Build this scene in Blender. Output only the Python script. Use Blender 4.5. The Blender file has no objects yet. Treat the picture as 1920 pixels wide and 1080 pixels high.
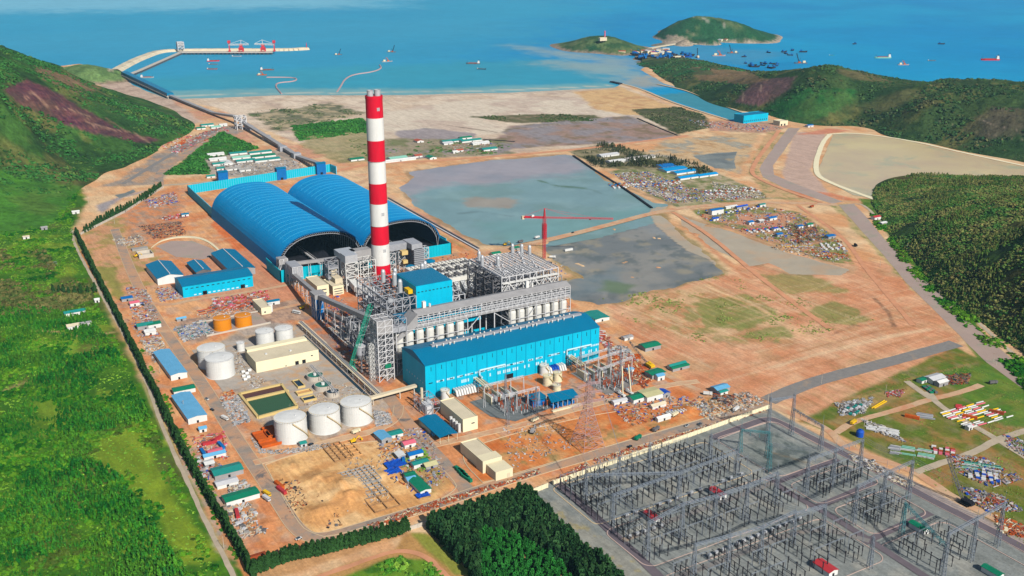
import bpy, math, random
import numpy as np
from mathutils import Vector, Matrix
from mathutils.geometry import tessellate_polygon
R = math.radians
sc = bpy.context.scene
COL = sc.collection

# ---------------------------------------------------------------- camera, sky, sun, exposure
FPX, HPX, CZ = 1950.0, 680.0, 400.0          # focal length and horizon offset in pixels of a 1920 wide picture, height
TH = math.atan2(HPX, FPX); CT, ST = math.cos(TH), math.sin(TH)
RB = math.atan2(HPX * ST + FPX * CT, 3540.0)  # the plant's grid is the world's x/y grid
CB, SB = math.cos(RB), math.sin(RB)
def _raw(px, py, z=0.0):
    u, v = px - 960.0, 540.0 - py
    d = (u, FPX * CT + v * ST, -FPX * ST + v * CT); t = (CZ - z) / -d[2]
    return d[0] * t, d[1] * t
OX, OY = _raw(716, 528)
def P(px, py, z=0.0):                         # photo measurement -> metres in the plant's grid, chimney at the origin
    x, y = _raw(px, py, z); x -= OX; y -= OY
    return (x * CB + y * SB, -x * SB + y * CB)
CAMX, CAMY = (-OX * CB - OY * SB, OX * SB - OY * CB)
cam = bpy.data.cameras.new('camera'); cam.sensor_width = 36.0; cam.lens = 36.0 * FPX / 1920.0
cam.clip_start = 1.0; cam.clip_end = 60000.0
camo = bpy.data.objects.new('camera', cam); COL.objects.link(camo)
camo.location = (CAMX, CAMY, CZ); camo.rotation_euler = (R(90) - TH, 0, -RB); sc.camera = camo
SUN_EL, SUN_AZ = R(36.0), R(4.0)              # azimuth: turned from -y towards +x
sdir = Vector((math.sin(SUN_AZ) * math.cos(SUN_EL), -math.cos(SUN_AZ) * math.cos(SUN_EL), math.sin(SUN_EL)))
w = bpy.data.worlds.new('World'); sc.world = w; w.use_nodes = True
nt = w.node_tree; bg = nt.nodes['Background']; sky = nt.nodes.new('ShaderNodeTexSky')
sky.sky_type = 'NISHITA'; sky.sun_disc = False; sky.sun_elevation = SUN_EL
sky.sun_rotation = math.atan2(sdir.x, sdir.y); sky.air_density = 1.0; sky.dust_density = 0.6; sky.ozone_density = 1.2
nt.links.new(sky.outputs[0], bg.inputs[0]); bg.inputs[1].default_value = 0.068
sl = bpy.data.lights.new('sun', 'SUN'); sl.energy = 5.0; sl.angle = R(0.5); sl.color = (1.0, 0.95, 0.87)
so = bpy.data.objects.new('sun', sl); COL.objects.link(so); so.rotation_euler = sdir.to_track_quat('Z', 'Y').to_euler()
sc.view_settings.view_transform = 'Standard'; sc.view_settings.look = 'None'
sc.view_settings.gamma = 1.0; sc.view_settings.exposure = 0.64
sc.cycles.max_bounces = 4; sc.cycles.diffuse_bounces = 2; sc.cycles.glossy_bounces = 2; sc.cycles.volume_bounces = 0
sc.cycles.transparent_max_bounces = 4; sc.cycles.use_denoising = True

# ---------------------------------------------------------------- helpers
KC = 0.56
def C(r, g, b, k=None):                       # a colour read off the sunlit photograph -> base colour
    f = lambda c: (c / 255 / 12.92) if c / 255 <= .04045 else ((c / 255 + .055) / 1.055) ** 2.4
    k = KC if k is None else k
    return (f(r) * k, f(g) * k, f(b) * k)
MATS = {}
def mat(key, rgb=None, rough=.75, metal=0.0, ns=0.0, na=0.0, bump=0.0, bs=1.0, corr=0.0, corrdir='X', streak=0.0, spec=.12, rgb2=None, s2=.05, t2=.5, w2=.12, rgb3=None, s3=.02, t3=.6):
    if key in MATS: return MATS[key]
    m = bpy.data.materials.new(key); m.use_nodes = True; t = m.node_tree; N, Lk = t.nodes, t.links
    b = N['Principled BSDF']; b.inputs['Roughness'].default_value = rough; b.inputs['Metallic'].default_value = metal
    b.inputs['Specular IOR Level'].default_value = spec
    b.inputs['Base Color'].default_value = (*rgb, 1)
    m.diffuse_color = (*rgb, 1)
    geo = N.new('ShaderNodeNewGeometry'); cur = None
    if na > 0:
        n = N.new('ShaderNodeTexNoise'); n.inputs['Scale'].default_value = ns; n.inputs['Detail'].default_value = 5
        n.inputs['Roughness'].default_value = .65
        mp = N.new('ShaderNodeMapping'); mp.inputs['Scale'].default_value = (1, 1, .25 if streak else 1)
        Lk.new(geo.outputs['Position'], mp.inputs[0]); Lk.new(mp.outputs[0], n.inputs['Vector'])
        r = N.new('ShaderNodeMapRange'); r.inputs['From Min'].default_value = .25; r.inputs['From Max'].default_value = .75
        r.inputs['To Min'].default_value = 1 - na; r.inputs['To Max'].default_value = 1 + na
        Lk.new(n.outputs['Fac'], r.inputs['Value'])
        x = N.new('ShaderNodeMix'); x.data_type = 'RGBA'; x.blend_type = 'MULTIPLY'; x.inputs[0].default_value = 1
        x.inputs[6].default_value = (*rgb, 1); Lk.new(r.outputs[0], x.inputs[7]); Lk.new(x.outputs[2], b.inputs['Base Color'])
    for (c2, s_, t_, w_) in ((rgb2, s2, t2, w2), (rgb3, s3, t3, .08)):
        if c2 is None: continue
        n3 = N.new('ShaderNodeTexNoise'); n3.inputs['Scale'].default_value = s_; n3.inputs['Detail'].default_value = 8; n3.inputs['Roughness'].default_value = .68; n3.inputs['Distortion'].default_value = .6
        Lk.new(geo.outputs['Position'], n3.inputs['Vector']); r3 = N.new('ShaderNodeMapRange'); r3.inputs['From Min'].default_value = t_-w_/2; r3.inputs['From Max'].default_value = t_+w_/2
        Lk.new(n3.outputs['Fac'], r3.inputs['Value']); x3 = N.new('ShaderNodeMix'); x3.data_type = 'RGBA'; Lk.new(r3.outputs[0], x3.inputs[0])
        if b.inputs['Base Color'].is_linked: Lk.new(b.inputs['Base Color'].links[0].from_socket, x3.inputs[6])
        else: x3.inputs[6].default_value = (*rgb, 1)
        x3.inputs[7].default_value = (*c2, 1); Lk.new(x3.outputs[2], b.inputs['Base Color'])
    h = None
    if corr > 0:
        wv = N.new('ShaderNodeTexWave'); wv.bands_direction = corrdir; wv.inputs['Scale'].default_value = corr
        Lk.new(geo.outputs['Position'], wv.inputs['Vector']); h = wv.outputs['Fac']
        bp = N.new('ShaderNodeBump'); bp.inputs['Strength'].default_value = .35; bp.inputs['Distance'].default_value = .2
        Lk.new(h, bp.inputs['Height']); Lk.new(bp.outputs[0], b.inputs['Normal'])
    elif bump > 0:
        n2 = N.new('ShaderNodeTexNoise'); n2.inputs['Scale'].default_value = bs; n2.inputs['Detail'].default_value = 6
        Lk.new(geo.outputs['Position'], n2.inputs['Vector'])
        bp = N.new('ShaderNodeBump'); bp.inputs['Strength'].default_value = 1; bp.inputs['Distance'].default_value = bump
        Lk.new(n2.outputs['Fac'], bp.inputs['Height']); Lk.new(bp.outputs[0], b.inputs['Normal'])
    MATS[key] = m; return m

def V3(*a): return np.array(a, float)
class MB:
    def __init__(s): s.v = []; s.f = []; s.m = []; s.ms = []; s.cur = 0
    def use(s, m):
        if m not in s.ms: s.ms.append(m)
        s.cur = s.ms.index(m); return s
    def add(s, vs, fs):
        k = len(s.v); s.v += [tuple(map(float, p)) for p in vs]; s.f += [tuple(i + k for i in f) for f in fs]; s.m += [s.cur] * len(fs); return s
    def box(s, x0, x1, y0, y1, z0, z1):
        return s.add([(x0,y0,z0),(x1,y0,z0),(x1,y1,z0),(x0,y1,z0),(x0,y0,z1),(x1,y0,z1),(x1,y1,z1),(x0,y1,z1)],
                     [(0,3,2,1),(4,5,6,7),(0,1,5,4),(1,2,6,5),(2,3,7,6),(3,0,4,7)])
    def cbox(s, cx, cy, cz, sx, sy, sz, rz=0.0):
        c, q = math.cos(rz), math.sin(rz); vs = []
        for dz in (-sz/2, sz/2):
            for dx, dy in ((-sx/2,-sy/2),(sx/2,-sy/2),(sx/2,sy/2),(-sx/2,sy/2)):
                vs.append((cx + dx*c - dy*q, cy + dx*q + dy*c, cz + dz))
        return s.add(vs, [(0,3,2,1),(4,5,6,7),(0,1,5,4),(1,2,6,5),(2,3,7,6),(3,0,4,7)])
    def beam(s, a, b, w=.4, h=None):
        a, b = V3(*a), V3(*b); d = b - a; n = np.linalg.norm(d)
        if n < 1e-6: return s
        d /= n; up = V3(0,0,1) if abs(d[2]) < .95 else V3(1,0,0)
        x = np.cross(d, up); x /= np.linalg.norm(x); y = np.cross(x, d); h = h or w
        vs = [p + x*i*w/2 + y*j*h/2 for p in (a, b) for i, j in ((-1,-1),(1,-1),(1,1),(-1,1))]
        return s.add(vs, [(0,1,2,3),(7,6,5,4),(0,4,5,1),(1,5,6,2),(2,6,7,3),(3,7,4,0)])
    def tube(s, a, b, r, r2=None, n=8, cap=True):
        a, b = V3(*a), V3(*b); r2 = r if r2 is None else r2; d = b - a; d /= max(np.linalg.norm(d), 1e-6)
        up = V3(0,0,1) if abs(d[2]) < .95 else V3(1,0,0); x = np.cross(d, up); x /= np.linalg.norm(x); y = np.cross(d, x)
        vs = [p + rr*(x*math.cos(2*math.pi*i/n) + y*math.sin(2*math.pi*i/n)) for p, rr in ((a, r),(b, r2)) for i in range(n)]
        fs = [(i, (i+1)%n, n+(i+1)%n, n+i) for i in range(n)]
        if cap: fs += [tuple(range(n-1,-1,-1)), tuple(range(n, 2*n))]
        return s.add(vs, fs)
    def lathe(s, cx, cy, prof, n=24):           # prof: (radius, z) from the bottom up
        vs = [(cx + r*math.cos(2*math.pi*i/n), cy + r*math.sin(2*math.pi*i/n), z) for r, z in prof for i in range(n)]
        fs = [(k*n+i, k*n+(i+1)%n, (k+1)*n+(i+1)%n, (k+1)*n+i) for k in range(len(prof)-1) for i in range(n)]
        fs.append(tuple(range(len(prof)*n - n, len(prof)*n))); return s.add(vs, fs)
    def prism(s, poly, z0, z1):
        n = len(poly); a = sum(poly[i][0]*poly[(i+1)%n][1] - poly[(i+1)%n][0]*poly[i][1] for i in range(n))
        if a < 0: poly = poly[::-1]
        vs = [(x,y,z0) for x,y in poly] + [(x,y,z1) for x,y in poly]
        return s.add(vs, [tuple(range(n-1,-1,-1)), tuple(range(n,2*n))] + [(i,(i+1)%n,n+(i+1)%n,n+i) for i in range(n)])
    def extx(s, prof, x0, x1):                  # prof: (y,z) outline, extruded along x
        n = len(prof); return s.add([(x0,y,z) for y,z in prof] + [(x1,y,z) for y,z in prof],
            [tuple(range(n)), tuple(range(2*n-1,n-1,-1))] + [(i,n+i,n+(i+1)%n,(i+1)%n) for i in range(n)])
    def exty(s, prof, y0, y1):
        n = len(prof); return s.add([(x,y0,z) for x,z in prof] + [(x,y1,z) for x,z in prof],
            [tuple(range(n)), tuple(range(2*n-1,n-1,-1))] + [(i,n+i,n+(i+1)%n,(i+1)%n) for i in range(n)])
    def gable(s, x0, x1, y0, y1, z0, z1, t=.35, along='x', o=.5):   # a pitched roof slab
        if along == 'x':
            m = (y0+y1)/2; return s.extx([(y0-o,z0),(m,z1),(y1+o,z0),(y1+o,z0+t),(m,z1+t),(y0-o,z0+t)], x0-o, x1+o)
        m = (x0+x1)/2; return s.exty([(x0-o,z0),(m,z1),(x1+o,z0),(x1+o,z0+t),(m,z1+t),(x0-o,z0+t)], y0-o, y1+o)
    def truss(s, a, b, wd, hh, n, t=.25):       # box girder between two points, top chord at a,b
        a, b = V3(*a), V3(*b); d = (b-a); L = np.linalg.norm(d); d /= L; x = np.cross(d, V3(0,0,1)); x /= np.linalg.norm(x); z = V3(0,0,1)
        c = [x*wd/2, -x*wd/2, x*wd/2 - z*hh, -x*wd/2 - z*hh]
        for q in c: s.beam(a+q, b+q, t)
        for i in range(n):
            p0, p1 = a + d*L*i/n, a + d*L*(i+1)/n
            for k, l in ((0,2),(1,3)):
                s.beam(p0+c[k], p1+c[l], t*.7) if i % 2 else s.beam(p0+c[l], p1+c[k], t*.7)
            s.beam(p0+c[0], p1+c[1], t*.7)
        return s
    def mast(s, x, y, z0, z1, w0, w1, n, t=.3):  # four-legged lattice tower
        def cr(k): f = k/n; z = z0+(z1-z0)*f; q = (w0+(w1-w0)*f)/2; return [(x-q,y-q,z),(x+q,y-q,z),(x+q,y+q,z),(x-q,y+q,z)]
        for i in range(4): s.beam(cr(0)[i], cr(n)[i], t)
        for k in range(n):
            A, B = cr(k), cr(k+1)
            for i in range(4):
                j = (i+1)%4; s.beam(A[i], B[j], t*.65); s.beam(A[j], B[i], t*.65) if w0 > 3 else None
                s.beam(B[i], B[j], t*.65)
        return s
    def frame(s, xs, ys, zs, t=.6, br=.35, rnd=None, brp=.5):    # steel building frame
        for x in xs:
            for y in ys: s.beam((x,y,zs[0]),(x,y,zs[-1]), t)
        for z in zs[1:]:
            for x in xs: s.beam((x,ys[0],z),(x,ys[-1],z), t*.7)
            for y in ys: s.beam((xs[0],y,z),(xs[-1],y,z), t*.7)
        rnd = rnd or random
        for k in range(len(zs)-1):
            for i in range(len(xs)-1):
                for y in (ys[0], ys[-1]):
                    if rnd.random() < brp: s.beam((xs[i],y,zs[k]),(xs[i+1],y,zs[k+1]), br)
            for j in range(len(ys)-1):
                for x in (xs[0], xs[-1]):
                    if rnd.random() < brp: s.beam((x,ys[j],zs[k]),(x,ys[j+1],zs[k+1]), br)
        return s
    def mesh(s, name, m=None, off=(0,0,0), smooth=False):
        me = bpy.data.meshes.new(name)
        me.from_pydata([(a-off[0], b-off[1], c-off[2]) for a,b,c in s.v], [], s.f)
        if s.ms:
            for q in s.ms: me.materials.append(MATS[q] if isinstance(q, str) else q)
            me.polygons.foreach_set('material_index', s.m)
        elif m: me.materials.append(MATS[m] if isinstance(m, str) else m)
        if smooth: me.polygons.foreach_set('use_smooth', [True]*len(me.polygons))
        me.update(); return me
def tag(o, label=None, cat=None, group=None, kind=None):
    if label: o['label'] = label
    if cat: o['category'] = cat
    if group: o['group'] = group
    if kind: o['kind'] = kind
    return o
def T(name, label, cat, x=0, y=0, z=0, group=None, rz=0):
    o = bpy.data.objects.new(name, None); COL.objects.link(o); o.location = (x, y, z); o.rotation_euler = (0,0,rz)
    o.empty_display_size = 1; return tag(o, label, cat, group)
def part(root, name, mb, m=None, smooth=False, local=False):
    r = root
    off = (0,0,0)
    if not local:
        q = Vector((0,0,0))
        while r is not None: q += r.location; r = r.parent
        off = tuple(q)
    o = bpy.data.objects.new(name, mb.mesh(name, m, off, smooth)); COL.objects.link(o); o.parent = root; return o
def solo(name, mb, m, label=None, cat=None, group=None, kind=None, smooth=False, off=(0,0,0)):
    o = bpy.data.objects.new(name, mb.mesh(name, m, off, smooth)); COL.objects.link(o); o.location = off
    return tag(o, label, cat, group, kind)
def dup(root, x, y, z=0, rz=0, s=1.0, label=None, group=None, mats=None):
    r = root.copy(); COL.objects.link(r); r.location = (x,y,z); r.rotation_euler = (0,0,rz); r.scale = (s,s,s) if not isinstance(s, tuple) else s
    if label: r['label'] = label
    if group: r['group'] = group
    def rec(a, b):
        for ch in [c for c in a.children]:
            c = ch.copy(); COL.objects.link(c); c.parent = b
            if mats and ch.name.split('.')[0] in mats:
                c.data = ch.data.copy(); c.data.materials[0] = MATS[mats[ch.name.split('.')[0]]]
            rec(ch, c)
    if root.type == 'MESH' and mats and 'self' in mats:
        r.data = root.data.copy(); r.data.materials[0] = MATS[mats['self']]
    rec(root, r); return r

# value noise
def vnoise(X, Y, s, seed=0):
    x = np.asarray(X)/s + seed*17.31; y = np.asarray(Y)/s - seed*9.77
    xi, yi = np.floor(x).astype(np.int64), np.floor(y).astype(np.int64); fx, fy = x-xi, y-yi
    fx = fx*fx*(3-2*fx); fy = fy*fy*(3-2*fy)
    def h(a, b):
        n = (a*374761393 + b*668265263 + seed*1442695) & 0xffffffff; n = ((n ^ (n >> 13))*1274126177) & 0xffffffff
        return ((n ^ (n >> 16)) & 0xffff)/65535.0
    return (h(xi,yi)*(1-fx)+h(xi+1,yi)*fx)*(1-fy) + (h(xi,yi+1)*(1-fx)+h(xi+1,yi+1)*fx)*fy
def fbm(X, Y, s, seed=0, o=4):
    r = 0; a = 1; t = 0
    for i in range(o): r = r + a*vnoise(X, Y, s/2**i, seed+i*5); t += a; a *= .55
    return r/t
def sdist(poly, X, Y):
    d = np.full(X.shape, 1e18); ins = np.zeros(X.shape, bool); n = len(poly)
    for i in range(n):
        ax, ay = poly[i]; bx, by = poly[(i+1)%n]; ex, ey = bx-ax, by-ay
        t = np.clip(((X-ax)*ex + (Y-ay)*ey)/(ex*ex+ey*ey+1e-9), 0, 1)
        d = np.minimum(d, (X-ax-t*ex)**2 + (Y-ay-t*ey)**2)
        if abs(ey) > 1e-9:
            c = ((ay > Y) != (by > Y)) & (X < ex*(Y-ay)/ey + ax); ins ^= c
    return np.where(ins, -np.sqrt(d), np.sqrt(d))
def lindist(line, X, Y):
    d = np.full(X.shape, 1e18)
    for (ax, ay), (bx, by) in zip(line[:-1], line[1:]):
        ex, ey = bx-ax, by-ay; t = np.clip(((X-ax)*ex + (Y-ay)*ey)/(ex*ex+ey*ey+1e-9), 0, 1)
        d = np.minimum(d, (X-ax-t*ex)**2 + (Y-ay-t*ey)**2)
    return np.sqrt(d)
PP = lambda pts: [P(*p) for p in pts]
def project(x, y, z):
    X = x*CB - y*SB + OX; Y = x*SB + y*CB + OY; dz = z - CZ
    f = Y*CT - dz*ST; up = Y*ST + dz*CT
    return 960 + FPX*X/f, 540 - FPX*up/f
# ================================================================ SETTING: ground, sea, hills
def vcol_mat(key, rough=.95, n1=(.35,.2), n2=(.06,.14), bump=.25, bs=.6, spec=.05, tracks=0.0):
    m = bpy.data.materials.new(key); m.use_nodes = True; t = m.node_tree; N, Lk = t.nodes, t.links; b = N['Principled BSDF']
    b.inputs['Roughness'].default_value = rough; b.inputs['Specular IOR Level'].default_value = spec
    at = N.new('ShaderNodeAttribute'); at.attribute_name = 'Col'; geo = N.new('ShaderNodeNewGeometry'); cur = at.outputs['Color']
    def mul(cur, fac, a, lo=.3, hi=.7):
        r = N.new('ShaderNodeMapRange'); r.inputs['From Min'].default_value = lo; r.inputs['From Max'].default_value = hi
        r.inputs['To Min'].default_value = 1-a; r.inputs['To Max'].default_value = 1+a; Lk.new(fac, r.inputs['Value'])
        x = N.new('ShaderNodeMix'); x.data_type = 'RGBA'; x.blend_type = 'MULTIPLY'; x.inputs[0].default_value = 1
        Lk.new(cur, x.inputs[6]); Lk.new(r.outputs[0], x.inputs[7]); return x.outputs[2]
    for s, a in (n1, n2):
        n = N.new('ShaderNodeTexNoise'); n.inputs['Scale'].default_value = s; n.inputs['Detail'].default_value = 6; n.inputs['Roughness'].default_value = .7
        Lk.new(geo.outputs['Position'], n.inputs['Vector']); cur = mul(cur, n.outputs['Fac'], a)
    if tracks:
        mp = N.new('ShaderNodeMapping'); mp.inputs['Rotation'].default_value = (0,0,.5); mp.inputs['Scale'].default_value = (1,.12,1)
        Lk.new(geo.outputs['Position'], mp.inputs[0]); n = N.new('ShaderNodeTexNoise'); n.inputs['Scale'].default_value = .16
        n.inputs['Detail'].default_value = 8; n.inputs['Roughness'].default_value = .75; n.inputs['Distortion'].default_value = 1.2
        Lk.new(mp.outputs[0], n.inputs['Vector']); cur = mul(cur, n.outputs['Fac'], tracks)
    Lk.new(cur, b.inputs['Base Color'])
    n2_ = N.new('ShaderNodeTexNoise'); n2_.inputs['Scale'].default_value = bs; n2_.inputs['Detail'].default_value = 6
    Lk.new(geo.outputs['Position'], n2_.inputs['Vector']); bp = N.new('ShaderNodeBump'); bp.inputs['Distance'].default_value = bump
    Lk.new(n2_.outputs['Fac'], bp.inputs['Height']); Lk.new(bp.outputs[0], b.inputs['Normal']); MATS[key] = m; return m
vcol_mat('ground_soil', tracks=.24); vcol_mat('hill_scrub', n1=(.12,.4), n2=(.02,.2), bump=3.0, bs=.12)
vcol_mat('foliage', n1=(.5,.2), n2=(.03,.2), bump=.1)

def polar_grid(r0, r1, nr, a0, a1, na):
    """sheet round the point under the camera, finer near it"""
    r = r0*(r1/r0)**np.linspace(0, 1, nr); a = np.linspace(R(a0), R(a1), na) + RB*0
    Rr, A = np.meshgrid(r, a, indexing='ij'); x = Rr*np.sin(A + RB) + CAMX; y = Rr*np.cos(A + RB) + CAMY
    idx = np.arange(nr*na).reshape(nr, na)
    q = np.stack([idx[:-1,:-1], idx[:-1,1:], idx[1:,1:], idx[1:,:-1]], -1).reshape(-1, 4)[:, ::-1]
    return x.ravel(), y.ravel(), q
def grid_obj(name, X, Y, Z, quads, col, m, smooth=True):
    me = bpy.data.meshes.new(name); n = len(X); co = np.stack([X, Y, Z], -1).astype(np.float32)
    k = quads.shape[1]
    me.vertices.add(n); me.vertices.foreach_set('co', co.ravel()); me.loops.add(quads.size); me.loops.foreach_set('vertex_index', quads.ravel().astype(np.int32))
    me.polygons.add(len(quads)); me.polygons.foreach_set('loop_start', np.arange(0, quads.size, k, dtype=np.int32))
    me.polygons.foreach_set('use_smooth', np.full(len(quads), smooth)); me.update(calc_edges=True); me.validate()
    if col is not None:
        a = me.color_attributes.new('Col', 'FLOAT_COLOR', 'POINT'); c4 = np.ones((n, 4), np.float32); c4[:, :3] = col; a.data.foreach_set('color', c4.ravel())
    me.materials.append(MATS[m]); o = bpy.data.objects.new(name, me); COL.objects.link(o); return o
def smooth01(x): x = np.clip(x, 0, 1); return x*x*(3-2*x)
def paint(X, Y, base, layers, seed=1, bm=None):
    c = np.tile(np.array(C(*base)), (len(X), 1)); wn = [fbm(X, Y, s, seed+7)-.5 for s in (70, 16)]
    def mott(c, w, mm):
        for (mc, s, thr, soft, k, sd) in mm:
            f = smooth01((fbm(X, Y, s, sd) - thr)/soft + .5)*k*w; c = c*(1-f[:,None]) + np.array(C(*mc))*f[:,None]
        return c
    if bm: c = mott(c, 1.0, bm)
    for L in layers:
        pts, rgb, fe, wa, op = L[:5]; mm = L[5] if len(L) > 5 else None
        q = np.array(PP(pts)); mg = fe + 3*wa + 12; bx = (X > q[:,0].min()-mg) & (X < q[:,0].max()+mg) & (Y > q[:,1].min()-mg) & (Y < q[:,1].max()+mg)
        if not bx.any(): continue
        d = np.full(X.shape, 1e6)
        if isinstance(rgb, tuple) and len(rgb) == 4: d[bx] = lindist(PP(pts), X[bx], Y[bx]) - rgb[3]; rgb = rgb[:3]
        else: d[bx] = sdist(PP(pts), X[bx], Y[bx])
        w_ = smooth01(.5 - (d + wa*(wn[0]*1.6 + wn[1]*1.5))/fe)*op
        if w_.max() <= 0: continue
        t = mott(np.tile(np.array(C(*rgb)), (len(X), 1)), 1.0, mm) if mm else np.array(C(*rgb))
        c = c*(1-w_[:,None]) + t*w_[:,None]
    return c
G_M = [((58,108,30),45,.5,.16,.85,31),((140,160,48),28,.6,.14,.75,33),((70,112,34),9,.5,.2,.6,35),((105,100,55),70,.66,.1,.6,37)]
D_M = [((240,208,164),50,.52,.3,.8,41),((222,156,104),34,.62,.22,.6,43),((202,172,132),16,.62,.2,.5,45)]
Y_M = [((172,126,76),26,.54,.16,.8,51),((82,120,36),34,.56,.16,.8,53),((150,140,96),10,.6,.2,.6,55)]
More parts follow.
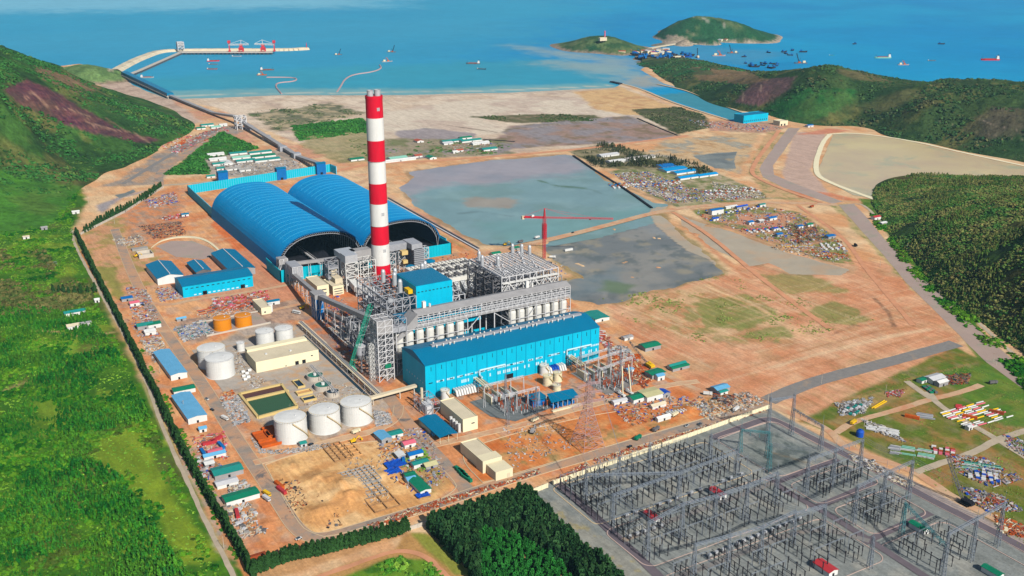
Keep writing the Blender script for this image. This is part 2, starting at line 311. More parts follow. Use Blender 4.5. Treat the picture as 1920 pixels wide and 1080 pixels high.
LAY = [
 ([(-1500,330),(0,325),(150,345),(160,380),(138,435),(190,548),(224,618),(254,680),(282,735),(310,795),(337,850),(367,905),(397,955),(422,1000),(447,1045),(470,1080),(470,1500),(-1500,1500)],(84,132,34),10,6,1,G_M),
 ([(170,830),(270,780),(300,870),(330,950),(410,1050),(340,1060),(300,960),(240,920),(200,880)],(134,158,44),8,8,1,[((112,138,40),14,.5,.3,.7,61)]),
 ([(60,760),(130,740),(150,770),(90,790)],(120,150,45),10,10,.8),
 ([(70,640),(140,632),(150,662),(60,668)],(128,160,52),8,10,.8),
 ([(0,300),(70,420),(0,470),(-400,470),(-400,330)],(60,110,40),20,20,.8),
 ([(0,560),(60,520),(95,560),(60,600),(0,600)],(96,84,52),20,20,.8,[((60,80,35),12,.5,.2,.9,62)]),
 ([(0,624),(60,620),(110,622),(160,632),(215,622)],(190,160,110,1.6),3,3,.9), ([(0,735),(60,712),(120,700),(180,690),(235,660),(262,690)],(165,150,95,1.2),4,3,.8),
 ([(320,185),(520,176),(700,176),(1000,169),(1160,158),(1230,185),(1310,215),(1240,262),(1060,280),(940,290),(700,300),(640,290),(480,250),(400,215)],(214,190,164),30,20,1,[((232,212,188),70,.5,.25,.9,71),((188,165,148),40,.62,.2,.7,73)]),
 ([(240,150),(320,182),(420,225),(360,232),(280,195),(200,175),(185,160),(205,130)],(206,180,160),14,10,1,[((176,150,132),30,.55,.2,.8,74)]),
 ([(700,212),(880,186),(1120,182),(1190,218),(900,222),(960,250),(760,252),(690,240)],(224,208,186),40,25,1,[((205,182,164),60,.58,.2,.8,75)]),
 ([(1080,172),(1160,162),(1250,195),(1310,214),(1170,216),(1110,202)],(222,182,128),16,14,.95,[((198,150,104),24,.58,.2,.8,76)]),
 ([(320,184),(520,179),(760,180),(960,175),(1150,166)],(196,178,158,12),16,5,.8),
 ([(548,236),(680,222),(700,248),(560,264)],(56,104,44),10,14,1,[((84,126,50),22,.5,.2,.8,77)]),
 ([(460,213),(620,193),(680,212),(560,236),(520,246)],(126,124,92),16,25,.9,[((84,94,66),20,.5,.16,.8,78),((196,176,140),30,.6,.14,.8,79)]),
 ([(885,219),(980,214),(1110,215),(1150,226),(960,231)],(112,104,72),8,14,.95,[((82,92,50),26,.5,.2,.8,80)]),
 ([(960,236),(1180,216),(1270,254),(1240,262),(950,280),(925,262)],(166,138,124),14,14,1,[((150,146,150),50,.5,.2,.8,81),((128,112,84),22,.6,.18,.7,82)]),
 ([(740,246),(800,240),(890,250),(880,262),(760,264)],(160,150,152),8,10,.9), ([(820,232),(930,248)],(120,104,86,2.5),4,3,.8),
 ([(1185,206),(1270,200),(1320,215),(1330,240),(1270,252)],(98,96,68),10,12,1,[((70,80,46),18,.5,.2,.8,83)]),
 ([(1195,222),(1275,254)],(170,150,125,4),3,2,.9),
 ([(320,186),(400,200),(480,238),(640,300),(730,360),(900,462),(860,472),(700,350),(590,330),(500,285),(380,228)],(214,158,128),14,8,1,D_M),
 ([(640,258),(950,262),(965,288),(700,302),(640,300)],(162,148,122),14,12,.95,[((110,120,70),24,.55,.16,.8,84),((150,140,146),36,.6,.14,.8,85)]),
 ([(580,255),(700,245),(700,300),(640,305),(560,270)],(176,162,118),14,14,.9,[((130,130,84),20,.55,.16,.7,86)]),
 ([(185,350),(225,335),(300,285),(420,232),(470,240),(330,305),(300,347)],(172,155,138),10,8,1,[((146,140,136),40,.5,.2,.8,87),((204,160,120),22,.6,.2,.8,88)]),
 ([(305,328),(360,290),(415,246),(485,278),(385,300),(395,326)],(50,98,38),6,6,1,[((78,120,46),20,.5,.2,.7,89)]),
 ([(372,290),(530,282),(575,318),(560,332),(395,332)],(192,176,158),8,6,1,[((150,140,128),12,.5,.2,.8,90)]),
 ([(180,385),(220,370),(300,350),(230,372),(190,400)],(158,154,160),8,6,.9),
 # plant floor
 ([(150,440),(310,350),(620,325),(900,475),(1100,580),(1310,745),(1440,755),(980,915),(600,1030),(480,1060),(400,980),(290,740),(200,540)],(224,150,98),10,5,1,[((236,180,128),34,.5,.22,.8,91),((216,130,82),22,.62,.18,.6,92),((196,166,142),12,.6,.2,.6,93)]),
 ([(150,440),(230,400),(300,480),(280,540),(200,540)],(210,160,120),14,14,.8,[((150,150,80),14,.58,.14,.8,94)]),
 ([(180,500),(215,500),(235,560),(215,565)],(150,148,74),8,8,.9),
 ([(405,412),(520,520),(560,545),(590,600),(560,560),(440,470),(395,420)],(222,118,64),6,5,.9),
 ([(560,520),(640,470),(700,540),(690,600),(600,600)],(222,128,78),10,8,.9,[((200,150,120),12,.55,.2,.8,95)]),
 ([(230,400),(330,355),(350,420),(250,470)],(218,140,92),14,12,.8,[((160,146,132),8,.5,.16,.8,96)]),
 ([(300,520),(420,470),(500,470),(560,560),(420,570),(330,560)],(212,148,116),10,8,.8),
 ([(385,655),(480,600),(600,615),(680,690),(740,760),(690,800),(560,840),(480,790),(420,745)],(188,178,166),6,5,.9,[((206,176,140),10,.55,.2,.9,97),((150,146,140),16,.6,.2,.7,98)]),
 ([(330,600),(420,590),(560,560),(580,600),(440,610),(360,645)],(196,164,140),6,6,.9,[((150,130,120),8,.5,.16,.8,99)]),
 ([(560,600),(640,560),(760,640),(740,720),(690,730),(640,680)],(214,130,84),8,6,.85,[((150,140,134),10,.5,.18,.8,100)]),
 ([(497,872),(560,845),(700,828),(770,825),(858,905),(800,950),(620,1010),(560,995),(510,900)],(240,190,128),6,5,1,[((222,160,98),18,.52,.18,.8,101),((248,206,150),26,.6,.16,.8,102),((206,150,98),6,.6,.16,.5,103)]),
 ([(735,850),(790,838),(845,905),(800,930)],(150,140,80),8,10,.8,[((200,160,110),8,.5,.16,.9,104)]),
 ([(870,850),(980,805),(1140,770),(1340,745),(1370,765),(1140,838),(960,895),(900,905)],(224,138,76),6,5,1,[((222,168,112),20,.52,.2,.8,105),((214,112,52),26,.6,.18,.8,106),((150,140,90),9,.66,.1,.7,107)]),
 ([(760,745),(900,715),(1130,672),(1220,690),(1310,745),(1160,765),(1000,785),(830,832)],(224,150,100),6,5,.95,[((220,122,62),16,.55,.2,.8,108),((184,160,140),9,.58,.18,.8,109)]),
 ([(330,850),(380,830),(480,1050),(430,1050)],(216,158,116),8,8,.8,[((176,168,160),9,.5,.16,.9,110)]),
 # the open land to the east
 ([(1130,575),(1240,540),(1360,515),(1420,470),(1560,480),(1700,500),(1800,640),(1830,690),(1540,790),(1440,755),(1310,740)],(222,160,120),10,8,1,[((236,192,152),50,.56,.3,.7,41),((212,140,98),34,.6,.22,.7,43),((190,154,112),16,.62,.2,.5,45)]),
 ([(1180,560),(1330,530),(1480,600),(1480,640),(1330,640),(1200,600)],(196,146,100),16,14,.8,[((138,142,78),12,.52,.12,.95,111),((226,190,146),24,.56,.16,.8,112)]),
 ([(1305,570),(1400,548),(1465,590),(1400,620),(1330,612)],(134,142,74),6,14,.8),([(1500,590),(1560,568),(1640,600),(1600,610)],(140,142,78),6,12,.85),
 ([(1420,515),(1500,510),(1580,545),(1470,550)],(150,146,84),8,16,.8), ([(1420,620),(1470,610),(1480,630),(1400,632)],(140,142,78),6,8,.8),
 ([(1180,340),(1140,322),(1260,300),(1340,322),(1455,372),(1270,388),(1215,365)],(150,146,102),5,5,1,[((190,172,142),10,.5,.16,.9,113),((104,122,62),16,.6,.14,.8,114)]),
 ([(1065,284),(1130,270),(1290,300),(1240,320),(1130,315)],(116,112,78),6,6,1,[((166,152,120),14,.5,.16,.8,115)]),
 ([(1295,392),(1420,384),(1500,398),(1580,455),(1604,496),(1545,490),(1330,418)],(150,146,90),5,4,1,[((206,150,116),24,.48,.14,.9,116),((112,132,60),12,.6,.14,.8,117)]),
 ([(1390,400),(1500,400),(1470,425),(1380,420)],(214,150,120),8,8,.8),
 ([(1245,262),(1425,248),(1400,300),(1385,325),(1330,312),(1210,288)],(212,180,138),10,10,1,[((166,164,150),36,.54,.12,.9,118),((190,150,104),18,.62,.14,.8,119)]),
 ([(1300,290),(1380,285),(1375,320),(1335,312)],(164,166,154),8,10,.9),
 ([(1320,228),(1400,225),(1490,235),(1440,250),(1330,245)],(206,150,126),8,8,.9,[((160,140,120),9,.5,.16,.8,120)]),
 ([(1220,160),(1300,185),(1370,208),(1440,222),(1480,236),(1400,222),(1300,190)],(204,176,138),6,5,.9),
 ([(1270,165),(1300,158),(1320,185),(1300,190)],(216,178,120),6,5,.9),
 ([(1440,245),(1400,320),(1440,370),(1530,380),(1470,350),(1420,330),(1480,250)],(212,172,126),6,4,1,[((150,146,92),14,.56,.14,.8,121)]),
 ([(1490,248),(1550,246),(1520,320),(1560,370),(1480,345),(1465,325)],(202,172,154),6,4,1),
 ([(1495,252),(1555,240),(1600,245),(1540,252)],(216,140,108),6,5,.9), ([(1480,355),(1560,362),(1620,378),(1500,370)],(216,130,92),6,5,.8),
 ([(1560,385),(1590,382),(1730,530),(1850,650),(1830,650),(1700,530)],(190,170,120),6,8,.9,[((130,140,74),12,.52,.14,.9,122)]),
 ([(1610,372),(1650,375),(1690,450),(1800,570),(1860,640),(1930,720),(1930,800),(1880,770),(1790,600),(1660,430)],(84,118,42),5,4,1,[((120,140,60),14,.55,.14,.8,123)]),
 ([(1490,790),(1680,700),(1790,650),(1850,678),(1930,740),(1960,900),(1960,1060),(1800,940),(1700,880),(1560,812)],(116,120,48),6,4,1,Y_M),
 ([(1750,700),(1850,680),(1930,730),(1940,800),(1880,800),(1800,740)],(84,130,44),8,8,.85,[((116,140,50),20,.55,.16,.8,124)]),
 ([(1600,745),(1700,722),(1740,730),(1640,765)],(190,150,100),5,6,.7),
 ([(765,322),(920,300),(1060,290),(1140,338),(1254,382),(1180,412),(1020,446),(950,460),(905,456),(820,410),(760,365),(772,332),(765,322)],(150,128,98,5),8,8,.7),
 ([(1022,462),(1150,424),(1240,402),(1358,512),(1290,528),(1160,568),(1080,560),(1048,530),(1090,520),(1050,492),(1022,462)],(152,138,92,6),10,10,.75),
 ([(1262,398),(1430,455),(1600,505),(1480,514),(1370,478),(1275,420)],(176,142,108,5),9,9,.7),
 ([(1498,388),(1560,428),(1594,458),(1622,502),(1662,550),(1712,608)],(150,96,62,1.6),3,2,.9),
 ([(1350,705),(1500,660),(1640,622),(1712,612)],(190,134,92,1.5),3,2,.8),([(1356,715),(1520,668),(1660,632),(1740,618)],(236,200,160,2.5),4,3,.8),([(1380,728),(1560,676),(1730,630)],(196,138,96,1.2),3,2,.7),
 ([(1640,560),(1665,585),(1676,612)],(140,104,80,2),3,2,.8),([(1560,628),(1600,610),(1650,612)],(150,110,84,1.5),3,3,.7),([(1440,745),(1560,700),(1700,662),(1820,640)],(236,196,152,3),4,3,.7),
 ([(1500,780),(1600,745),(1700,712),(1830,680)],(186,130,90,1.2),3,2,.8),([(1160,628),(1210,610),(1260,640),(1210,650)],(196,140,100,1.2),3,2,.7),([(1330,540),(1420,575),(1500,625),(1560,640)],(232,186,140,3),5,4,.8),
 ([(1290,430),(1350,480),(1400,520)],(214,146,104,4),6,4,.8),([(1020,450),(1130,425),(1250,390)],(150,150,90,1.5),4,3,.5),([(640,330),(760,400),(880,470)],(180,150,96,1.5),4,3,.7),
 # switchyard gravel
 ([(985,922),(1040,903),(1440,762),(1560,828),(1700,895),(1960,1030),(1960,1500),(1300,1500),(1170,1090)],(146,150,146),3,2,1,[((132,136,132),30,.5,.3,.8,125),((166,164,154),14,.6,.18,.7,126)]),
 ([(990,925),(1040,945),(1250,1090),(1170,1090)],(158,156,144),5,3,.7,[((176,160,104),5,.62,.1,.9,127)]),
 ([(1560,828),(1700,895),(1960,1030),(1960,1060),(1700,910)],(178,160,152),3,2,.8),
 ([(1380,845),(1430,800),(1520,845),(1500,870),(1440,890)],(84,96,94),8,12,.8,[((140,146,140),10,.5,.14,.9,128)]),
 # bottom edge fields
 ([(560,1090),(740,1030),(760,1000),(810,1000),(1000,1200),(500,1200)],(196,150,92),4,3,1),
 ([(640,1085),(745,1042),(800,1050),(850,1085),(840,1200),(600,1200)],(108,146,44),4,4,1,[((60,110,34),10,.55,.14,.9,129)]),
 ([(770,1000),(800,1000),(900,1080),(850,1080)],(140,150,60),4,3,.9),
 ([(440,1060),(760,985),(770,1000),(620,1050),(500,1090)],(200,150,100),4,3,.8),
 ([(138,437),(187,547),(233,627),(262,700),(300,800),(350,900),(400,1000),(440,1080)],(190,170,122,1.0),3,2.5,.8),
 ([(150,470),(200,560),(250,650),(285,720),(320,800),(370,900),(420,985),(465,1080)],(212,140,88,1.8),2.5,2.5,.9),
]
SEA = [(-1500,190),(-300,150),(100,124),(150,118),(205,128),(236,148),(275,168),(320,184),(400,182),(520,177),(640,177),(760,177),(860,174),(960,172),(1060,167),(1148,163),(1162,154),(1200,164),(1250,186),(1300,204),(1372,225),(1400,215),(1350,198),(1290,172),(1240,156),(1215,141),(1195,130),(1212,121),(1330,134),(1400,150),(1500,160),(1700,175),(1950,190),(3200,260),(3600,-20),(-3000,-20)]
SEAP = PP(SEA)
_r = random.Random(77)
def tracks(pg, n, L, cols, seed):
    r = random.Random(seed); pp_ = np.array(PP(pg)); out = []
    for _ in range(n):
        w_ = [r.random() for _ in pp_]; t = sum(w_); x = sum(a_*b_[0] for a_, b_ in zip(w_, pp_))/t; y = sum(a_*b_[1] for a_, b_ in zip(w_, pp_))/t
        x, y = x + r.uniform(-.3,.3)*np.ptp(pp_[:,0]), y + r.uniform(-.3,.3)*np.ptp(pp_[:,1]); an = r.choice((0,1.57,1.57,-.1,1.75))+r.gauss(0,.07); q = [(x,y)]
        for k in range(6): an += r.gauss(0,.05); x += math.cos(an)*L/6; y += math.sin(an)*L/6; q.append((x,y))
        out.append((q, r.choice(cols), r.uniform(.5,1.4)))
    return out
TRK = tracks([(1180,560),(1380,520),(1600,500),(1800,650),(1540,770),(1320,720)], 110, 170, [(236,200,156),(196,134,92),(206,150,108),(240,210,170)], 5) + tracks([(200,440),(330,360),(560,560),(400,600)], 50, 110, [(232,184,140),(200,136,96),(180,150,130)], 6) + \
  tracks([(900,860),(1300,770),(1340,760),(980,890)], 30, 90, [(236,180,120),(200,116,62)], 7) + tracks([(500,880),(700,840),(840,900),(600,1000)], 40, 60, [(240,198,140),(196,142,90)], 8) + tracks([(1270,300),(1400,260),(1560,370),(1480,390)], 30, 150, [(232,200,156),(190,150,116)], 9) + \
  tracks([(700,200),(1100,180),(1200,250),(700,270)], 40, 260, [(236,218,194),(196,172,148)], 10) + tracks([(380,210),(640,320),(860,460),(560,300)], 40, 160, [(232,180,146),(196,136,108)], 11) + tracks([(1500,790),(1760,700),(1900,760),(1800,920)], 46, 70, [(176,140,90),(150,130,80),(96,116,48)], 12)
gx, gy, gq = polar_grid(430, 4300, 660, -40, 40, 840)
sd_sea = sdist(SEAP, gx, gy) + (fbm(gx, gy, 60, 3)-.5)*8
gz = np.where(sd_sea < 14, -6*smooth01(.5 - sd_sea/28), 0.0)
def mound(pxy, h, r):
    global gz
    x, y = P(*pxy); d = np.hypot(gx-x, gy-y); gz = gz + np.clip(1-d/r, 0, 1)**1.5*h*(.5+fbm(gx, gy, 6, 9))
gz = gz + np.where(sd_sea > 20, (fbm(gx, gy, 14, 8)-.5)*.15, 0)
for p, h, r in [((640,915),6,24),((600,900),5,20),((655,935),4,20),((600,960),4,18),((548,875),3,14),((720,890),2,12),((1290,770),3,14),((500,985),2,10)]: mound(p, h, r)
POND = {'ash':[(760,322),(800,316),(920,300),(1060,290),(1075,292),(1140,338),(1225,380),(1254,382),(1255,390),(1180,412),(1100,432),(1020,446),(950,460),(905,456),(870,440),(820,410),(775,385),(760,365),(745,352),(768,340),(772,332)],
 'marsh':[(1022,462),(1060,440),(1150,424),(1240,402),(1275,440),(1320,480),(1358,512),(1290,528),(1220,545),(1160,568),(1122,572),(1080,560),(1060,548),(1048,530),(1090,520),(1050,492)],
 'tan':[(1262,398),(1330,420),(1430,455),(1540,492),(1600,505),(1580,516),(1480,514),(1440,492),(1400,500),(1370,478),(1330,462),(1300,440),(1275,420)]}
for k_, pg_ in POND.items():
    d_ = sdist(PP(pg_), gx, gy); n_ = (fbm(gx, gy, 50, 91)-.5)*(26 if k_ != 'tan' else 20) + (fbm(gx, gy, 14, 92)-.5)*10
    gz = gz - 1.3*smooth01(.5 - (d_+n_*(.8 if k_ == 'marsh' else .6)-(1 if k_ == 'marsh' else -3))/15) + (1.6*smooth01((fbm(gx, gy, 26, 93)-.75)/.06)*(d_ < 0) if k_ != 'ash' else 0)
gcol = paint(gx, gy, (226,172,124), LAY, bm=D_M)
for q_, rgb_, wd_ in TRK:
    A_ = np.array(q_); bx = (gx > A_[:,0].min()-6) & (gx < A_[:,0].max()+6) & (gy > A_[:,1].min()-6) & (gy < A_[:,1].max()+6) & (sd_sea > 10)
    if not bx.any(): continue
    w_ = (smooth01(.5 - (lindist(q_, gx[bx], gy[bx]) - wd_ + (fbm(gx[bx], gy[bx], 12, 5)-.5)*2)/3.2)*.36)[:,None]; gcol[bx] = gcol[bx]*(1-w_) + np.array(C(*rgb_))*w_
tag(grid_obj('ground', gx, gy, gz, gq, gcol, 'ground_soil'), kind='structure')

vcol_mat('pond_water', rough=.4, n1=(.05,.07), n2=(.012,.1), bump=.05, bs=.3, spec=.25)
def pond(name, key, z, base, lay, bm):
    pp_ = PP(POND[key]); A_ = np.array(pp_); xs_ = np.arange(A_[:,0].min()-44, A_[:,0].max()+44, 4.0); ys_ = np.arange(A_[:,1].min()-44, A_[:,1].max()+44, 4.0)
    X_, Y_ = np.meshgrid(xs_, ys_, indexing='ij'); idx = np.arange(X_.size).reshape(X_.shape); X_, Y_ = X_.ravel(), Y_.ravel(); d = sdist(pp_, X_, Y_)
    q = np.stack([idx[:-1,:-1], idx[1:,:-1], idx[1:,1:], idx[:-1,1:]], -1).reshape(-1,4); q = q[(d[q] < 38).all(1)]; u_ = np.unique(q); mp = np.zeros(len(X_), int); mp[u_] = np.arange(len(u_))
    tag(grid_obj(name, X_[u_], Y_[u_], np.full(len(u_), z), mp[q], paint(X_[u_], Y_[u_], base, lay, seed=31, bm=bm), 'pond_water'), kind='structure')
pond('ash_pond_water', 'ash', -.45, (128,160,162), [([(740,310),(1075,286),(1120,318),(1040,330),(900,344),(800,352),(770,380),(730,350)],(168,160,164),60,30,1,[((150,150,158),60,.5,.3,.7,231)]),([(860,370),(980,372),(960,392),(880,388)],(176,150,124),20,20,.7),
   ([(900,420),(1100,400),(1240,385),(1200,410),(950,460)],(116,166,162),40,20,.6),([(1010,338),(1045,348),(1095,352)],(76,110,60,3),6,5,.8),([(1040,350),(1110,355),(1150,372)],(96,124,110,1.5),5,5,.6),([(860,400),(900,396),(960,405)],(90,110,108,1.5),5,5,.5)],
  [((120,150,140),70,.56,.2,.5,232),((146,176,176),40,.6,.2,.5,233)])
pond('grey_marsh', 'marsh', -.55, (150,146,136), [([(1060,560),(1180,545),(1150,500),(1080,520)],(116,132,136),30,14,.7),([(1140,525),(1200,535),(1170,552),(1120,545)],(104,124,76),14,10,.8),([(1180,420),(1250,405),(1290,450),(1220,440)],(150,152,150),30,20,.7)], [((116,120,118),50,.5,.2,.8,234),((164,152,124),30,.6,.14,.7,235),((96,104,100),16,.62,.14,.7,236)])
pond('tan_pool', 'tan', -.40, (190,174,148), [], [((204,170,132),30,.55,.2,.7,237)])
# sea: one wide sheet, tinted by the silt it carries, sky glare painted in at far left
m = vcol_mat('sea_water', rough=.6, n1=(.02,.07), n2=(.004,.06), bump=.5, bs=.11, spec=.05)
sx, sy, sq = polar_grid(900, 26000, 420, -60, 60, 520)
SL = [
 ([(-3000,200),(640,176),(1000,110),(1100,60),(1200,-90),(-3000,-90)],(60,164,196),900,300,.75),
 ([(-3000,60),(200,20),(700,12),(900,-90),(-3000,-90)],(150,208,226),700,300,.6),  # paler water: reflected sky glare put into the colour
 ([(-800,110),(100,62),(520,40),(900,36),(1000,60),(500,90),(200,105)],(64,164,198),400,200,.5),
 ([(230,150),(640,125),(1040,110),(1200,130),(1160,165),(700,190),(300,190)],(60,162,184),160,60,.8),
 ([(240,172),(500,165),(800,166),(1150,155),(1160,170),(700,190),(300,195)],(128,178,180),60,30,.8),
 ([(960,85),(1050,93),(1200,112),(1200,128),(1215,150),(1180,156),(1130,140),(1060,128),(1010,120),(1040,112),(1100,115),(1010,100)],(156,176,174),160,70,.8),
 ([(1160,154),(1215,141),(1250,160),(1200,166)],(176,172,156),60,30,.8),
 ([(320,180),(520,174),(640,173.5),(860,171.5),(1060,164),(1140,160)],(206,206,188,7),10,10,.8),
 ([(1230,178),(1290,172),(1400,215),(1372,225)],(70,146,160),10,4,.9),
 ([(1180,100),(1260,80),(1380,90),(1500,100),(1400,120),(1250,115)],(80,150,184),120,60,.6),
]
scol = paint(sx, sy, (0,144,202), SL, seed=5, bm=[((20,164,208),900,.5,.4,.7,140),((0,128,188),300,.6,.3,.4,141)])
o = grid_obj('sea', sx, sy, np.full(len(sx), -0.8), sq, scol, 'sea_water'); tag(o, kind='structure')

# ---- hills
def rbf(ctrl):
    A = np.array([(*P(px, py, z), z) for px, py, z in ctrl]); X = A[:, :2]/500; n = len(A)
    def ph(r): return np.where(r > 1e-9, r*r*np.log(r+1e-12), 0)
    K = ph(np.linalg.norm(X[:,None]-X[None], axis=-1)) + np.eye(n)*.004; Q = np.hstack([np.ones((n,1)), X])
    M = np.block([[K, Q],[Q.T, np.zeros((3,3))]]); s = np.linalg.solve(M, np.concatenate([A[:,2], np.zeros(3)]))
    def f(x, y):
        p = np.stack([x, y], -1)/500; out = s[n] + p[:,0]*s[n+1] + p[:,1]*s[n+2]
        for i in range(n): out = out + s[i]*ph(np.linalg.norm(p - X[i], axis=-1))
        return out
    return f
HF = {}
def ridged(ctrl, ridge, d1, d2):
    out = list(ctrl)
    for px, py, z in ridge:
        out.append((px, py, z)); x, y = P(px, py, z); r = math.hypot(x-CAMX, y-CAMY)
        for d, zz in ((d1, z*.72), (d2, -12)):
            X, Y = CAMX+(x-CAMX)*(r+d)/r, CAMY+(y-CAMY)*(r+d)/r; q = project(X, Y, zz); out.append((q[0], q[1], zz))
    return out
def hill(name, ctrl, rng, ares, nr, na, base, lay, bm, amp=.2, seed=3, rock=None, reach=260):
    f = rbf(ctrl); x, y, q = polar_grid(rng[0], rng[1], nr, ares[0], ares[1], na)
    cp = np.array([P(px, py, z) for px, py, z in ctrl])
    def H(x, y):
        z = f(x, y); dm = np.full(x.shape, 1e9)
        for cx, cy in cp: dm = np.minimum(dm, (x-cx)**2+(y-cy)**2)
        z = z - np.clip(np.sqrt(dm)-reach, 0, None)*.6; n = fbm(x, y, 160, seed, 5) - .5; rg = 1-np.abs(fbm(x, y, 240, seed+40, 4)*2-1)*2; return z + n*amp*np.clip(z, 0, 120) - np.clip(rg, 0, 1)*np.clip(z*.16, 0, 12)*.8 + (fbm(x, y, 22, seed+3)-.5)*np.clip(z*.12, 0, 6)
    z = H(x, y); keep = (z[q] > -1.5).any(1); q = q[keep]; used = np.unique(q); mp = np.zeros(len(x), int); mp[used] = np.arange(len(used)); q = mp[q]
    x, y, z = x[used], y[used], np.maximum(z[used], -5); px, py = project(x, y, z); gx_, gy_ = P(px, np.maximum.reduce([py, np.full(len(py), -120.)]))
    c = paint_xy(gx_, gy_, x, y, base, lay, bm)
    if rock is not None:
        w_ = smooth01((7-z)/6 + (fbm(x, y, 15, 88)-.5)*1.5)[:,None]; c = c*(1-w_) + np.array(C(*rock))*w_
    HF[name] = H; return tag(grid_obj(name, x, y, z, q, c, 'hill_scrub'), kind='structure')
def paint_xy(gx_, gy_, x, y, base, lay, bm):
    # outlines were read off the photograph, so they are tested along the sight line once and then stay on the slope
    lay_ = paint(gx_, gy_, (0,0,0), [(l[0], (255,255,255)+tuple(l[1][3:]), *l[2:5]) for l in lay], seed=11)[:,:1]/C(255,255,255)[0] if lay else 0
    c = paint(gx_, gy_, base, lay, seed=11)
    for (mc, s, thr, soft, k, sd) in bm:
        f = (smooth01((fbm(x, y, s, sd, 5) - thr)/soft + .5)*k)[:,None]*(1-.75*lay_); c = c*(1-f) + np.array(C(*mc))*f
    return c
HM = [((40,70,34),90,.52,.2,.7,151),((118,112,62),70,.6,.16,.7,153),((30,56,30),22,.58,.16,.6,155)]
hill('western_hill', [(-700,150,300),(-700,60,320),(-400,75,250),(-200,80,210),(0,97,165),(60,119,132),(120,128,98),(180,160,62),(250,195,34),(320,222,14),
  (-300,220,200),(0,170,140),(0,230,95),(100,200,88),(100,250,48),(180,240,45),(0,290,52),(120,300,18),(200,285,14),(260,262,12),(-300,330,90),(-700,350,150),
  (0,335,30),(60,350,16),(0,400,12),(80,400,4),(-200,420,25),(-500,450,50),(150,350,1),(190,340,-1),(240,316,0),(300,284,-1),(345,258,-1),(380,238,-4),(350,220,-3),(300,196,-3),(240,178,-3),(195,166,-4),
  (0,455,-3),(120,430,-4),(-300,510,-4),(-600,560,-6),(200,400,-12),(0,560,-20),(300,330,-14),(400,270,-16),(420,220,-16),(300,170,-16),(200,140,-20),(60,100,-30),(-200,60,-30),(-500,20,-30),(250,360,-16)],
  (1330,4200), (-46,-12), 330, 300, (66,104,44),
  [([(-600,312),(0,318),(70,338),(160,350),(140,440),(-600,560)],(78,136,44),30,20,.9),
   ([(5,168),(50,150),(90,163),(150,198),(220,240),(300,263),(270,270),(180,252),(100,226),(30,192)],(104,60,70),14,10,1,[((130,84,78),30,.55,.2,.7,160),((70,48,66),20,.5,.2,.6,161)]),
   ([(62,122),(120,135),(185,165),(160,182),(80,148)],(136,106,80),14,14,.9), ([(200,205),(300,240),(370,232),(300,205),(220,188)],(84,100,60),20,16,.6),
   ([(150,165),(250,210),(330,235),(300,255),(190,212)],(52,86,44),20,16,.7),
   ([(48,185),(60,172),(90,200),(130,205),(168,218),(160,228),(220,245),(250,248),(280,268)],(170,130,112,3),5,3,.8),([(170,236),(240,248),(200,222)],(160,120,105,2),4,3,.7)], HM, seed=21)
hill('headland', [(128,125,26),(165,119,36),(190,126,24),(160,135,30),(140,148,14),(180,150,10),(205,133,-2),(210,122,-4),(185,162,-4),(150,165,-4),(120,140,-2),(160,110,-20),(120,112,-10),(100,130,-6),(220,140,-14),(190,175,-14),(140,180,-14)],
  (2400,3900), (-24,-15), 120, 120, (112,140,82), [([(200,126),(215,128),(205,136)],(196,176,156),8,6,.9)], [((80,110,60),30,.5,.2,.7,165)], seed=24, rock=(150,130,110), reach=80)
hill('eastern_ridge', ridged([(1290,150,14),(1350,170,20),(1420,170,42),(1500,160,66),(1480,200,24),(1580,180,52),(1650,190,46),(1600,215,16),(1720,200,54),(1820,200,62),(1780,240,24),(1900,220,60),(1900,270,20),(2100,240,60),(2100,300,26),
  (1230,143,-2),(1260,158,-1),(1310,182,-1),(1370,204,-1),(1440,216,-1),(1500,232,-1),(1560,238,-1),(1640,244,-1),(1720,266,-1),(1800,284,-1),(1920,306,-1),(2100,350,-2),
  (1205,130,-6),(1250,175,-12),(1350,215,-14),(1500,255,-14),(1700,290,-14),(1900,330,-14),(2200,400,-16)],
  [(1215,121,6),(1290,124,24),(1340,130,30),(1400,142,38),(1440,134,64),(1480,129,82),(1545,122,100),(1600,126,92),(1640,142,74),(1680,150,68),(1740,150,78),(1820,144,92),(1870,151,84),(1930,153,88),(2050,150,95),(2300,150,110)], 170, 520),
  (1700,4400), (7,42), 300, 430, (66,88,46),
  [([(1430,205),(1500,165),(1610,168),(1590,200),(1500,238),(1450,218)],(38,98,44),16,14,.9,[((60,120,56),40,.55,.2,.6,170)]),
   ([(1375,192),(1415,150),(1495,143),(1475,172),(1430,200)],(118,84,84),12,12,.95,[((96,70,80),30,.5,.2,.6,171)]),
   ([(1285,124),(1400,133),(1440,150),(1400,160),(1310,150)],(142,112,82),14,12,.85), ([(1540,124),(1640,140),(1680,155),(1600,150)],(120,100,70),14,14,.6),
   ([(1580,205),(1700,165),(1740,172),(1650,215)],(110,104,66),20,16,.6),
   ([(1800,245),(1860,200),(1930,205),(1930,250),(1850,262)],(104,88,76),16,14,.7),([(1840,225),(1870,236),(1920,246)],(170,150,130,2),4,2,.7),([(1755,225),(1800,240),(1850,252),(1920,262)],(160,140,120,2),4,2,.6),
   ([(1390,165),(1395,180),(1391,192)],(180,150,130,2),4,2,.8),([(1427,158),(1425,170),(1438,175)],(180,150,130,2),4,2,.8),([(1220,124),(1330,128),(1340,140),(1250,142)],(60,92,52),10,8,.7)], HM, seed=22)
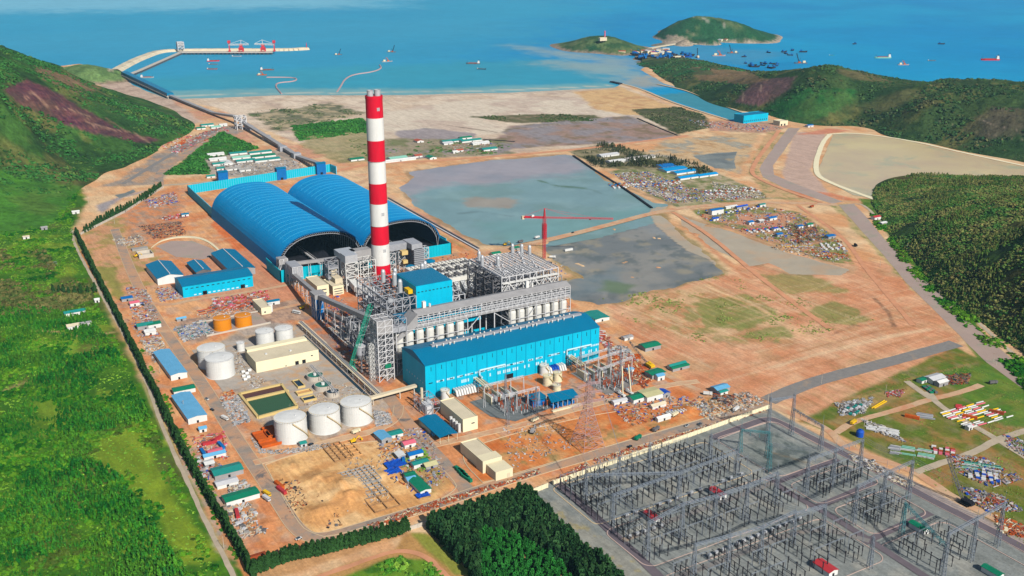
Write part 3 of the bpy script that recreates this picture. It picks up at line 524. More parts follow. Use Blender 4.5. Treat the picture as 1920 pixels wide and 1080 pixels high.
hill('near_eastern_hill', ridged([
  (1720,410,18),(1800,420,42),(1900,430,62),(2100,430,110),(2400,430,160),(1780,490,24),(1860,520,34),(1930,560,36),(2100,600,60),(2400,650,100),(1880,600,8),(1940,650,6),
  (1622,382,-1),(1655,425,-1),(1690,470,-1),(1740,525,-1),(1800,580,-1),(1850,620,-1),(1930,700,-2),(2100,850,-3),(1600,385,-6),(1700,510,-10),(1850,660,-12),(2000,820,-14),
  ],[(1640,379,1),(1680,376,6),(1740,373,16),(1830,361,31),(1920,354,42),(2100,335,80),(2400,320,120)], 120, 330),
  (700,2300), (16,44), 260, 260, (66,92,40),
  [([(1700,480),(1760,505),(1850,600),(1930,665),(1930,740),(1800,605)],(80,122,42),10,8,.9),([(1680,430),(1760,470),(1800,520),(1740,500)],(62,100,36),10,10,.7),
   ([(1760,372),(1800,380),(1930,400)],(130,110,60,3),6,4,.7),([(1760,420),(1920,445)],(70,62,44,3),6,4,.6),([(1860,570),(1900,590),(1930,620)],(180,160,140,3),5,5,.7)],
  [((28,46,22),40,.5,.2,.7,175),((104,92,50),60,.6,.16,.6,176)], seed=23)
IM = [((30,78,44),40,.52,.2,.7,180),((120,128,84),60,.62,.16,.5,181)]
hill('lighthouse_island', ridged([(1048,92,0),(1207,92,6),(1215,100,-2),(1060,92,4),(1100,96,3),(1140,100,2),(1180,102,1),(1100,84,24),(1150,88,22),
  (1040,96,-6),(1100,104,-8),(1160,110,-8),(1225,104,-8),(1235,90,-8)],[(1060,82,12),(1085,74,30),(1110,70,40),(1135,69,44),(1160,74,36),(1185,84,20)],90,230), (3000,4600), (2,11), 110, 160, (96,116,70),
  [([(1095,86),(1130,88),(1128,97),(1100,95)],(30,80,48),20,14,.9)], IM, seed=25, rock=(158,138,120), reach=90)
hill('far_island', ridged([(1240,62,2),(1462,76,0),(1290,60,44),(1340,62,38),(1400,68,22),(1260,74,10),(1330,76,6),(1380,78,4),(1430,80,2),
  (1236,76,-3),(1280,86,-8),(1350,85,-10),(1300,95,-20),(1360,94,-20),(1420,92,-18),(1250,92,-16),(1440,88,-10),(1474,80,-8),(1490,74,-12),(1225,66,-12),],[(1250,52,30),(1265,42,56),(1292,32,78),(1330,38,70),(1370,47,56),(1410,53,42),(1440,66,16)],150,400), (3200,5600), (7,17), 120, 170, (44,92,58),
  [([(1250,66),(1280,68),(1300,84),(1250,82)],(176,156,136),16,20,.9),([(1285,58),(1310,62),(1300,66)],(170,150,120),20,14,.7),([(1290,30),(1320,34),(1330,42),(1365,47)],(196,186,170,8),14,8,.7)], IM, seed=26, rock=(176,160,142), reach=140)
hill('fishing_spit', [(1196,100,2),(1230,104,3),(1262,106,3),(1215,96,2),(1190,108,1),(1215,118,1),(1240,82,2),(1268,76,3),(1230,92,1),(1182,100,0),(1245,98,2),(1285,108,-1),
  (1170,112,-8),(1210,84,-8),(1240,112,-2),(1300,104,-8),(1280,90,-8),(1260,66,-8),(1230,126,-8),(1196,124,-6)], (3000,4400), (6,12), 80, 100, (170,150,132), [], [((96,104,84),30,.5,.2,.7,190)], seed=27, reach=60)
# ================================================================ water sheets, roads, yards
def densify(pts, step=14.0, wa=0.0, seed=1, closed=True):
    out = []; n = len(pts)
    for i in range(n if closed else n-1):
        a, b = pts[i], pts[(i+1)%n]; L = math.hypot(b[0]-a[0], b[1]-a[1]); k = max(1, int(L/step))
        for j in range(k): out.append((a[0]+(b[0]-a[0])*j/k, a[1]+(b[1]-a[1])*j/k))
    if not closed: out.append(pts[-1])
    if wa:
        A = np.array(out); A[:,0] += (fbm(A[:,0], A[:,1], 45, seed)-.5)*2*wa + (fbm(A[:,0], A[:,1], 9, seed+2)-.5)*wa; A[:,1] += (fbm(A[:,0], A[:,1], 45, seed+9)-.5)*2*wa + (fbm(A[:,0], A[:,1], 9, seed+4)-.5)*wa
        out = [tuple(p) for p in A]
    return out
def sheet(name, pts, z, m, wa=0.0, seed=1, step=14.0, local=False, col=None):
    p = densify(pts if local else PP(pts), step, wa, seed); tri = tessellate_polygon([[Vector((x,y,0)) for x,y in p]])
    a = MB(); fs = []
    for t in tri:
        (ax,ay),(bx,by),(cx,cy) = [p[i] for i in t]
        fs.append(tuple(t) if (bx-ax)*(cy-ay)-(by-ay)*(cx-ax) > 0 else tuple(t[::-1]))
    a.add([(x,y,z) for x,y in p], fs); return solo(name, a, m, kind='structure')
def smoothline(pts, it=3):
    for _ in range(it):
        q = [pts[0]]
        for a, b in zip(pts[:-1], pts[1:]): q += [(a[0]*.75+b[0]*.25, a[1]*.75+b[1]*.25), (a[0]*.25+b[0]*.75, a[1]*.25+b[1]*.75)]
        pts = q + [pts[-1]]
    return pts
def road(name, pts, wd, z, m, kerb=None, local=False, wa=.5, seed=3, it=3, berm=None):
    L = densify(smoothline(list(pts) if local else PP(pts), it), 7, closed=False); n = len(L); a = MB(); vs = []; nr = []
    for i in range(n):
        dx = L[min(i+1,n-1)][0]-L[max(i-1,0)][0]; dy = L[min(i+1,n-1)][1]-L[max(i-1,0)][1]; l = math.hypot(dx,dy) or 1; nr.append((-dy/l, dx/l))
    A = np.array(L); jl = (fbm(A[:,0],A[:,1],9,seed)-.5)*2*wa; jr = (fbm(A[:,0],A[:,1],9,seed+5)-.5)*2*wa
    for i in range(n):
        x, y = L[i]; u, v = nr[i]; hl = wd/2+jl[i]; hr = wd/2+jr[i]; vs += [(x+u*hl, y+v*hl, z), (x-u*hr, y-v*hr, z)]
    a.add(vs, [(2*i, 2*i+1, 2*i+3, 2*i+2) for i in range(n-1)]); o = solo(name, a, m, kind='structure')
    if kerb:
        k = MB()
        for sgn in (1,-1):
            h = wd/2
            for i in range(n-1):
                p = [(L[j][0]+sgn*nr[j][0]*q, L[j][1]+sgn*nr[j][1]*q) for j, q in ((i,h),(i+1,h),(i+1,h+.5),(i,h+.5))]; k.prism(p, 0, .3)
        solo('kerb', k, kerb, kind='structure')
    return o
mat('pond_teal', C(128,170,168), rough=.35, ns=.014, na=.14, spec=.25, rgb2=C(120,142,128), s2=.009, t2=.56, w2=.2, rgb3=C(168,150,128), s3=.022, t3=.68)
mat('pond_grey', C(140,144,138), rough=.5, ns=.03, na=.2, spec=.16, rgb2=C(112,118,116), s2=.016, t2=.52, w2=.16, rgb3=C(172,154,122), s3=.02, t3=.64)
mat('pond_mauve', C(164,160,164), rough=.45, ns=.02, na=.14, spec=.18, rgb2=C(140,160,162), s2=.012, t2=.55, w2=.2)
mat('pond_ochre', C(228,208,154), rough=.35, ns=.02, na=.06, spec=.3, rgb2=C(206,180,146), s2=.006, t2=.5, w2=.3, rgb3=C(190,186,150), s3=.01, t3=.6); mat('pond_tan', C(186,170,146), rough=.4, ns=.02, na=.1, spec=.2, rgb2=C(206,160,120), s2=.02, t2=.6, w2=.14)
mat('mud_water', C(186,162,148), rough=.5, ns=.03, na=.12, spec=.2, rgb2=C(170,160,140), s2=.03, t2=.58)
mat('asphalt_old', C(160,148,136), rough=.9, ns=.2, na=.2, bump=.05, bs=1, rgb2=C(206,160,124), s2=.035, t2=.5, w2=.2, rgb3=C(124,116,112), s3=.05, t3=.62); mat('asphalt_dark', C(116,106,112), rough=.9, ns=.1, na=.16)
mat('gravel_strip', C(142,138,134), rough=.95, ns=.2, na=.16, rgb2=C(176,152,128), s2=.04, t2=.62, w2=.14); mat('road_dirt', C(216,180,144), rough=.95, ns=.2, na=.16, bump=.1, bs=.8, rgb2=C(214,152,112), s2=.05, t2=.54, w2=.2)
mat('road_orange', C(222,158,118), rough=.95, ns=.06, na=.2, bump=.1, bs=.8); mat('road_pale', C(196,180,156), rough=.95, ns=.1, na=.2)
mat('kerb_pale', C(216,192,156), rough=.8); mat('kerb_pink', C(206,180,168), rough=.8); mat('concrete', C(206,196,182), rough=.85, ns=.15, na=.12)
mat('concrete_cream', C(250,238,200), rough=.8, ns=.1, na=.06, streak=1); mat('sand_pit', C(226,172,112), rough=.95, ns=.1, na=.15, rgb2=C(204,150,100), s2=.1, t2=.55)
mat('yard_concrete', C(186,176,164), rough=.9, ns=.15, na=.16, rgb2=C(206,168,130), s2=.06, t2=.55, w2=.16); mat('dark_gravel', C(120,126,126), rough=.95, ns=.2, na=.25); mat('grass_flat', C(120,150,70), rough=.95, ns=.08, na=.3)

# flooded ground
sheet('settling_basin_water', [(1562,252),(1600,250),(1700,264),(1820,292),(1960,322),(1960,348),(1850,352),(1740,362),(1650,374),(1600,366),(1530,330)], .3, 'pond_ochre', 1.5, 15)
sheet('mud_canal_north', [(1500,240),(1478,240),(1440,290),(1424,316),(1430,332),(1470,352),(1560,382),(1580,378),(1500,348),(1452,328),(1450,310),(1470,282)], .10, 'mud_water', 1.5, 16)
sheet('mud_canal', [(1572,384),(1600,382),(1622,404),(1660,450),(1720,510),(1790,580),(1860,640),(1960,730),(1960,760),(1850,680),(1770,600),(1700,530),(1640,460)], .10, 'mud_water', 1.2, 17)
for k, pg in enumerate([[(1380,772),(1400,770),(1410,778),(1390,782)],[(215,366),(235,362),(250,355),(255,360),(225,372)],[(86,492),(106,490),(108,498),(90,500)]]): sheet('puddle', pg, .14, 'pond_grey', .8, 20+k)
sheet('small_settling_pond', [(1292,766),(1318,757),(1338,768),(1310,780)], .14, 'pond_tan', .4, 24)
sheet('retention_pond', [(292,462),(320,452),(360,452),(395,465),(412,478),(380,486),(330,482)], .12, 'mud_water', 1, 25)
sheet('salt_flat_water', [(1300,292),(1380,284),(1376,316),(1338,316)], .10, 'pond_grey', 6, 26)
# roads
RD = [
 ('west_dirt_track', [(134,430),(140,460),(187,547),(233,627),(277,717),(307,810),(350,900),(393,993),(430,1063),(470,1150)], 3.4, .12, 'road_pale', None),
 ('plant_west_road', [(215,430),(250,520),(285,585),(330,650),(393,740),(430,803),(473,867),(520,937),(560,1000),(600,1012),(700,982),(790,955),(867,930),(973,893),(1140,845),(1273,806),(1440,757)], 11, .14, 'asphalt_old', 'kerb_pale'),
 ('tank_farm_road', [(476,868),(520,858),(583,838),(650,820),(706,808),(745,785),(748,760)], 8, .17, 'road_dirt', 'kerb_pale'),
 ('plant_gate_road', [(725,738),(765,795),(800,833),(830,868),(880,925)], 12, .2, 'asphalt_old', None),
 ('hall_front_road', [(800,838),(900,815),(1000,792),(1060,772),(1150,750),(1250,722),(1310,715)], 7, .17, 'road_dirt', 'kerb_pale'),
 ('workshop_road', [(250,560),(310,575),(360,562),(470,548),(560,530)], 7, .17, 'road_dirt', None),
 ('yard_cross_road', [(275,620),(330,622),(420,605),(540,575),(590,565)], 7, .17, 'road_dirt', None),
 ('east_plant_road', [(1075,580),(1133,625),(1217,687),(1317,737),(1400,762)], 7, .14, 'road_dirt', None),
 ('north_causeway', [(560,340),(640,318),(700,306),(800,303),(940,292),(1060,283),(1200,266),(1290,254)], 13, .14, 'road_orange', None),
 ('marsh_causeway', [(905,475),(960,466),(1020,452),(1130,425),(1250,392),(1380,381),(1480,380),(1570,384)], 14, .2, 'road_dirt', None),
 ('north_plant_road', [(300,348),(360,344),(480,332),(580,322)], 9, .14, 'road_pale', None),
 ('valley_highway', [(300,348),(296,325),(330,300),(380,268),(420,238)], 14, .14, 'asphalt_old', None),
 ('valley_road', [(230,345),(300,302),(360,268),(415,240)], 9, .14, 'gravel_strip', None),
 ('gravel_runway', [(1440,752),(1520,716),(1663,680),(1793,644)], 17, .14, 'gravel_strip', None),
 ('canal_bank_road', [(1600,382),(1622,384),(1655,420),(1700,470),(1760,535),(1850,620),(1930,690),(1980,740)], 4.5, .16, 'road_pale', None),
 ('laydown_road_west', [(1445,760),(1500,782),(1560,808),(1580,840),(1717,883),(1760,915),(1800,940),(1930,1005)], 8, .14, 'road_dirt', None),
 ('laydown_road_north', [(1567,812),(1600,790),(1680,770),(1745,748),(1790,740),(1840,722)], 7, .16, 'road_dirt', None),
 ('laydown_road_middle', [(1740,735),(1760,760),(1800,785),(1867,822),(1930,862)], 6.5, .18, 'road_pale', None),
 ('laydown_road_south', [(1717,886),(1760,870),(1830,848),(1867,825),(1930,806)], 7, .2, 'road_pale', None),
 ('laydown_spur', [(1700,715),(1730,738),(1745,748)], 6, .2, 'road_pale', None),
 ('embankment_road', [(1496,385),(1560,430),(1590,455),(1620,500),(1660,548),(1712,610)], 6, .12, 'road_orange', None),
 ('basin_bank_west', [(1556,252),(1540,270),(1524,325),(1560,345),(1640,374)], 9, .5, 'concrete_cream', None),
 ('basin_bank_north', [(1556,252),(1600,249),(1700,262),(1820,290),(1970,322)], 8, .5, 'concrete_cream', None),
 ('canal_road_west', [(1462,244),(1404,318),(1420,335),(1480,360),(1540,380)], 8, .4, 'road_orange', None),
 ('channel_bank_south', [(1162,156),(1200,166),(1250,188),(1300,205),(1368,226)], 7, .7, 'kerb_pale', None),
 ('channel_bank_north', [(1232,158),(1290,170),(1350,196),(1398,213)], 7, .7, 'kerb_pale', None),
 ('cross_site_track', [(1262,398),(1330,440),(1400,500),(1470,555),(1560,620)], 7, .16, 'road_orange', None),
 ('flats_track', [(1130,800),(1160,640),(1300,690)], 4, .11, 'road_dirt', None),
 ('sw_road_west', [(1046,906),(1090,945),(1165,1015),(1235,1080),(1300,1150)], 7, .16, 'asphalt_dark', None),
 ('sw_road_north', [(1335,822),(1400,798),(1440,784),(1462,792),(1560,840),(1640,880),(1740,935),(1850,990),(1960,1050)], 7.5, .16, 'asphalt_dark', 'kerb_pink'),
 ('sw_cross_road_one', [(1452,906),(1500,888),(1572,862)], 6, .18, 'asphalt_dark', None),
 ('sw_cross_road_two', [(1528,952),(1560,940),(1640,905)], 6, .18, 'asphalt_dark', None),
 ('sw_cross_road_three', [(1620,1018),(1680,990),(1745,962)], 6, .18, 'asphalt_dark', None),
 ('sw_road_centre', [(1440,896),(1480,925),(1560,968),(1640,1020),(1740,1085)], 6, .2, 'asphalt_dark', None),
 ('sw_lane', [(1168,1014),(1260,975),(1360,940),(1450,906)], 5, .22, 'gravel_strip', None),
 ('sw_lane_south', [(1250,1090),(1360,1050),(1520,985),(1630,1015)], 5, .22, 'gravel_strip', None),
 ('bottom_track', [(590,1085),(660,1060),(745,1030),(800,1042),(840,1085)], 4.5, .14, 'road_orange', None),
]
RN = {'sw_road_west':'switchyard_road','sw_road_north':'switchyard_road','sw_cross_road_one':'switchyard_road','sw_cross_road_two':'switchyard_road','sw_cross_road_three':'switchyard_road','sw_road_centre':'switchyard_road','sw_lane':'switchyard_lane','sw_lane_south':'switchyard_lane'}
for i, (nm, pts, wd, z, m, kb) in enumerate(RD):
    if nm == 'flats_track': continue
    road(RN.get(nm, nm), pts, wd, z + i*.005, m, kb, seed=50+i, wa=.2 if nm.startswith('sw_') or kb else .9)
def rrect(x0, x1, y0, y1, r, n=6):
    p = []
    for cx, cy, a0 in ((x1-r,y1-r,0),(x0+r,y1-r,90),(x0+r,y0+r,180),(x1-r,y0+r,270)):
        for i in range(n+1): a = R(a0+90*i/n); p.append((cx+r*math.cos(a), cy+r*math.sin(a)))
    return p
def kerbed_plot(poly, kw=1.0, m='dark_gravel', km='kerb_pink', h=.35):
    n = len(poly); cx = sum(p[0] for p in poly)/n; cy = sum(p[1] for p in poly)/n; k = MB()
    inn = [(cx+(x-cx)*(1-kw/max(math.hypot(x-cx,y-cy),1)), cy+(y-cy)*(1-kw/max(math.hypot(x-cx,y-cy),1))) for x, y in poly]
    for i in range(n):
        j = (i+1)%n; k.prism([poly[i], poly[j], inn[j], inn[i]], 0, h)
    solo('kerb', k, km, kind='structure')
    if m: sheet('gravel_plot', inn, .24, m, 0, local=True)
for (x0,x1,y0,y1) in ((75,142,-583,-508),(73,139,-628,-594),(75,134,-676,-636),(66,134,-760,-686)): kerbed_plot(rrect(x0,x1,y0,y1,8), .9, None)
x0, y0 = P(1166,1010); x1, y1 = P(1440,905)
kerbed_plot(rrect(-84, 66, -568, -508, 6), .8, None, 'kerb_pale'); kerbed_plot(rrect(-84, 66, -628, -576, 8), .8, None, 'kerb_pink'); kerbed_plot(rrect(-84, 62, -700, -640, 8), .8, None, 'kerb_pink')
for pg in ([(497,872),(560,847),(700,826),(770,826),(858,905),(852,922),(800,950),(620,1010),(585,1000),(560,985)],[(905,905),(870,870),(868,848),(900,832),(1000,803),(1140,772),(1345,748),(1400,762),(1140,836),(960,893)]):
    L = PP(pg); k = MB(); q = densify(smoothline(L + [L[0]], 2), 10, closed=False)
    for a_, b_ in zip(q[:-1], q[1:]): k.beam((*a_, .1), (*b_, .1), .7, .5)
    solo('kerb', k, 'kerb_pale', kind='structure')
# slabs
for si, (nm, pg, m) in enumerate((('tank_yard_slab',[(-249,-100),(-137,-100),(-137,-205),(-249,-215)],'yard_concrete'),('transformer_yard',[(-66,-345),(-28,-345),(-8,-392),(-50,-399),(-64,-380)],'dark_gravel'),
    ('transformer_yard_slab',[(46,-338),(86,-338),(90,-388),(48,-396)],'gravel_strip'),('water_treatment_slab',[(-200,-205),(-140,-205),(-140,-300),(-200,-290)],'yard_concrete'),
    ('oil_tank_slab',[(-222,-30),(-160,-30),(-160,-64),(-215,-66)],'mud_water'),('boiler_area_slab',[(-110,-110),(110,-110),(110,-262),(-110,-262)],'concrete'),('settlement_slab',[(82,640),(-20,640),(-20,760),(82,760)],'concrete'))):
    if nm != 'settlement_slab': sheet(nm, pg, .34 + si*.01, m, .6, local=True)
# ================================================================ THE POWER PLANT
mat('red_paint', C(220,16,48), rough=.5, ns=.12, na=.16, streak=1); mat('white_paint', C(232,232,228), rough=.5, ns=.18, na=.1, streak=1)
mat('silver', C(205,208,212), rough=.4, metal=.3, ns=.3, na=.1); mat('dark', C(30,32,38), rough=.8); mat('black_coal', C(34,36,44), rough=.95, ns=.05, na=.4, bump=1, bs=.1)
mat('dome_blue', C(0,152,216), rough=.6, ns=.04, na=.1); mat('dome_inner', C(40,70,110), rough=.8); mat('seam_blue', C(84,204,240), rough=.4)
mat('wall_cyan', C(0,192,228), rough=.5, ns=.12, na=.12, streak=1, corr=1.2, corrdir='X'); mat('wall_teal', C(0,190,214), rough=.5, ns=.06, na=.08, corr=1.0, corrdir='X')
mat('roof_blue', C(0,124,166), rough=.45, ns=.05, na=.06, corr=1.1, corrdir='X'); mat('panel_line', C(0,96,150), rough=.6); mat('light_panel', C(196,234,246), rough=.3)
mat('steel_grey', C(176,178,184), rough=.5, metal=.1, ns=.3, na=.15); mat('steel_light', C(214,214,216), rough=.5, ns=.3, na=.1); mat('steel_dark', C(112,110,112), rough=.6, ns=.2, na=.25)
mat('clad_grey', C(170,168,168), rough=.6, ns=.12, na=.14, corr=1.2, corrdir='X'); mat('silo_white', C(230,228,220), rough=.5, ns=.15, na=.08, streak=1)
mat('orange_tank', C(234,146,30), rough=.5, ns=.08, na=.08, streak=1); mat('stair_yellow', C(224,196,130), rough=.6); mat('yellow', C(245,196,30), rough=.5); mat('crane_red', C(222,62,72), rough=.5)
mat('crane_teal', C(40,206,170), rough=.5); mat('cream', C(240,228,192), rough=.8, ns=.1, na=.06, streak=1); mat('cream_roof', C(226,212,182), rough=.85, ns=.08, na=.12)
mat('glass', C(50,70,84), rough=.15, spec=.6); mat('brown_basin', C(96,62,60), rough=.4, ns=.05, na=.2); mat('green_basin', C(72,98,66), rough=.35, ns=.5, na=.12); mat('green_water', C(52,130,110), rough=.3)
mat('teal_roof', C(40,150,140), rough=.5, ns=.2, na=.14, corr=2, corrdir='X'); mat('lightblue_roof', C(110,184,226), rough=.5, ns=.2, na=.1, corr=2, corrdir='X'); mat('mid_blue', C(10,112,186), rough=.5, ns=.2, na=.12)
mat('tarp_blue', C(24,84,190), rough=.6, ns=.3, na=.12); mat('green_roof', C(20,130,96), rough=.5, ns=.2, na=.14); mat('rust', C(170,78,40), rough=.9, ns=.3, na=.3); mat('rust_orange', C(206,96,30), rough=.9, ns=.2, na=.25)
mat('pink', C(226,110,130), rough=.6); mat('wood', C(170,130,90), rough=.9, ns=.5, na=.3); mat('beige_roof', C(206,200,150), rough=.8, ns=.2, na=.15); mat('tyre', C(34,34,36), rough=.9)
mat('grey_block', C(168,164,158), rough=.9, ns=.3, na=.2); mat('pale_green', C(150,214,190), rough=.6); mat('red_roof', C(196,60,66), rough=.5); mat('brick_red', C(184,92,70), rough=.9, ns=.4, na=.2); mat('water_dark', C(34,60,78), rough=.2)
mat('post_dark', C(52,48,54), rough=.6); mat('lattice', C(150,160,172), rough=.5, metal=.2); mat('lattice_pink', C(190,160,160), rough=.6); mat('teal_steel', C(90,150,156), rough=.5)

def zat(x, y, py):
    lo, hi = 0, 320
    for _ in range(40):
        m_ = (lo+hi)/2
        if project(x, y, m_)[1] > py: lo = m_
        else: hi = m_
    return lo
# --- chimney
ch = T('chimney', 'tall red and white banded smokestack with two steel flues on top', 'chimney', 0, 0)
ys = [528, 494, 456, 421, 380, 342, 301, 262, 220, 180]; zs = [0] + [zat(0, 0, y) for y in ys[1:]]
rad = lambda z: 10.9 - 1.3*z/220
for i in range(9):
    z0, z1 = zs[i], zs[i+1]; red = i % 2 == 0; nm = 'red_band' if red else 'white_band'
    p = MB(); p.lathe(0, 0, [(rad(z0), z0), (rad(z0)*.5+rad(z1)*.5, (z0+z1)/2), (rad(z1), z1 if i < 8 else z1)], 40); part(ch, nm, p, 'red_paint' if red else 'white_paint', smooth=False)
p = MB(); p.lathe(0, 0, [(9.9, zs[9]-3), (9.9, zs[9]+.8), (8.9, zs[9]+.8), (8.9, zs[9]-1)], 40); part(ch, 'rim', p, 'red_paint')
for dx in (-4.4, 4.4):
    p = MB(); p.lathe(dx, 0, [(3.5, zs[9]-2), (3.5, zs[9]+6), (3.8, zs[9]+6), (3.8, zs[9]+6.8), (3.1, zs[9]+6.8), (3.1, zs[9]+3)], 24); part(ch, 'flue', p, 'silver')
for zz in (zs[9]-15, zs[5]-14 if False else zs[4]-13, zs[2]-8):
    a = MB()
    for k in range(3): a.cbox(.6, -rad(zz)-.12, zz+k*1.3, 3.4, .3, .9)
    part(ch, 'vent_louvre', a, 'silver')
for zz in (zs[3], zs[6]):
    a = MB()
    for k in range(24):
        an = 2*math.pi*k/24; a.cbox(math.cos(an)*(rad(zz)+.25), math.sin(an)*(rad(zz)+.25), zz, 2.9, .35, .25, an+math.pi/2)
    part(ch, 'service_ring', a, 'silver')
a = MB(); a.box(-2.2, 2.2, -11.6, -10.2, 0, 6); part(ch, 'door', a, 'steel_dark')

# --- coal shed with two arched roofs
cs = T('coal_shed', 'huge blue coal store with two arched roofs and open dark front ends', 'coal shed', 12, 230)
cents, ha, hh, pw = (-42, 66), 57.5, 46.5, 2.4
def archz(t): return hh*(max(0, 1-abs(t)**pw))**(1/pw)
Y0, Y1 = 88, 384
for ci, c in enumerate(cents):
    n = 44; sgn = 1 if ci == 0 else -1
    prof = []
    for i in range(n+1):
        t = -1 + 2*i/n if True else 0; t = math.copysign(abs(t)**.75, t) if abs(t) > .6 else t
        x = c + ha*t
        if (x-12)*sgn > 0.2: continue
        prof.append((x, archz(t)))
    prof.append((12, archz(54/ha))) if ci == 0 else prof.insert(0, (12, archz(54/ha)))
    sh = MB(); m_ = len(prof)
    inn = [(c + (x-c)*.965, z*.965) for x, z in prof]; inn = [(min(x,11.9) if ci == 0 else max(x,12.1), z) for x, z in inn]
    yb = Y1 if ci == 0 else 378
    vs = [(x,Y0,z) for x,z in prof] + [(x,yb,z) for x,z in prof] + [(x,Y0,z) for x,z in inn] + [(x,yb,z) for x,z in inn]
    sh.use('dome_blue'); sh.add(vs, [(i, m_+i, m_+i+1, i+1) for i in range(m_-1)])
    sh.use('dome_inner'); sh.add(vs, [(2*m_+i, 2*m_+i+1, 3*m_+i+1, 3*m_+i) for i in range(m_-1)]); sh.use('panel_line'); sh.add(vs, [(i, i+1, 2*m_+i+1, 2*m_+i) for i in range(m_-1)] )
    part(cs, 'arched_roof', sh, smooth=False)
    for y in np.arange(Y0+14, yb-8, 14.2):
        rb = MB()
        for i in range(m_-1):
            (xa, za), (xb, zb) = prof[i], prof[i+1]
            ta = ((xa+xb)/2-c)/ha
            if abs(ta) < .74: rb.beam((xa,y,za+.02), (xb,y,zb+.02), .5, .16)
        part(cs, 'roof_seam', rb, 'seam_blue')
    tr = MB()
    for yy, s_ in ((Y0, 1), (Y0+3, .97)):
        for i in range(m_-1):
            (xa, za), (xb, zb) = inn[i], inn[i+1]; f = .94
            tr.beam((c+(xa-c)*f, Y0+.6, za*f), (c+(xb-c)*f, Y0+.6, zb*f), .5); tr.beam((xa, Y0+.3, za), (c+(xb-c)*f, Y0+.6, zb*f), .35)
        break
    part(cs, 'edge_truss', tr, 'steel_grey')
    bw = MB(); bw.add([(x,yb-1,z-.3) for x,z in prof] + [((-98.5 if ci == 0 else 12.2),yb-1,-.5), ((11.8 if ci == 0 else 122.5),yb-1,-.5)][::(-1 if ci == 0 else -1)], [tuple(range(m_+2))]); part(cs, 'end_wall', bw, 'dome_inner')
a = MB()
for y in np.arange(Y0+1, Y1, 7.4): a.beam((12,y,0),(12,y,archz(54/ha)-.5), .5)
part(cs, 'centre_column_row', a, 'steel_light')
a = MB(); a.box(-97, 121, Y0-20, Y1-2, 0, .5); part(cs, 'floor', a, 'black_coal')
for x0, x1, y0, y1, h in ((-88,-48,150,360,14),(-36,4,120,350,15),(22,60,170,360,15),(76,112,140,350,14)):
    a = MB(); n1, n2 = 16, 40; rr = random.Random(int(x0)+500)
    vs = []
    for i in range(n1+1):
        for j in range(n2+1):
            u, v = i/n1, j/n2; e = min(1, 6*min(v,1-v)); vs.append((x0+(x1-x0)*u, y0+(y1-y0)*v, .4+h*e*(1-abs(2*u-1))*(.85+.3*rr.random())))
    a.add(vs, [(i*(n2+1)+j, (i+1)*(n2+1)+j, (i+1)*(n2+1)+j+1, i*(n2+1)+j+1) for i in range(n1) for j in range(n2)]); solo('coal_heap', a, 'black_coal', kind='stuff')
a = MB(); 
for x in (-44, 67):
    a.box(x-1.5, x+1.5, 66, 370, 4, 5); a.beam((x-2,66,6.5),(x-2,370,6.5),.4); a.beam((x+2,66,6.5),(x+2,370,6.5),.4)
    for y in range(70, 370, 12): a.beam((x,y,0),(x,y,4),.8)
part(cs, 'stacker_conveyor', a, 'steel_light')

def wall(name, pts, h, m, label, cat='wall', th=.6, ribs=None, group=None, cap=None):
    a = MB(); a.use(m)
    for (x0,y0),(x1,y1) in zip(pts[:-1], pts[1:]): a.beam((x0,y0,h/2),(x1,y1,h/2), th, h)
    r = T(name, label, cat, pts[0][0], pts[0][1], group=group); part(r, 'panel', a)
    b = MB()
    for (x0,y0),(x1,y1) in zip(pts[:-1], pts[1:]):
        L = math.hypot(x1-x0,y1-y0); n = max(1, int(L/(ribs or 6)))
        for i in range(n+1): f = i/n; x, y = x0+(x1-x0)*f, y0+(y1-y0)*f; b.cbox(x, y, h/2, th+.5, th+.5, h+.2)
    part(r, 'post', b, cap or m); return r
wall('windbreak_wall', [(-103.5,113),(-104.5,57),(121,56),(122,140)], 15, 'wall_teal', 'high turquoise windbreak wall before the open ends of the arched coal store', th=.5, ribs=4)
wall('windbreak_wall', [(-96,386),(-92,548),(158,582),(160,560)], 14, 'wall_teal', 'high pale turquoise windbreak wall enclosing the yard behind the coal store', th=.5, ribs=4, cap='seam_blue')
wall('windbreak_wall', [(122,140),(128,140),(128,84)], 13, 'wall_cyan', 'short turquoise windbreak return beside the right end of the coal store', th=.5, ribs=4)
for (px, py), lb in (((418,343),'leftmost'),((527,336),'middle'),((601,326),'rightmost')):
    x, y = P(px, py); r = T('transfer_tower', f'deep blue box tower on the rear windbreak wall, {lb} of the three', 'transfer tower', x, y, group='blue box towers behind the coal store')
    a = MB(); a.box(x-8, x+8, y-6, y+6, 0, 19); part(r, 'wall', a, 'mid_blue'); a = MB(); a.gable(x-8.2, x+8.2, y-6.2, y+6.2, 19, 20.5); part(r, 'roof', a, 'roof_blue'); a = MB(); a.box(x-2, x+2, y-6.3, y-6, 0, 4); part(r, 'door', a, 'dark')

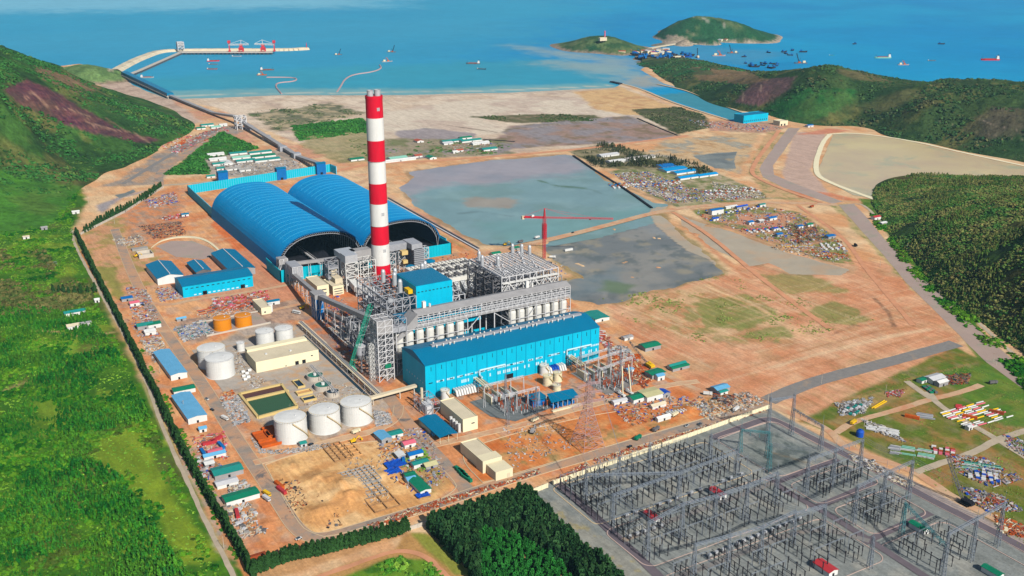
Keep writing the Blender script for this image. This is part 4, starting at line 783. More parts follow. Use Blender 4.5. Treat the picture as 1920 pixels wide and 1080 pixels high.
# --- turbine hall
th = T('turbine_hall', 'long bright blue turbine hall with dark blue curved roof and ridge vents', 'turbine hall', -3, -296)
X0, X1, YF, YB, HE = -97, 90, -321, -272, 33
a = MB(); a.box(X0, X1, YF, YB, 0, HE); 
prof = [(YF-.5, HE), (YF+8, HE+2.4), (YF+17, HE+4.8), (-296.5, HE+6.2), (YB-16, HE+4.6), (YB-7, HE+2.4), (YB+.5, HE)]
part(th, 'wall', a, 'wall_cyan')
a = MB(); a.extx(prof + [(YB+.5, HE-.4), (YF-.5, HE-.4)], X0-.5, X1+.5); rf = part(th, 'roof', a, 'roof_blue')
a = MB(); a.box(X0+18, X1-6, -298.5, -294.5, HE+5.6, HE+7.4); part(th, 'ridge_vent', a, 'steel_grey')
a = MB()
for i in range(26):
    x = X0+22+i*5.9+(i%3)*.8
    for dy in (-3.6, 3.4):
        if (i*7+int(dy)) % 5: a = MB(); a.lathe(x, -296.5+dy, [(.6,HE+5.5),(.85,HE+7.3),(.7,HE+7.9),(.2,HE+8.2)], 8); part(th, 'roof_ventilator', a, 'silo_white')
a = MB(); 
for i in range(1, 18): x = X0+(X1-X0)*i/18; a.box(x-.18, x+.18, YF-.14, YF, .2, HE-.3)
part(th, 'panel_joint', a, 'panel_line')
a = MB(); rr = random.Random(4)
for i in range(18):
    x = X0+(X1-X0)*(i+.55)/18; a.box(x-.25, x+.25, YF-.16, YF, HE-6.5, HE-2.5)
    if rr.random() < .8: a.box(x-2.6, x+1.2, YF-.16, YF, 14.6, 15.4)
part(th, 'louvre', a, 'dark')
a = MB()
for i in range(18):
    for k in range(5):
        x = X0+(X1-X0)*(i+.12+k*.19)/18
        if rr.random() < (.9 if k < 3 else .6) and i not in (0,): a = MB(); a.box(x-.75, x+.75, YF-.15, YF, 14.2, 16); part(th, 'window_panel', a, 'light_panel')
        if rr.random() < .42 and i > 2: a = MB(); a.box(x-.7, x+.7, YF-.15, YF, 8.2, 11.2); part(th, 'window_panel', a, 'light_panel')

for x in (-10.5, 62):
    a = MB(); a.box(x-3.5, x+3.5, YF-.3, YF, 0, 6); part(th, 'door', a, 'dark')
a = MB()
for k in range(7): a.box(X0-.16, X0, -316+k*5.6, -315.2+k*5.6, 14-k*.1, 15.2)
part(th, 'window_panel', a, 'light_panel')
for x0, x1 in ((-43,-16),(52,80)):
    a = MB(); a.tube((x0,YF-1.2,17),(x1,YF-1.2,17),.8); a.tube((x0,YF-1.2,17),(x0,YF-1.2,12),.8); a.tube((x0,YF-1.2,12),(x0,YF-6,12),.8); part(th, 'duct_pipe', a, 'light_panel')

# --- boiler house of the finished unit
bh = T('boiler_house', 'bright blue clad boiler house with flat blue roof and grey steel at its side', 'boiler house', -42, -206)
a = MB(); a.box(-61, -22, -229, -184, 34, 73); part(bh, 'wall', a, 'wall_cyan')
a = MB(); a.box(-60.4, -22.6, -228.4, -184.6, 73.1, 73.5); part(bh, 'roof', a, 'roof_blue')
a = MB(); 
for x in np.arange(-59.5, -23, 4): a.box(x, x+2, -229.2, -229, 66.4, 67.2)
part(bh, 'vent_slot', a, 'dark')
a = MB(); a.box(-86, -3, -252, -229.5, 36, 49); part(bh, 'bunker_bay_wall', a, 'wall_cyan')
a = MB(); a.gable(-86, -3, -252, -229.6, 49.2, 50.6, along='x'); part(bh, 'bunker_bay_roof', a, 'roof_blue')
rr = random.Random(7)
a = MB(); a.frame([-92,-84,-76,-68,-61.5], [-229,-214,-199,-184,-170,-156], list(range(0,66,8)), .9, .45, rr, .6); part(bh, 'steel_frame', a, 'steel_grey')
a = MB(); a.frame([-61,-48,-35,-22], [-183,-170,-156], list(range(0,64,9)), .9, .45, rr, .5); part(bh, 'steel_frame', a, 'steel_grey')
a = MB(); a.frame([-61,-48,-35,-22], [-229,-214,-199,-184], [0,9,18,27,34], .9, .5, rr, .5); part(bh, 'steel_frame', a, 'steel_dark')
a = MB(); a.frame([-21.5,-14,-8], [-228,-214,-200,-186], list(range(0,62,8)), .8, .4, rr, .5); part(bh, 'steel_frame', a, 'steel_light')
a = MB(); a.box(-58,-25,-224,-190,2,33); a.box(-88,-66,-210,-176,4,30); a.box(-84,-66,-184,-160,32,44); part(bh, 'furnace_casing', a, 'steel_dark')
a = MB()
for k in range(14):
    x, y, z = rr.uniform(-90,-64), rr.uniform(-226,-160), rr.uniform(8,58)
    if rr.random() < .5: a.tube((x,y,z),(x,y+rr.uniform(8,24),z),rr.uniform(.8,2))
    else: a.cbox(x,y,z,rr.uniform(4,9),rr.uniform(4,9),rr.uniform(2,5))
part(bh, 'ductwork', a, 'silver')
a = MB(); a.box(-66,-60,-222,-212,64,68); part(bh, 'yellow_hood', a, 'yellow')
for x, y in ((-70,-212),(-66,-190),(-72,-176),(-60,-178),(-30,-178),(-24,-172)): a = MB(); a.lathe(x, y, [(2.2,64),(2.2,75),(1.4,77)], 12); part(bh, 'stack_pipe', a, 'silver')

# --- second boiler, still bare steel
b2 = T('boiler_steelwork', 'tall bare grey steel framework of the unfinished boiler with open roof grid', 'boiler frame', 66, -195)
rr = random.Random(9); xs = [33,42,50,58,66,74,82,91,100]; ysl = [-230,-219,-207,-195,-183,-171,-160]
a = MB(); a.frame(xs, [-230,-160], list(range(0,60,8))+[66], .9, .5, rr, .45); part(b2, 'facade_frame', a, 'steel_light')
a = MB(); a.frame([33,45,58,74,88,100], ysl, [0,8,16,24,32,40,48,56], .7, .4, rr, .6); part(b2, 'inner_frame', a, 'steel_grey')
a = MB()
for y in np.arange(-230,-159,3.5): a.beam((33,y,66.2),(100,y,66.2),.42,.6)
for x in np.arange(33,101,4.2): a.beam((x,-230,66.9),(x,-160,66.9),.4,.6)
for k in range(40): x_, y_ = rr.uniform(36,94), rr.uniform(-226,-166); a.beam((x_,y_,60),(x_+rr.uniform(-12,12),y_+rr.uniform(-12,12),64),.4); a.cbox(x_,y_,67.6,rr.uniform(.6,2.4),rr.uniform(.6,5),rr.uniform(.4,1.6))
for y in np.arange(-228,-160,7): a.beam((33,y,60),(100,y,60),.4)
part(b2, 'roof_grid', a, 'steel_light')
a = MB(); a.frame([100,106],[-228,-214,-200,-186,-172],list(range(0,58,8)),.7,.35,rr,.5); part(b2, 'stair_tower', a, 'steel_grey')
a = MB(); a.frame([24,33],[-228,-210,-192,-174],list(range(0,64,7)),.9,.5,rr,.7); part(b2, 'stair_tower', a, 'steel_dark')
a = MB(); a.box(46,88,-216,-176,10,56); a.box(38,96,-174,-164,20,50); part(b2, 'furnace_casing', a, 'steel_dark')
a = MB()
for k in range(26):
    x, y, z = rr.uniform(36,94), rr.uniform(-228,-164), rr.uniform(10,62)
    a.cbox(x,y,z,rr.uniform(3,12),rr.uniform(3,9),rr.uniform(1,3)) if rr.random()<.6 else a.tube((x,y,z),(x+rr.uniform(5,14),y,z),rr.uniform(.6,1.5))
part(b2, 'ductwork', a, 'steel_grey')
for x, y in ((40,-170),(36,-184),(84,-164),(92,-170),(97,-178),(48,-196)): a = MB(); a.lathe(x, y, [(1.9,62),(1.9,75),(1.2,77)], 12); part(b2, 'stack_pipe', a, 'silver')
a = MB(); a.truss((33,-231,60),(100,-231,60),3,9,9,.7); part(b2, 'front_girder', a, 'white_paint')

# --- coal bunkers under the long conveyor gallery
bb = T('bunker_gallery', 'long grey conveyor gallery on steel legs above two rows of white coal bunkers', 'conveyor gallery', 0, -250)
a = MB(); a.box(-74, 97, -258, -241, 43, 45); a.gable(-74, 97, -258, -241, 55, 57.5, .5); part(bb, 'gallery_roof', a, 'clad_grey')
a = MB(); a.box(-74, 97, -240.8, -240.4, 45, 55); part(bb, 'gallery_wall', a, 'clad_grey')
a = MB()
for z in (45.5, 48, 50.5, 53, 54.7): a.beam((-74,-258,z),(97,-258,z),.5)
for x in np.arange(-74, 98, 5.7): a.beam((x,-258,43),(x,-258,55),.55)
rr = random.Random(3)
for i, x in enumerate(np.arange(-74, 91, 5.7)): a.beam((x,-258,44 if i%2 else 55),(x+5.7,-258,55 if i%2 else 44),.35)
part(bb, 'gallery_truss', a, 'steel_light')
a = MB(); a.box(-74,97,-256,-255,45,47.5); a.box(-74,97,-249,-246,45,49); part(bb, 'belt_housing', a, 'steel_grey')
a = MB()
a.add([(-100,-259,33),(-74,-259,57),(-74,-241,57),(-100,-241,33),(-100,-259,31),(-74,-259,45),(-74,-241,45),(-100,-241,31)], [(0,1,2,3),(4,7,6,5),(0,4,5,1),(1,5,6,2),(2,6,7,3),(3,7,4,0)]); part(bb, 'sloping_end', a, 'clad_grey')
for gx0, gx1 in ((-97,-22),(26,96)):
    a = MB(); a.frame(list(np.linspace(gx0,gx1,8)), [-260,-241], [0,12,22.5,32,43], .7, .4, rr, .3); part(bb, 'bunker_frame', a, 'steel_light')
    a = MB(); a.box(gx0, gx1, -259, -242, 15.5, 16.4); a.box(gx0, gx1, -250, -242, 40.4, 41.2); part(bb, 'deck', a, 'concrete')
    for i in range(7):
        x = gx0 + (gx1-gx0)*(i+.5)/7; s = MB(); s.lathe(x, -253.5, [(1.2,20),(4.2,26),(4.2,37.5),(3.4,40)], 16); bk = part(bb, 'coal_bunker', s, 'silo_white')
        s = MB(); s.box(x-2.4,x+2.4,-258.4,-254,16.5,20.5); part(bk, 'mill_box', s, 'steel_grey')
a = MB()
for x in (-8, 8): a.beam((x,-259,0),(x,-259,43),1.0); a.beam((x,-242,0),(x,-242,43),1.0)
a.beam((-8,-259,43),(-22,-259,30),.6); a.beam((8,-259,43),(26,-259,30),.6); part(bb, 'middle_leg', a, 'steel_light')
for x, z in ((-62,57),(52,58)):
    a = MB(); a.box(x-1.6,x+1.6,-249,-246,z,z+7); a.lathe(x+6,-248,[(1,z-.5),(1,z+4)],8); part(bb, 'roof_vent_box', a, 'white_paint')
oc = T('open_tank_house', 'low bright blue walled bays without a roof between the two bunker rows', 'tank house', 17, -221)
for x0, x1 in ((-6,16.8),(17.4,40)):
    a = MB()
    for w_ in ((x0,x1,-231,-230.4),(x0,x1,-212.6,-212),(x0,x0+.6,-230.4,-212.6),(x1-.6,x1,-230.4,-212.6)): a.box(*w_, 0, 9)
    part(oc, 'wall', a, 'wall_cyan'); a = MB(); a.box(x0+.6,x1-.6,-230.4,-212.6,0,6.5); part(oc, 'floor', a, 'sand_pit')
a = MB(); a.tube((-4,-226,10),(38,-226,10),.6); a.tube((6,-232,10.6),(6,-211,10.6),.6); part(oc, 'pipe', a, 'steel_dark')

# --- precipitator, ducts, absorber towers round the chimney
ep = T('precipitator', 'long cream dust precipitator block with open bays and a row of white inlet hoods', 'precipitator', 56, -66)
a = MB()
for y in (-92,-72,-52,-34): a.box(18,94,y-1.8,y+1.8,0,24)
a.box(16,18.5,-94,-32,0,24); a.box(92,94.5,-94,-32,0,24); a.box(18,93,-93,-33,0,15); part(ep, 'casing', a, 'silo_white')
a = MB()
for x in np.arange(22,92,5): a.beam((x,-93,24.2),(x,-33,24.2),.5)
for y in (-82,-62,-44): a.beam((18,y,23.5),(94,y,23.5),.7)
for x in np.arange(24,90,12):
    for y in (-86,-78,-66,-58,-46): a.cbox(x,y,23,4,4,3)
part(ep, 'grating', a, 'steel_dark')
for i in range(8):
    x = 24+i*8.6; a = MB(); a.add([(x-2.6,-95,20),(x+2.6,-95,20),(x+2.6,-95,13),(x-2.6,-95,13),(x-2,-106,12),(x+2,-106,12),(x+2,-106,7),(x-2,-106,7)],[(0,1,2,3),(4,7,6,5),(0,4,5,1),(1,5,6,2),(2,6,7,3),(3,7,4,0)]); part(ep, 'inlet_hood', a, 'white_paint')
a = MB(); a.frame([20,38,56,74,92],[-112,-98],[0,7,12],.6,.3,rr,.5); part(ep, 'support_frame', a, 'steel_grey')
yd = T('boiler_duct_frame', 'dark low steel frame with round fans between the boilers and the precipitator', 'steel frame', 10, -140)
a = MB(); a.frame([-16,-4,8,20,32,44,56,70,84],[-150,-136,-122],[0,8,15],.6,.35,rr,.6); part(yd,'frame',a,'steel_dark')
for i in range(6):
    a = MB(); x = -10+i*15; a.tube((x,-140,6),(x,-128,6),3.2,n=14); a.cbox(x,-134,10.5,4,6,2.5); part(yd,'fan_casing',a,'silver')
a = MB(); a.box(-20,90,-160,-152,9,14); part(yd,'flue_duct',a,'rust')
ft = T('scrubber_tower', 'white topped square duct tower in white lattice just left of the red and white chimney', 'duct tower', -40, 0)
a = MB(); a.mast(-42, -6, 0, 34, 15, 15, 4, .9); part(ft, 'lattice', a, 'white_paint')
a = MB(); a.box(-49.5,-34.5,-13.5,1.5,34,43); a.box(-49.5,-30,1.5,22,35,42); part(ft, 'head_duct', a, 'silver')
a = MB(); a.box(-47,-38,-10,-1,0,34); part(ft, 'duct_shaft', a, 'clad_grey')
a = MB(); a.box(-34.5,-11,2,14,30,42); part(ft, 'cross_duct', a, 'clad_grey')
a = MB(); a.mast(-58, 10, 0, 34, 12, 12, 5, .7); a.box(-65,-52,4,16,13,15); a.box(-64,-52,4,16,24,26); part(ft, 'service_tower', a, 'steel_grey')
a = MB(); a.box(-61,-52,-8,8,0,16); a.box(-60,-53,6,14,17,23); part(ft, 'pump_house', a, 'cream_roof')
a = MB(); a.frame([-32,-22,-13],[-14,2],[0,9,18,27,34],.8,.5,rr,.8); part(ft, 'duct_frame', a, 'white_paint')
bd = T('flue_duct', 'shiny white kinked flue duct running down from the scrubber tower to the ground', 'duct', -40, -60)
a = MB(); pts = [(-42,-12,10),(-44,-34,9),(-30,-52,9),(-48,-74,8),(-50,-88,7),(-44,-100,7)]
for p, q in zip(pts[:-1], pts[1:]): a.beam(p, q, 7.5, 7)
part(bd, 'duct', a, 'white_paint'); a = MB()
for p in pts: a.cbox(p[0],p[1],2.5,6,2,5)
part(bd, 'support', a, 'steel_grey')
f2 = T('second_scrubber_tower', 'grey ribbed duct bridge and lattice towers just right of the chimney', 'duct tower', 40, 30)
a = MB(); a.box(14,44,22,34,28,36)
for k in range(5): a.box(13.6,44.2,21.6,34.2,28.5+k*1.6,28.9+k*1.6)
part(f2, 'ribbed_duct', a, 'steel_grey')
a = MB(); a.box(44,58,8,34,30,37)
for k in range(12): a.box(46,60.5,6,34.4,3+k*2.4,3.7+k*2.4)
a.box(47,60,8,33,0,31); part(f2, 'ribbed_tower', a, 'steel_grey')
a = MB(); a.mast(20,18,0,28,9,9,4,.7); a.mast(66,20,0,28,8,8,4,.7); a.mast(34,20,0,28,8,8,4,.6); part(f2, 'lattice', a, 'steel_light')
a = MB(); a.cbox(36,14,27,8,7,5); part(f2, 'machinery', a, 'stair_yellow'); a = MB(); a.cbox(36,12,16,6,5,4); part(f2, 'machinery', a, 'stair_yellow')
for x, y in ((36,-4),(66,4)):
    a = MB(); a.lathe(x, y, [(5.6,0),(5.6,13)], 20); ab = part(f2, 'absorber_tank', a, 'cream'); a = MB(); a.lathe(x, y, [(6.2,13),(6.2,14.5),(3,16)], 20); part(ab, 'cap', a, 'roof_blue')
a = MB(); a.box(-14,-6,-30,-17,0,9); a.frame([-20,-10,0],[-46,-32,-18],[0,8,16],.5,.3,rr,.6); sr = T('fan_frame', 'small rusty steel frame at the foot of the chimney', 'steel frame', -10, -32); part(sr, 'frame', a, 'rust')
# foundations, piers and stacked steel in the unfinished yard
for i, (x, y, w_, d_, h_) in enumerate([(-88,-105,16,12,2),(-70,-120,22,10,1.4),(-92,-130,12,12,5),(-74,-98,10,8,3),(-60,-130,8,10,6),(-98,-148,10,16,8)]):
    a = MB(); a.box(x, x+w_, y, y+d_, 0, h_); a.box(x+1, x+3, y+1, y+d_-1, h_, h_+1.5); a.box(x+w_-3, x+w_-1, y+1, y+d_-1, h_, h_+1.5)
    solo('equipment_foundation', a, ('concrete','grey_block','steel_dark')[i%3], 'grey concrete equipment foundation with raised plinths in the unfinished yard left of the boiler', 'foundation', 'foundations in the yard left of the boiler')
pf = T('precipitator_steelwork', 'tangled dark steel trestles under the sloping coal conveyor', 'steel frame', -92, -170)
a = MB(); a.frame([-106,-98,-90,-82,-74],[-225,-208,-190,-172,-156],[0,9,18,26],.7,.4,rr,.7); part(pf, 'trestle', a, 'steel_grey')
a = MB()
for k in range(16):
    x, y, z = rr.uniform(-106,-76), rr.uniform(-222,-158), rr.uniform(2,24); a.tube((x,y,z),(x+rr.uniform(-2,2),y+rr.uniform(6,16),z),rr.uniform(.8,2.4))
part(pf, 'pipework', a, 'silver'); a = MB(); a.box(-104,-80,-206,-168,2,12); part(pf, 'casing', a, 'steel_dark')
# ================================================================ tanks, basins, service buildings
def tank(px, py, rp, pyt, m, label, stair=True, name='storage_tank', group=None, flat=.5, roofm=None):
    x, y = P(px, py); d = math.dist((x, y, 0), (CAMX, CAMY, CZ)); r = rp*d/FPX; h = zat(x, y, pyt)
    t = T(name, label, 'tank', x, y, group=group); a = MB(); a.lathe(x, y, [(r+.4,0),(r+.4,.4),(r,.4),(r,h*.33),(r+.12,h*.33),(r+.12,h*.345),(r,h*.345),(r,h*.66),(r+.12,h*.66),(r+.12,h*.675),(r,h*.675),(r,h)], 40); part(t, 'shell', a, m)
    a = MB(); a.lathe(x, y, [(r+.25,h-.3),(r+.25,h+.25),(r*.55,h+r*.08),(.3,h+r*.1)], 40); part(t, 'roof', a, roofm or m)
    a = MB()
    for k in range(40):
        an = 2*math.pi*k/40; a.beam((x+(r+.1)*math.cos(an),y+(r+.1)*math.sin(an),h+.2),(x+(r+.1)*math.cos(an),y+(r+.1)*math.sin(an),h+1.2),.12)
        a2 = 2*math.pi*(k+1)/40; a.beam((x+(r+.1)*math.cos(an),y+(r+.1)*math.sin(an),h+1.2),(x+(r+.1)*math.cos(a2),y+(r+.1)*math.sin(a2),h+1.2),.12)
    part(t, 'railing', a, 'stair_yellow' if stair else 'steel_light')
    if stair:
        a = MB(); n = 26
        for k in range(n):
            f = k/n; f2 = (k+1)/n; a0, a1 = R(-100+75*f), R(-100+75*f2); q = r+.7
            a.beam((x+q*math.cos(a0),y+q*math.sin(a0),h*(1-f)),(x+q*math.cos(a1),y+q*math.sin(a1),h*(1-f2)),1.0,.35)
            a.beam((x+(q+.5)*math.cos(a0),y+(q+.5)*math.sin(a0),h*(1-f)+1.1),(x+(q+.5)*math.cos(a1),y+(q+.5)*math.sin(a1),h*(1-f2)+1.1),.15)
        part(t, 'spiral_stair', a, 'stair_yellow')
    a = MB(); a.cbox(x+r*.3, y-r*.1, h+r*.09+.3, 1.2, 1.2, .8); part(t, 'hatch', a, 'steel_light'); return t
tank(546.7,820,29,782,'white_paint','leftmost of the three big white tanks, with a small turquoise hut at its foot')
tank(610,803,28,767.6,'white_paint','middle one of the three big white tanks in the front row')
tank(669,787,28.5,753,'white_paint','rightmost of the three big white tanks, beside the road bend')
tank(398.7,683,24.5,652,'white_paint','wide low white tank half hidden behind the taller white tank by the west road')
tank(414.3,702,25,670,'white_paint','tall white tank on the grey yard beside the west road, in front of its twin', stair=False)
tank(498,648,16.2,620.5,'white_paint','left one of the two slim white tanks behind the long cream building', stair=False)
tank(534,641,16,615,'white_paint','right one of the two slim white tanks behind the long cream building', stair=False)
tank(451.8,657,7,643,'white_paint','little white tank on the grey yard between the large white tanks', stair=False)
tank(417.6,616,15.8,596,'orange_tank','left one of the two orange tanks in their bunded yard', stair=False, roofm='orange_tank')
tank(457,610,15,591,'orange_tank','right one of the two orange tanks in their bunded yard', stair=False)
tank(835,751,8.2,732,'white_paint','slim white tank standing alone at the near corner of the turbine hall')
tank(1020,701,8.2,685,'white_paint','slim white tank against the turbine hall wall, tallest of the four there')
tank(1027,721,9,705,'cream','front left of the four small white tanks near the blue canopy')
tank(1045,714,8.3,699,'cream','rear right of the four small white tanks near the blue canopy')
tank(1044,731,7.5,722,'cream','lowest and nearest of the four small tanks beside the blue canopy', stair=False)
for i, (px, py) in enumerate([(456,700),(463,703),(457,708),(466,710),(460,714),(468,697)]):
    x, y = P(px, py); a = MB(); a.tube((x-1.6,y,1.6),(x+1.6,y,1.6),1.5,n=12); r = T('chemical_vessel','small white horizontal vessel in the huddle beside the tall white tank','vessel',x,y,group='white vessels beside the tall tank'); part(r,'vessel',a,'white_paint'); a = MB(); a.cbox(x,y,.2,3,2,.4); part(r,'saddle',a,'concrete')
# bund round the orange tanks
wall('bund_wall', [(-226,-70),(-226,-28),(-150,-26)], 1.5, 'concrete', 'low concrete bund wall round the orange tanks, back and side', ribs=20)
wall('bund_wall', [(-226,-71),(-158,-67)], 1.8, 'concrete', 'low white painted bund wall in front of the orange tanks', ribs=20)

def box_building(name, label, cat, x0, x1, y0, y1, h, m, rm, door=None, win=None, parapet=True, z0=0):
    t = T(name, label, cat, (x0+x1)/2, (y0+y1)/2); a = MB(); a.box(x0,x1,y0,y1,z0,h); part(t, 'wall', a, m)
    a = MB(); a.box(x0+.4,x1-.4,y0+.4,y1-.4,h+.004,h+.2); part(t, 'roof', a, rm)
    if parapet:
        a = MB()
        for q in ((x0,x1,y0,y0+.4),(x0,x1,y1-.4,y1),(x0,x0+.4,y0+.4,y1-.4),(x1-.4,x1,y0+.4,y1-.4)): a.box(*q, h+.002, h+.9)
        part(t, 'parapet', a, m)
    for (dx, dw, dh) in (door or []):
        a = MB(); a.box(x0+dx, x0+dx+dw, y0-.15, y0, .05, dh); part(t, 'door', a, 'dark')
    for (wx, wz, ww, wh) in (win or []):
        a = MB(); a.box(x0+wx, x0+wx+ww, y0-.15, y0, wz, wz+wh); part(t, 'window', a, 'glass')
    return t
t = box_building('treatment_building', 'long cream water treatment building with dark doorways and flat roof', 'building', -210,-148,-188,-158,10.4,'concrete_cream','cream_roof',door=[(38,3.5,4),(45,3.5,4)],win=[(28,1,1.5,.8),(54,6,2,1)])
a = MB(); a.box(-209,-149,-157.8,-150,0,12.5); part(t, 'rear_bay', a, 'concrete_cream')
a = MB(); a.tube((-195,-172,10.5),(-195,-172,11.6),1.2); a.tube((-172,-176,10.5),(-172,-176,11.6),1.2); part(t, 'roof_vent', a, 'white_paint')
t = box_building('oil_pump_house', 'small cream pump house with a white vessel beside the slim tanks', 'building', -158,-147,-38,-6,7,'concrete_cream','cream_roof',win=[(3,2,2,1.5)])
a = MB(); a.lathe(-146,-32,[(2.5,0),(2.5,9)],12); part(t, 'vessel', a, 'white_paint')
box_building('control_building', 'cream control building of several levels near the foot of the conveyor tower', 'building', -86,-72,-16,22,13,'concrete_cream','cream_roof',win=[(2,8,9,1.2),(2,4,9,1.2)],door=[(5,3,3)])
box_building('control_building', 'lower cream wing standing right of the multi level control building', 'building', -68,-55,-18,12,10,'concrete_cream','cream_roof',win=[(1.5,7,10,.9),(1.5,4,10,.9),(1.5,1.2,10,.9)])
t = box_building('substation_building', 'cream two storey block with white vent stacks beside the blue canopy', 'building', -98,-84,-394,-351,11,'concrete_cream','cream_roof',win=[(8,6,3,1)])
for k in range(4):
    a = MB(); a.tube((-100.5,-392+k*5,.2),(-100.5,-392+k*5,8),1.3,n=12); part(t,'vent_stack',a,'white_paint')
t = box_building('relay_building', 'long cream building in three stepped blocks beside the bottom road', 'building', -116,-101,-452,-424,8.5,'concrete_cream','cream_roof')
a = MB(); a.box(-117,-100,-463,-452.3,0,10.5); part(t,'front_block',a,'cream'); a = MB(); a.box(-114,-99,-478,-463.3,0,7.5); part(t,'porch_block',a,'cream')
a = MB(); a.box(-104,-101.5,-478.2,-478.02,0,4); part(t,'door',a,'cream_roof')
# workshops
def gable_hall(name, label, cat, x0, x1, y0, y1, h, rise, m, rm, along='x', gm=None, group=None, slots=True, vent=True):
    t = T(name, label, cat, (x0+x1)/2, (y0+y1)/2, group=group); a = MB()
    if along == 'x': a.extx([(y0,0),(y1,0),(y1,h),((y0+y1)/2,h+rise),(y0,h)], x0, x1)
    else: a.exty([(x0,0),(x1,0),(x1,h),((x0+x1)/2,h+rise),(x0,h)], y0, y1)
    part(t, 'wall', a, m); a = MB(); a.gable(x0,x1,y0,y1,h+.02,h+rise+.02,.3,along,.6); part(t, 'roof', a, rm)
    if vent:
        a = MB()
        if along == 'x': a.beam((x0+1,(y0+y1)/2,h+rise+.4),(x1-1,(y0+y1)/2,h+rise+.4),1)
        else: a.beam(((x0+x1)/2,y0+1,h+rise+.4),((x0+x1)/2,y1-1,h+rise+.4),1)
        part(t, 'ridge_strip', a, 'steel_light')
    if slots:
        a = MB(); n = int((x1-x0)/6)
        for i in range(n): a.box(x0+3+i*6, x0+6+i*6, y0-.12, y0, h*.72, h*.72+.9)
        part(t, 'window_strip', a, 'dark')
    return t
t = gable_hall('workshop', 'long bright blue workshop with a row of dark window slots and two doors', 'workshop', -218,-137,60,97,13.5,3.5,'wall_cyan','roof_blue',vent=False)
for dx in (22, 66):
    a = MB(); a.box(-218+dx,-213+dx,59.8,60,0,4.6); part(t,'door',a,'dark')
a = MB(); 
for k in range(12): a.box(-206+k*5.4,-203+k*5.4,59.8,60,1.2,2.6)
part(t,'lower_window_strip',a,'light_panel')
gable_hall('workshop', 'blue roofed workshop with a white gable end, leftmost of the workshop group', 'workshop', -233,-203,120,182,8,3.5,'white_paint','roof_blue','y',slots=False)
gable_hall('workshop', 'smallest blue roofed workshop, between the two larger ones behind the long blue one', 'workshop', -186,-168,128,172,6,2.6,'steel_dark','roof_blue','y',slots=False)
gable_hall('workshop', 'blue roofed workshop at the right rear of the long blue workshop', 'workshop', -151,-121,104,190,8,3.5,'clad_grey','roof_blue','y',slots=False)
def shed(px, py, w_, d_, h, rm, label, cat='shed', name='site_shed', wm='steel_light', rise=1.2, rz=0, group=None, open_=False, posts=None, local=None):
    x, y = local or P(px, py); t = T(name, label, cat, x, y, group=group, rz=R(rz)); a = MB()
    along = 'x' if w_ >= d_ else 'y'; x0,x1,y0,y1 = -w_/2,w_/2,-d_/2,d_/2
    if open_:
        for i in (0,.5,1):
            for j in (0,1): a.beam((x0+w_*i*.98+.2,y0+d_*j*.98+.2,0),(x0+w_*i*.98+.2,y0+d_*j*.98+.2,h),.35)
        a.box(x0+1,x1-1,y1-d_*.5,y1-.5,0,h*.6); part(t,'frame',a,wm,local=True)
    else:
        if along == 'x': a.extx([(y0,0),(y1,0),(y1,h),(0,h+rise),(y0,h)], x0, x1)
        else: a.exty([(x0,0),(x1,0),(x1,h),(0,h+rise),(x0,h)], y0, y1)
        part(t,'wall',a,wm,local=True); a = MB()
        a.box(-.9,.9,y0-.08,y0,0,min(2.3,h*.8)); part(t,'door',a,'dark',local=True)
    a = MB(); a.gable(x0,x1,y0,y1,h+.02,h+rise+.02,.2,along,.5); part(t,'roof',a,rm,local=True); return t
t = shed(0,0,15,66,5.5,'lightblue_roof','long light blue roofed shed beside the hedge, farther of the two light blue ones',wm='white_paint',local=(-277,-132),rz=1)
t = shed(0,0,16,54,5.5,'lightblue_roof','light blue roofed shed beside the hedge, nearer of the two light blue ones',wm='white_paint',local=(-285,-237),rz=1)
shed(0,0,16,40,6,'roof_blue','narrow deep blue roofed open shed beside the cream block with vent stacks','canopy','blue_canopy','cream',local=(-116,-383),open_=True)
t = T('pump_canopy','deep blue bent roof canopy over pumps in front of the turbine hall','canopy',4,-388)
a = MB(); a.add([(-12,-396,7.5),(16,-398,7.5),(18,-384,9.5),(-8,-382,9.5)],[(0,1,2,3)]); a.add([(-12,-396,7.2),(16,-398,7.2),(18,-384,9.2),(-8,-382,9.2)],[(3,2,1,0)]); a.box(-24,-8,-384,-370,6.6,7.1); part(t,'roof',a,'roof_blue')
a = MB()
for x in range(-10,18,5): a.beam((x,-395.5,0),(x,-395.5,7.3),.4); a.beam((x,-384,0),(x,-384,9),.4)
part(t,'post',a,'steel_light'); a = MB()
for x in range(-8,16,4): a.cbox(x,-391,1.5,2.6,6,3)
a.box(-23,-10,-383,-372,0,5); part(t,'pump',a,'mid_blue'); a = MB(); a.box(-13,17,-400,-397.4,0,1.2); part(t,'low_wall',a,'cream')

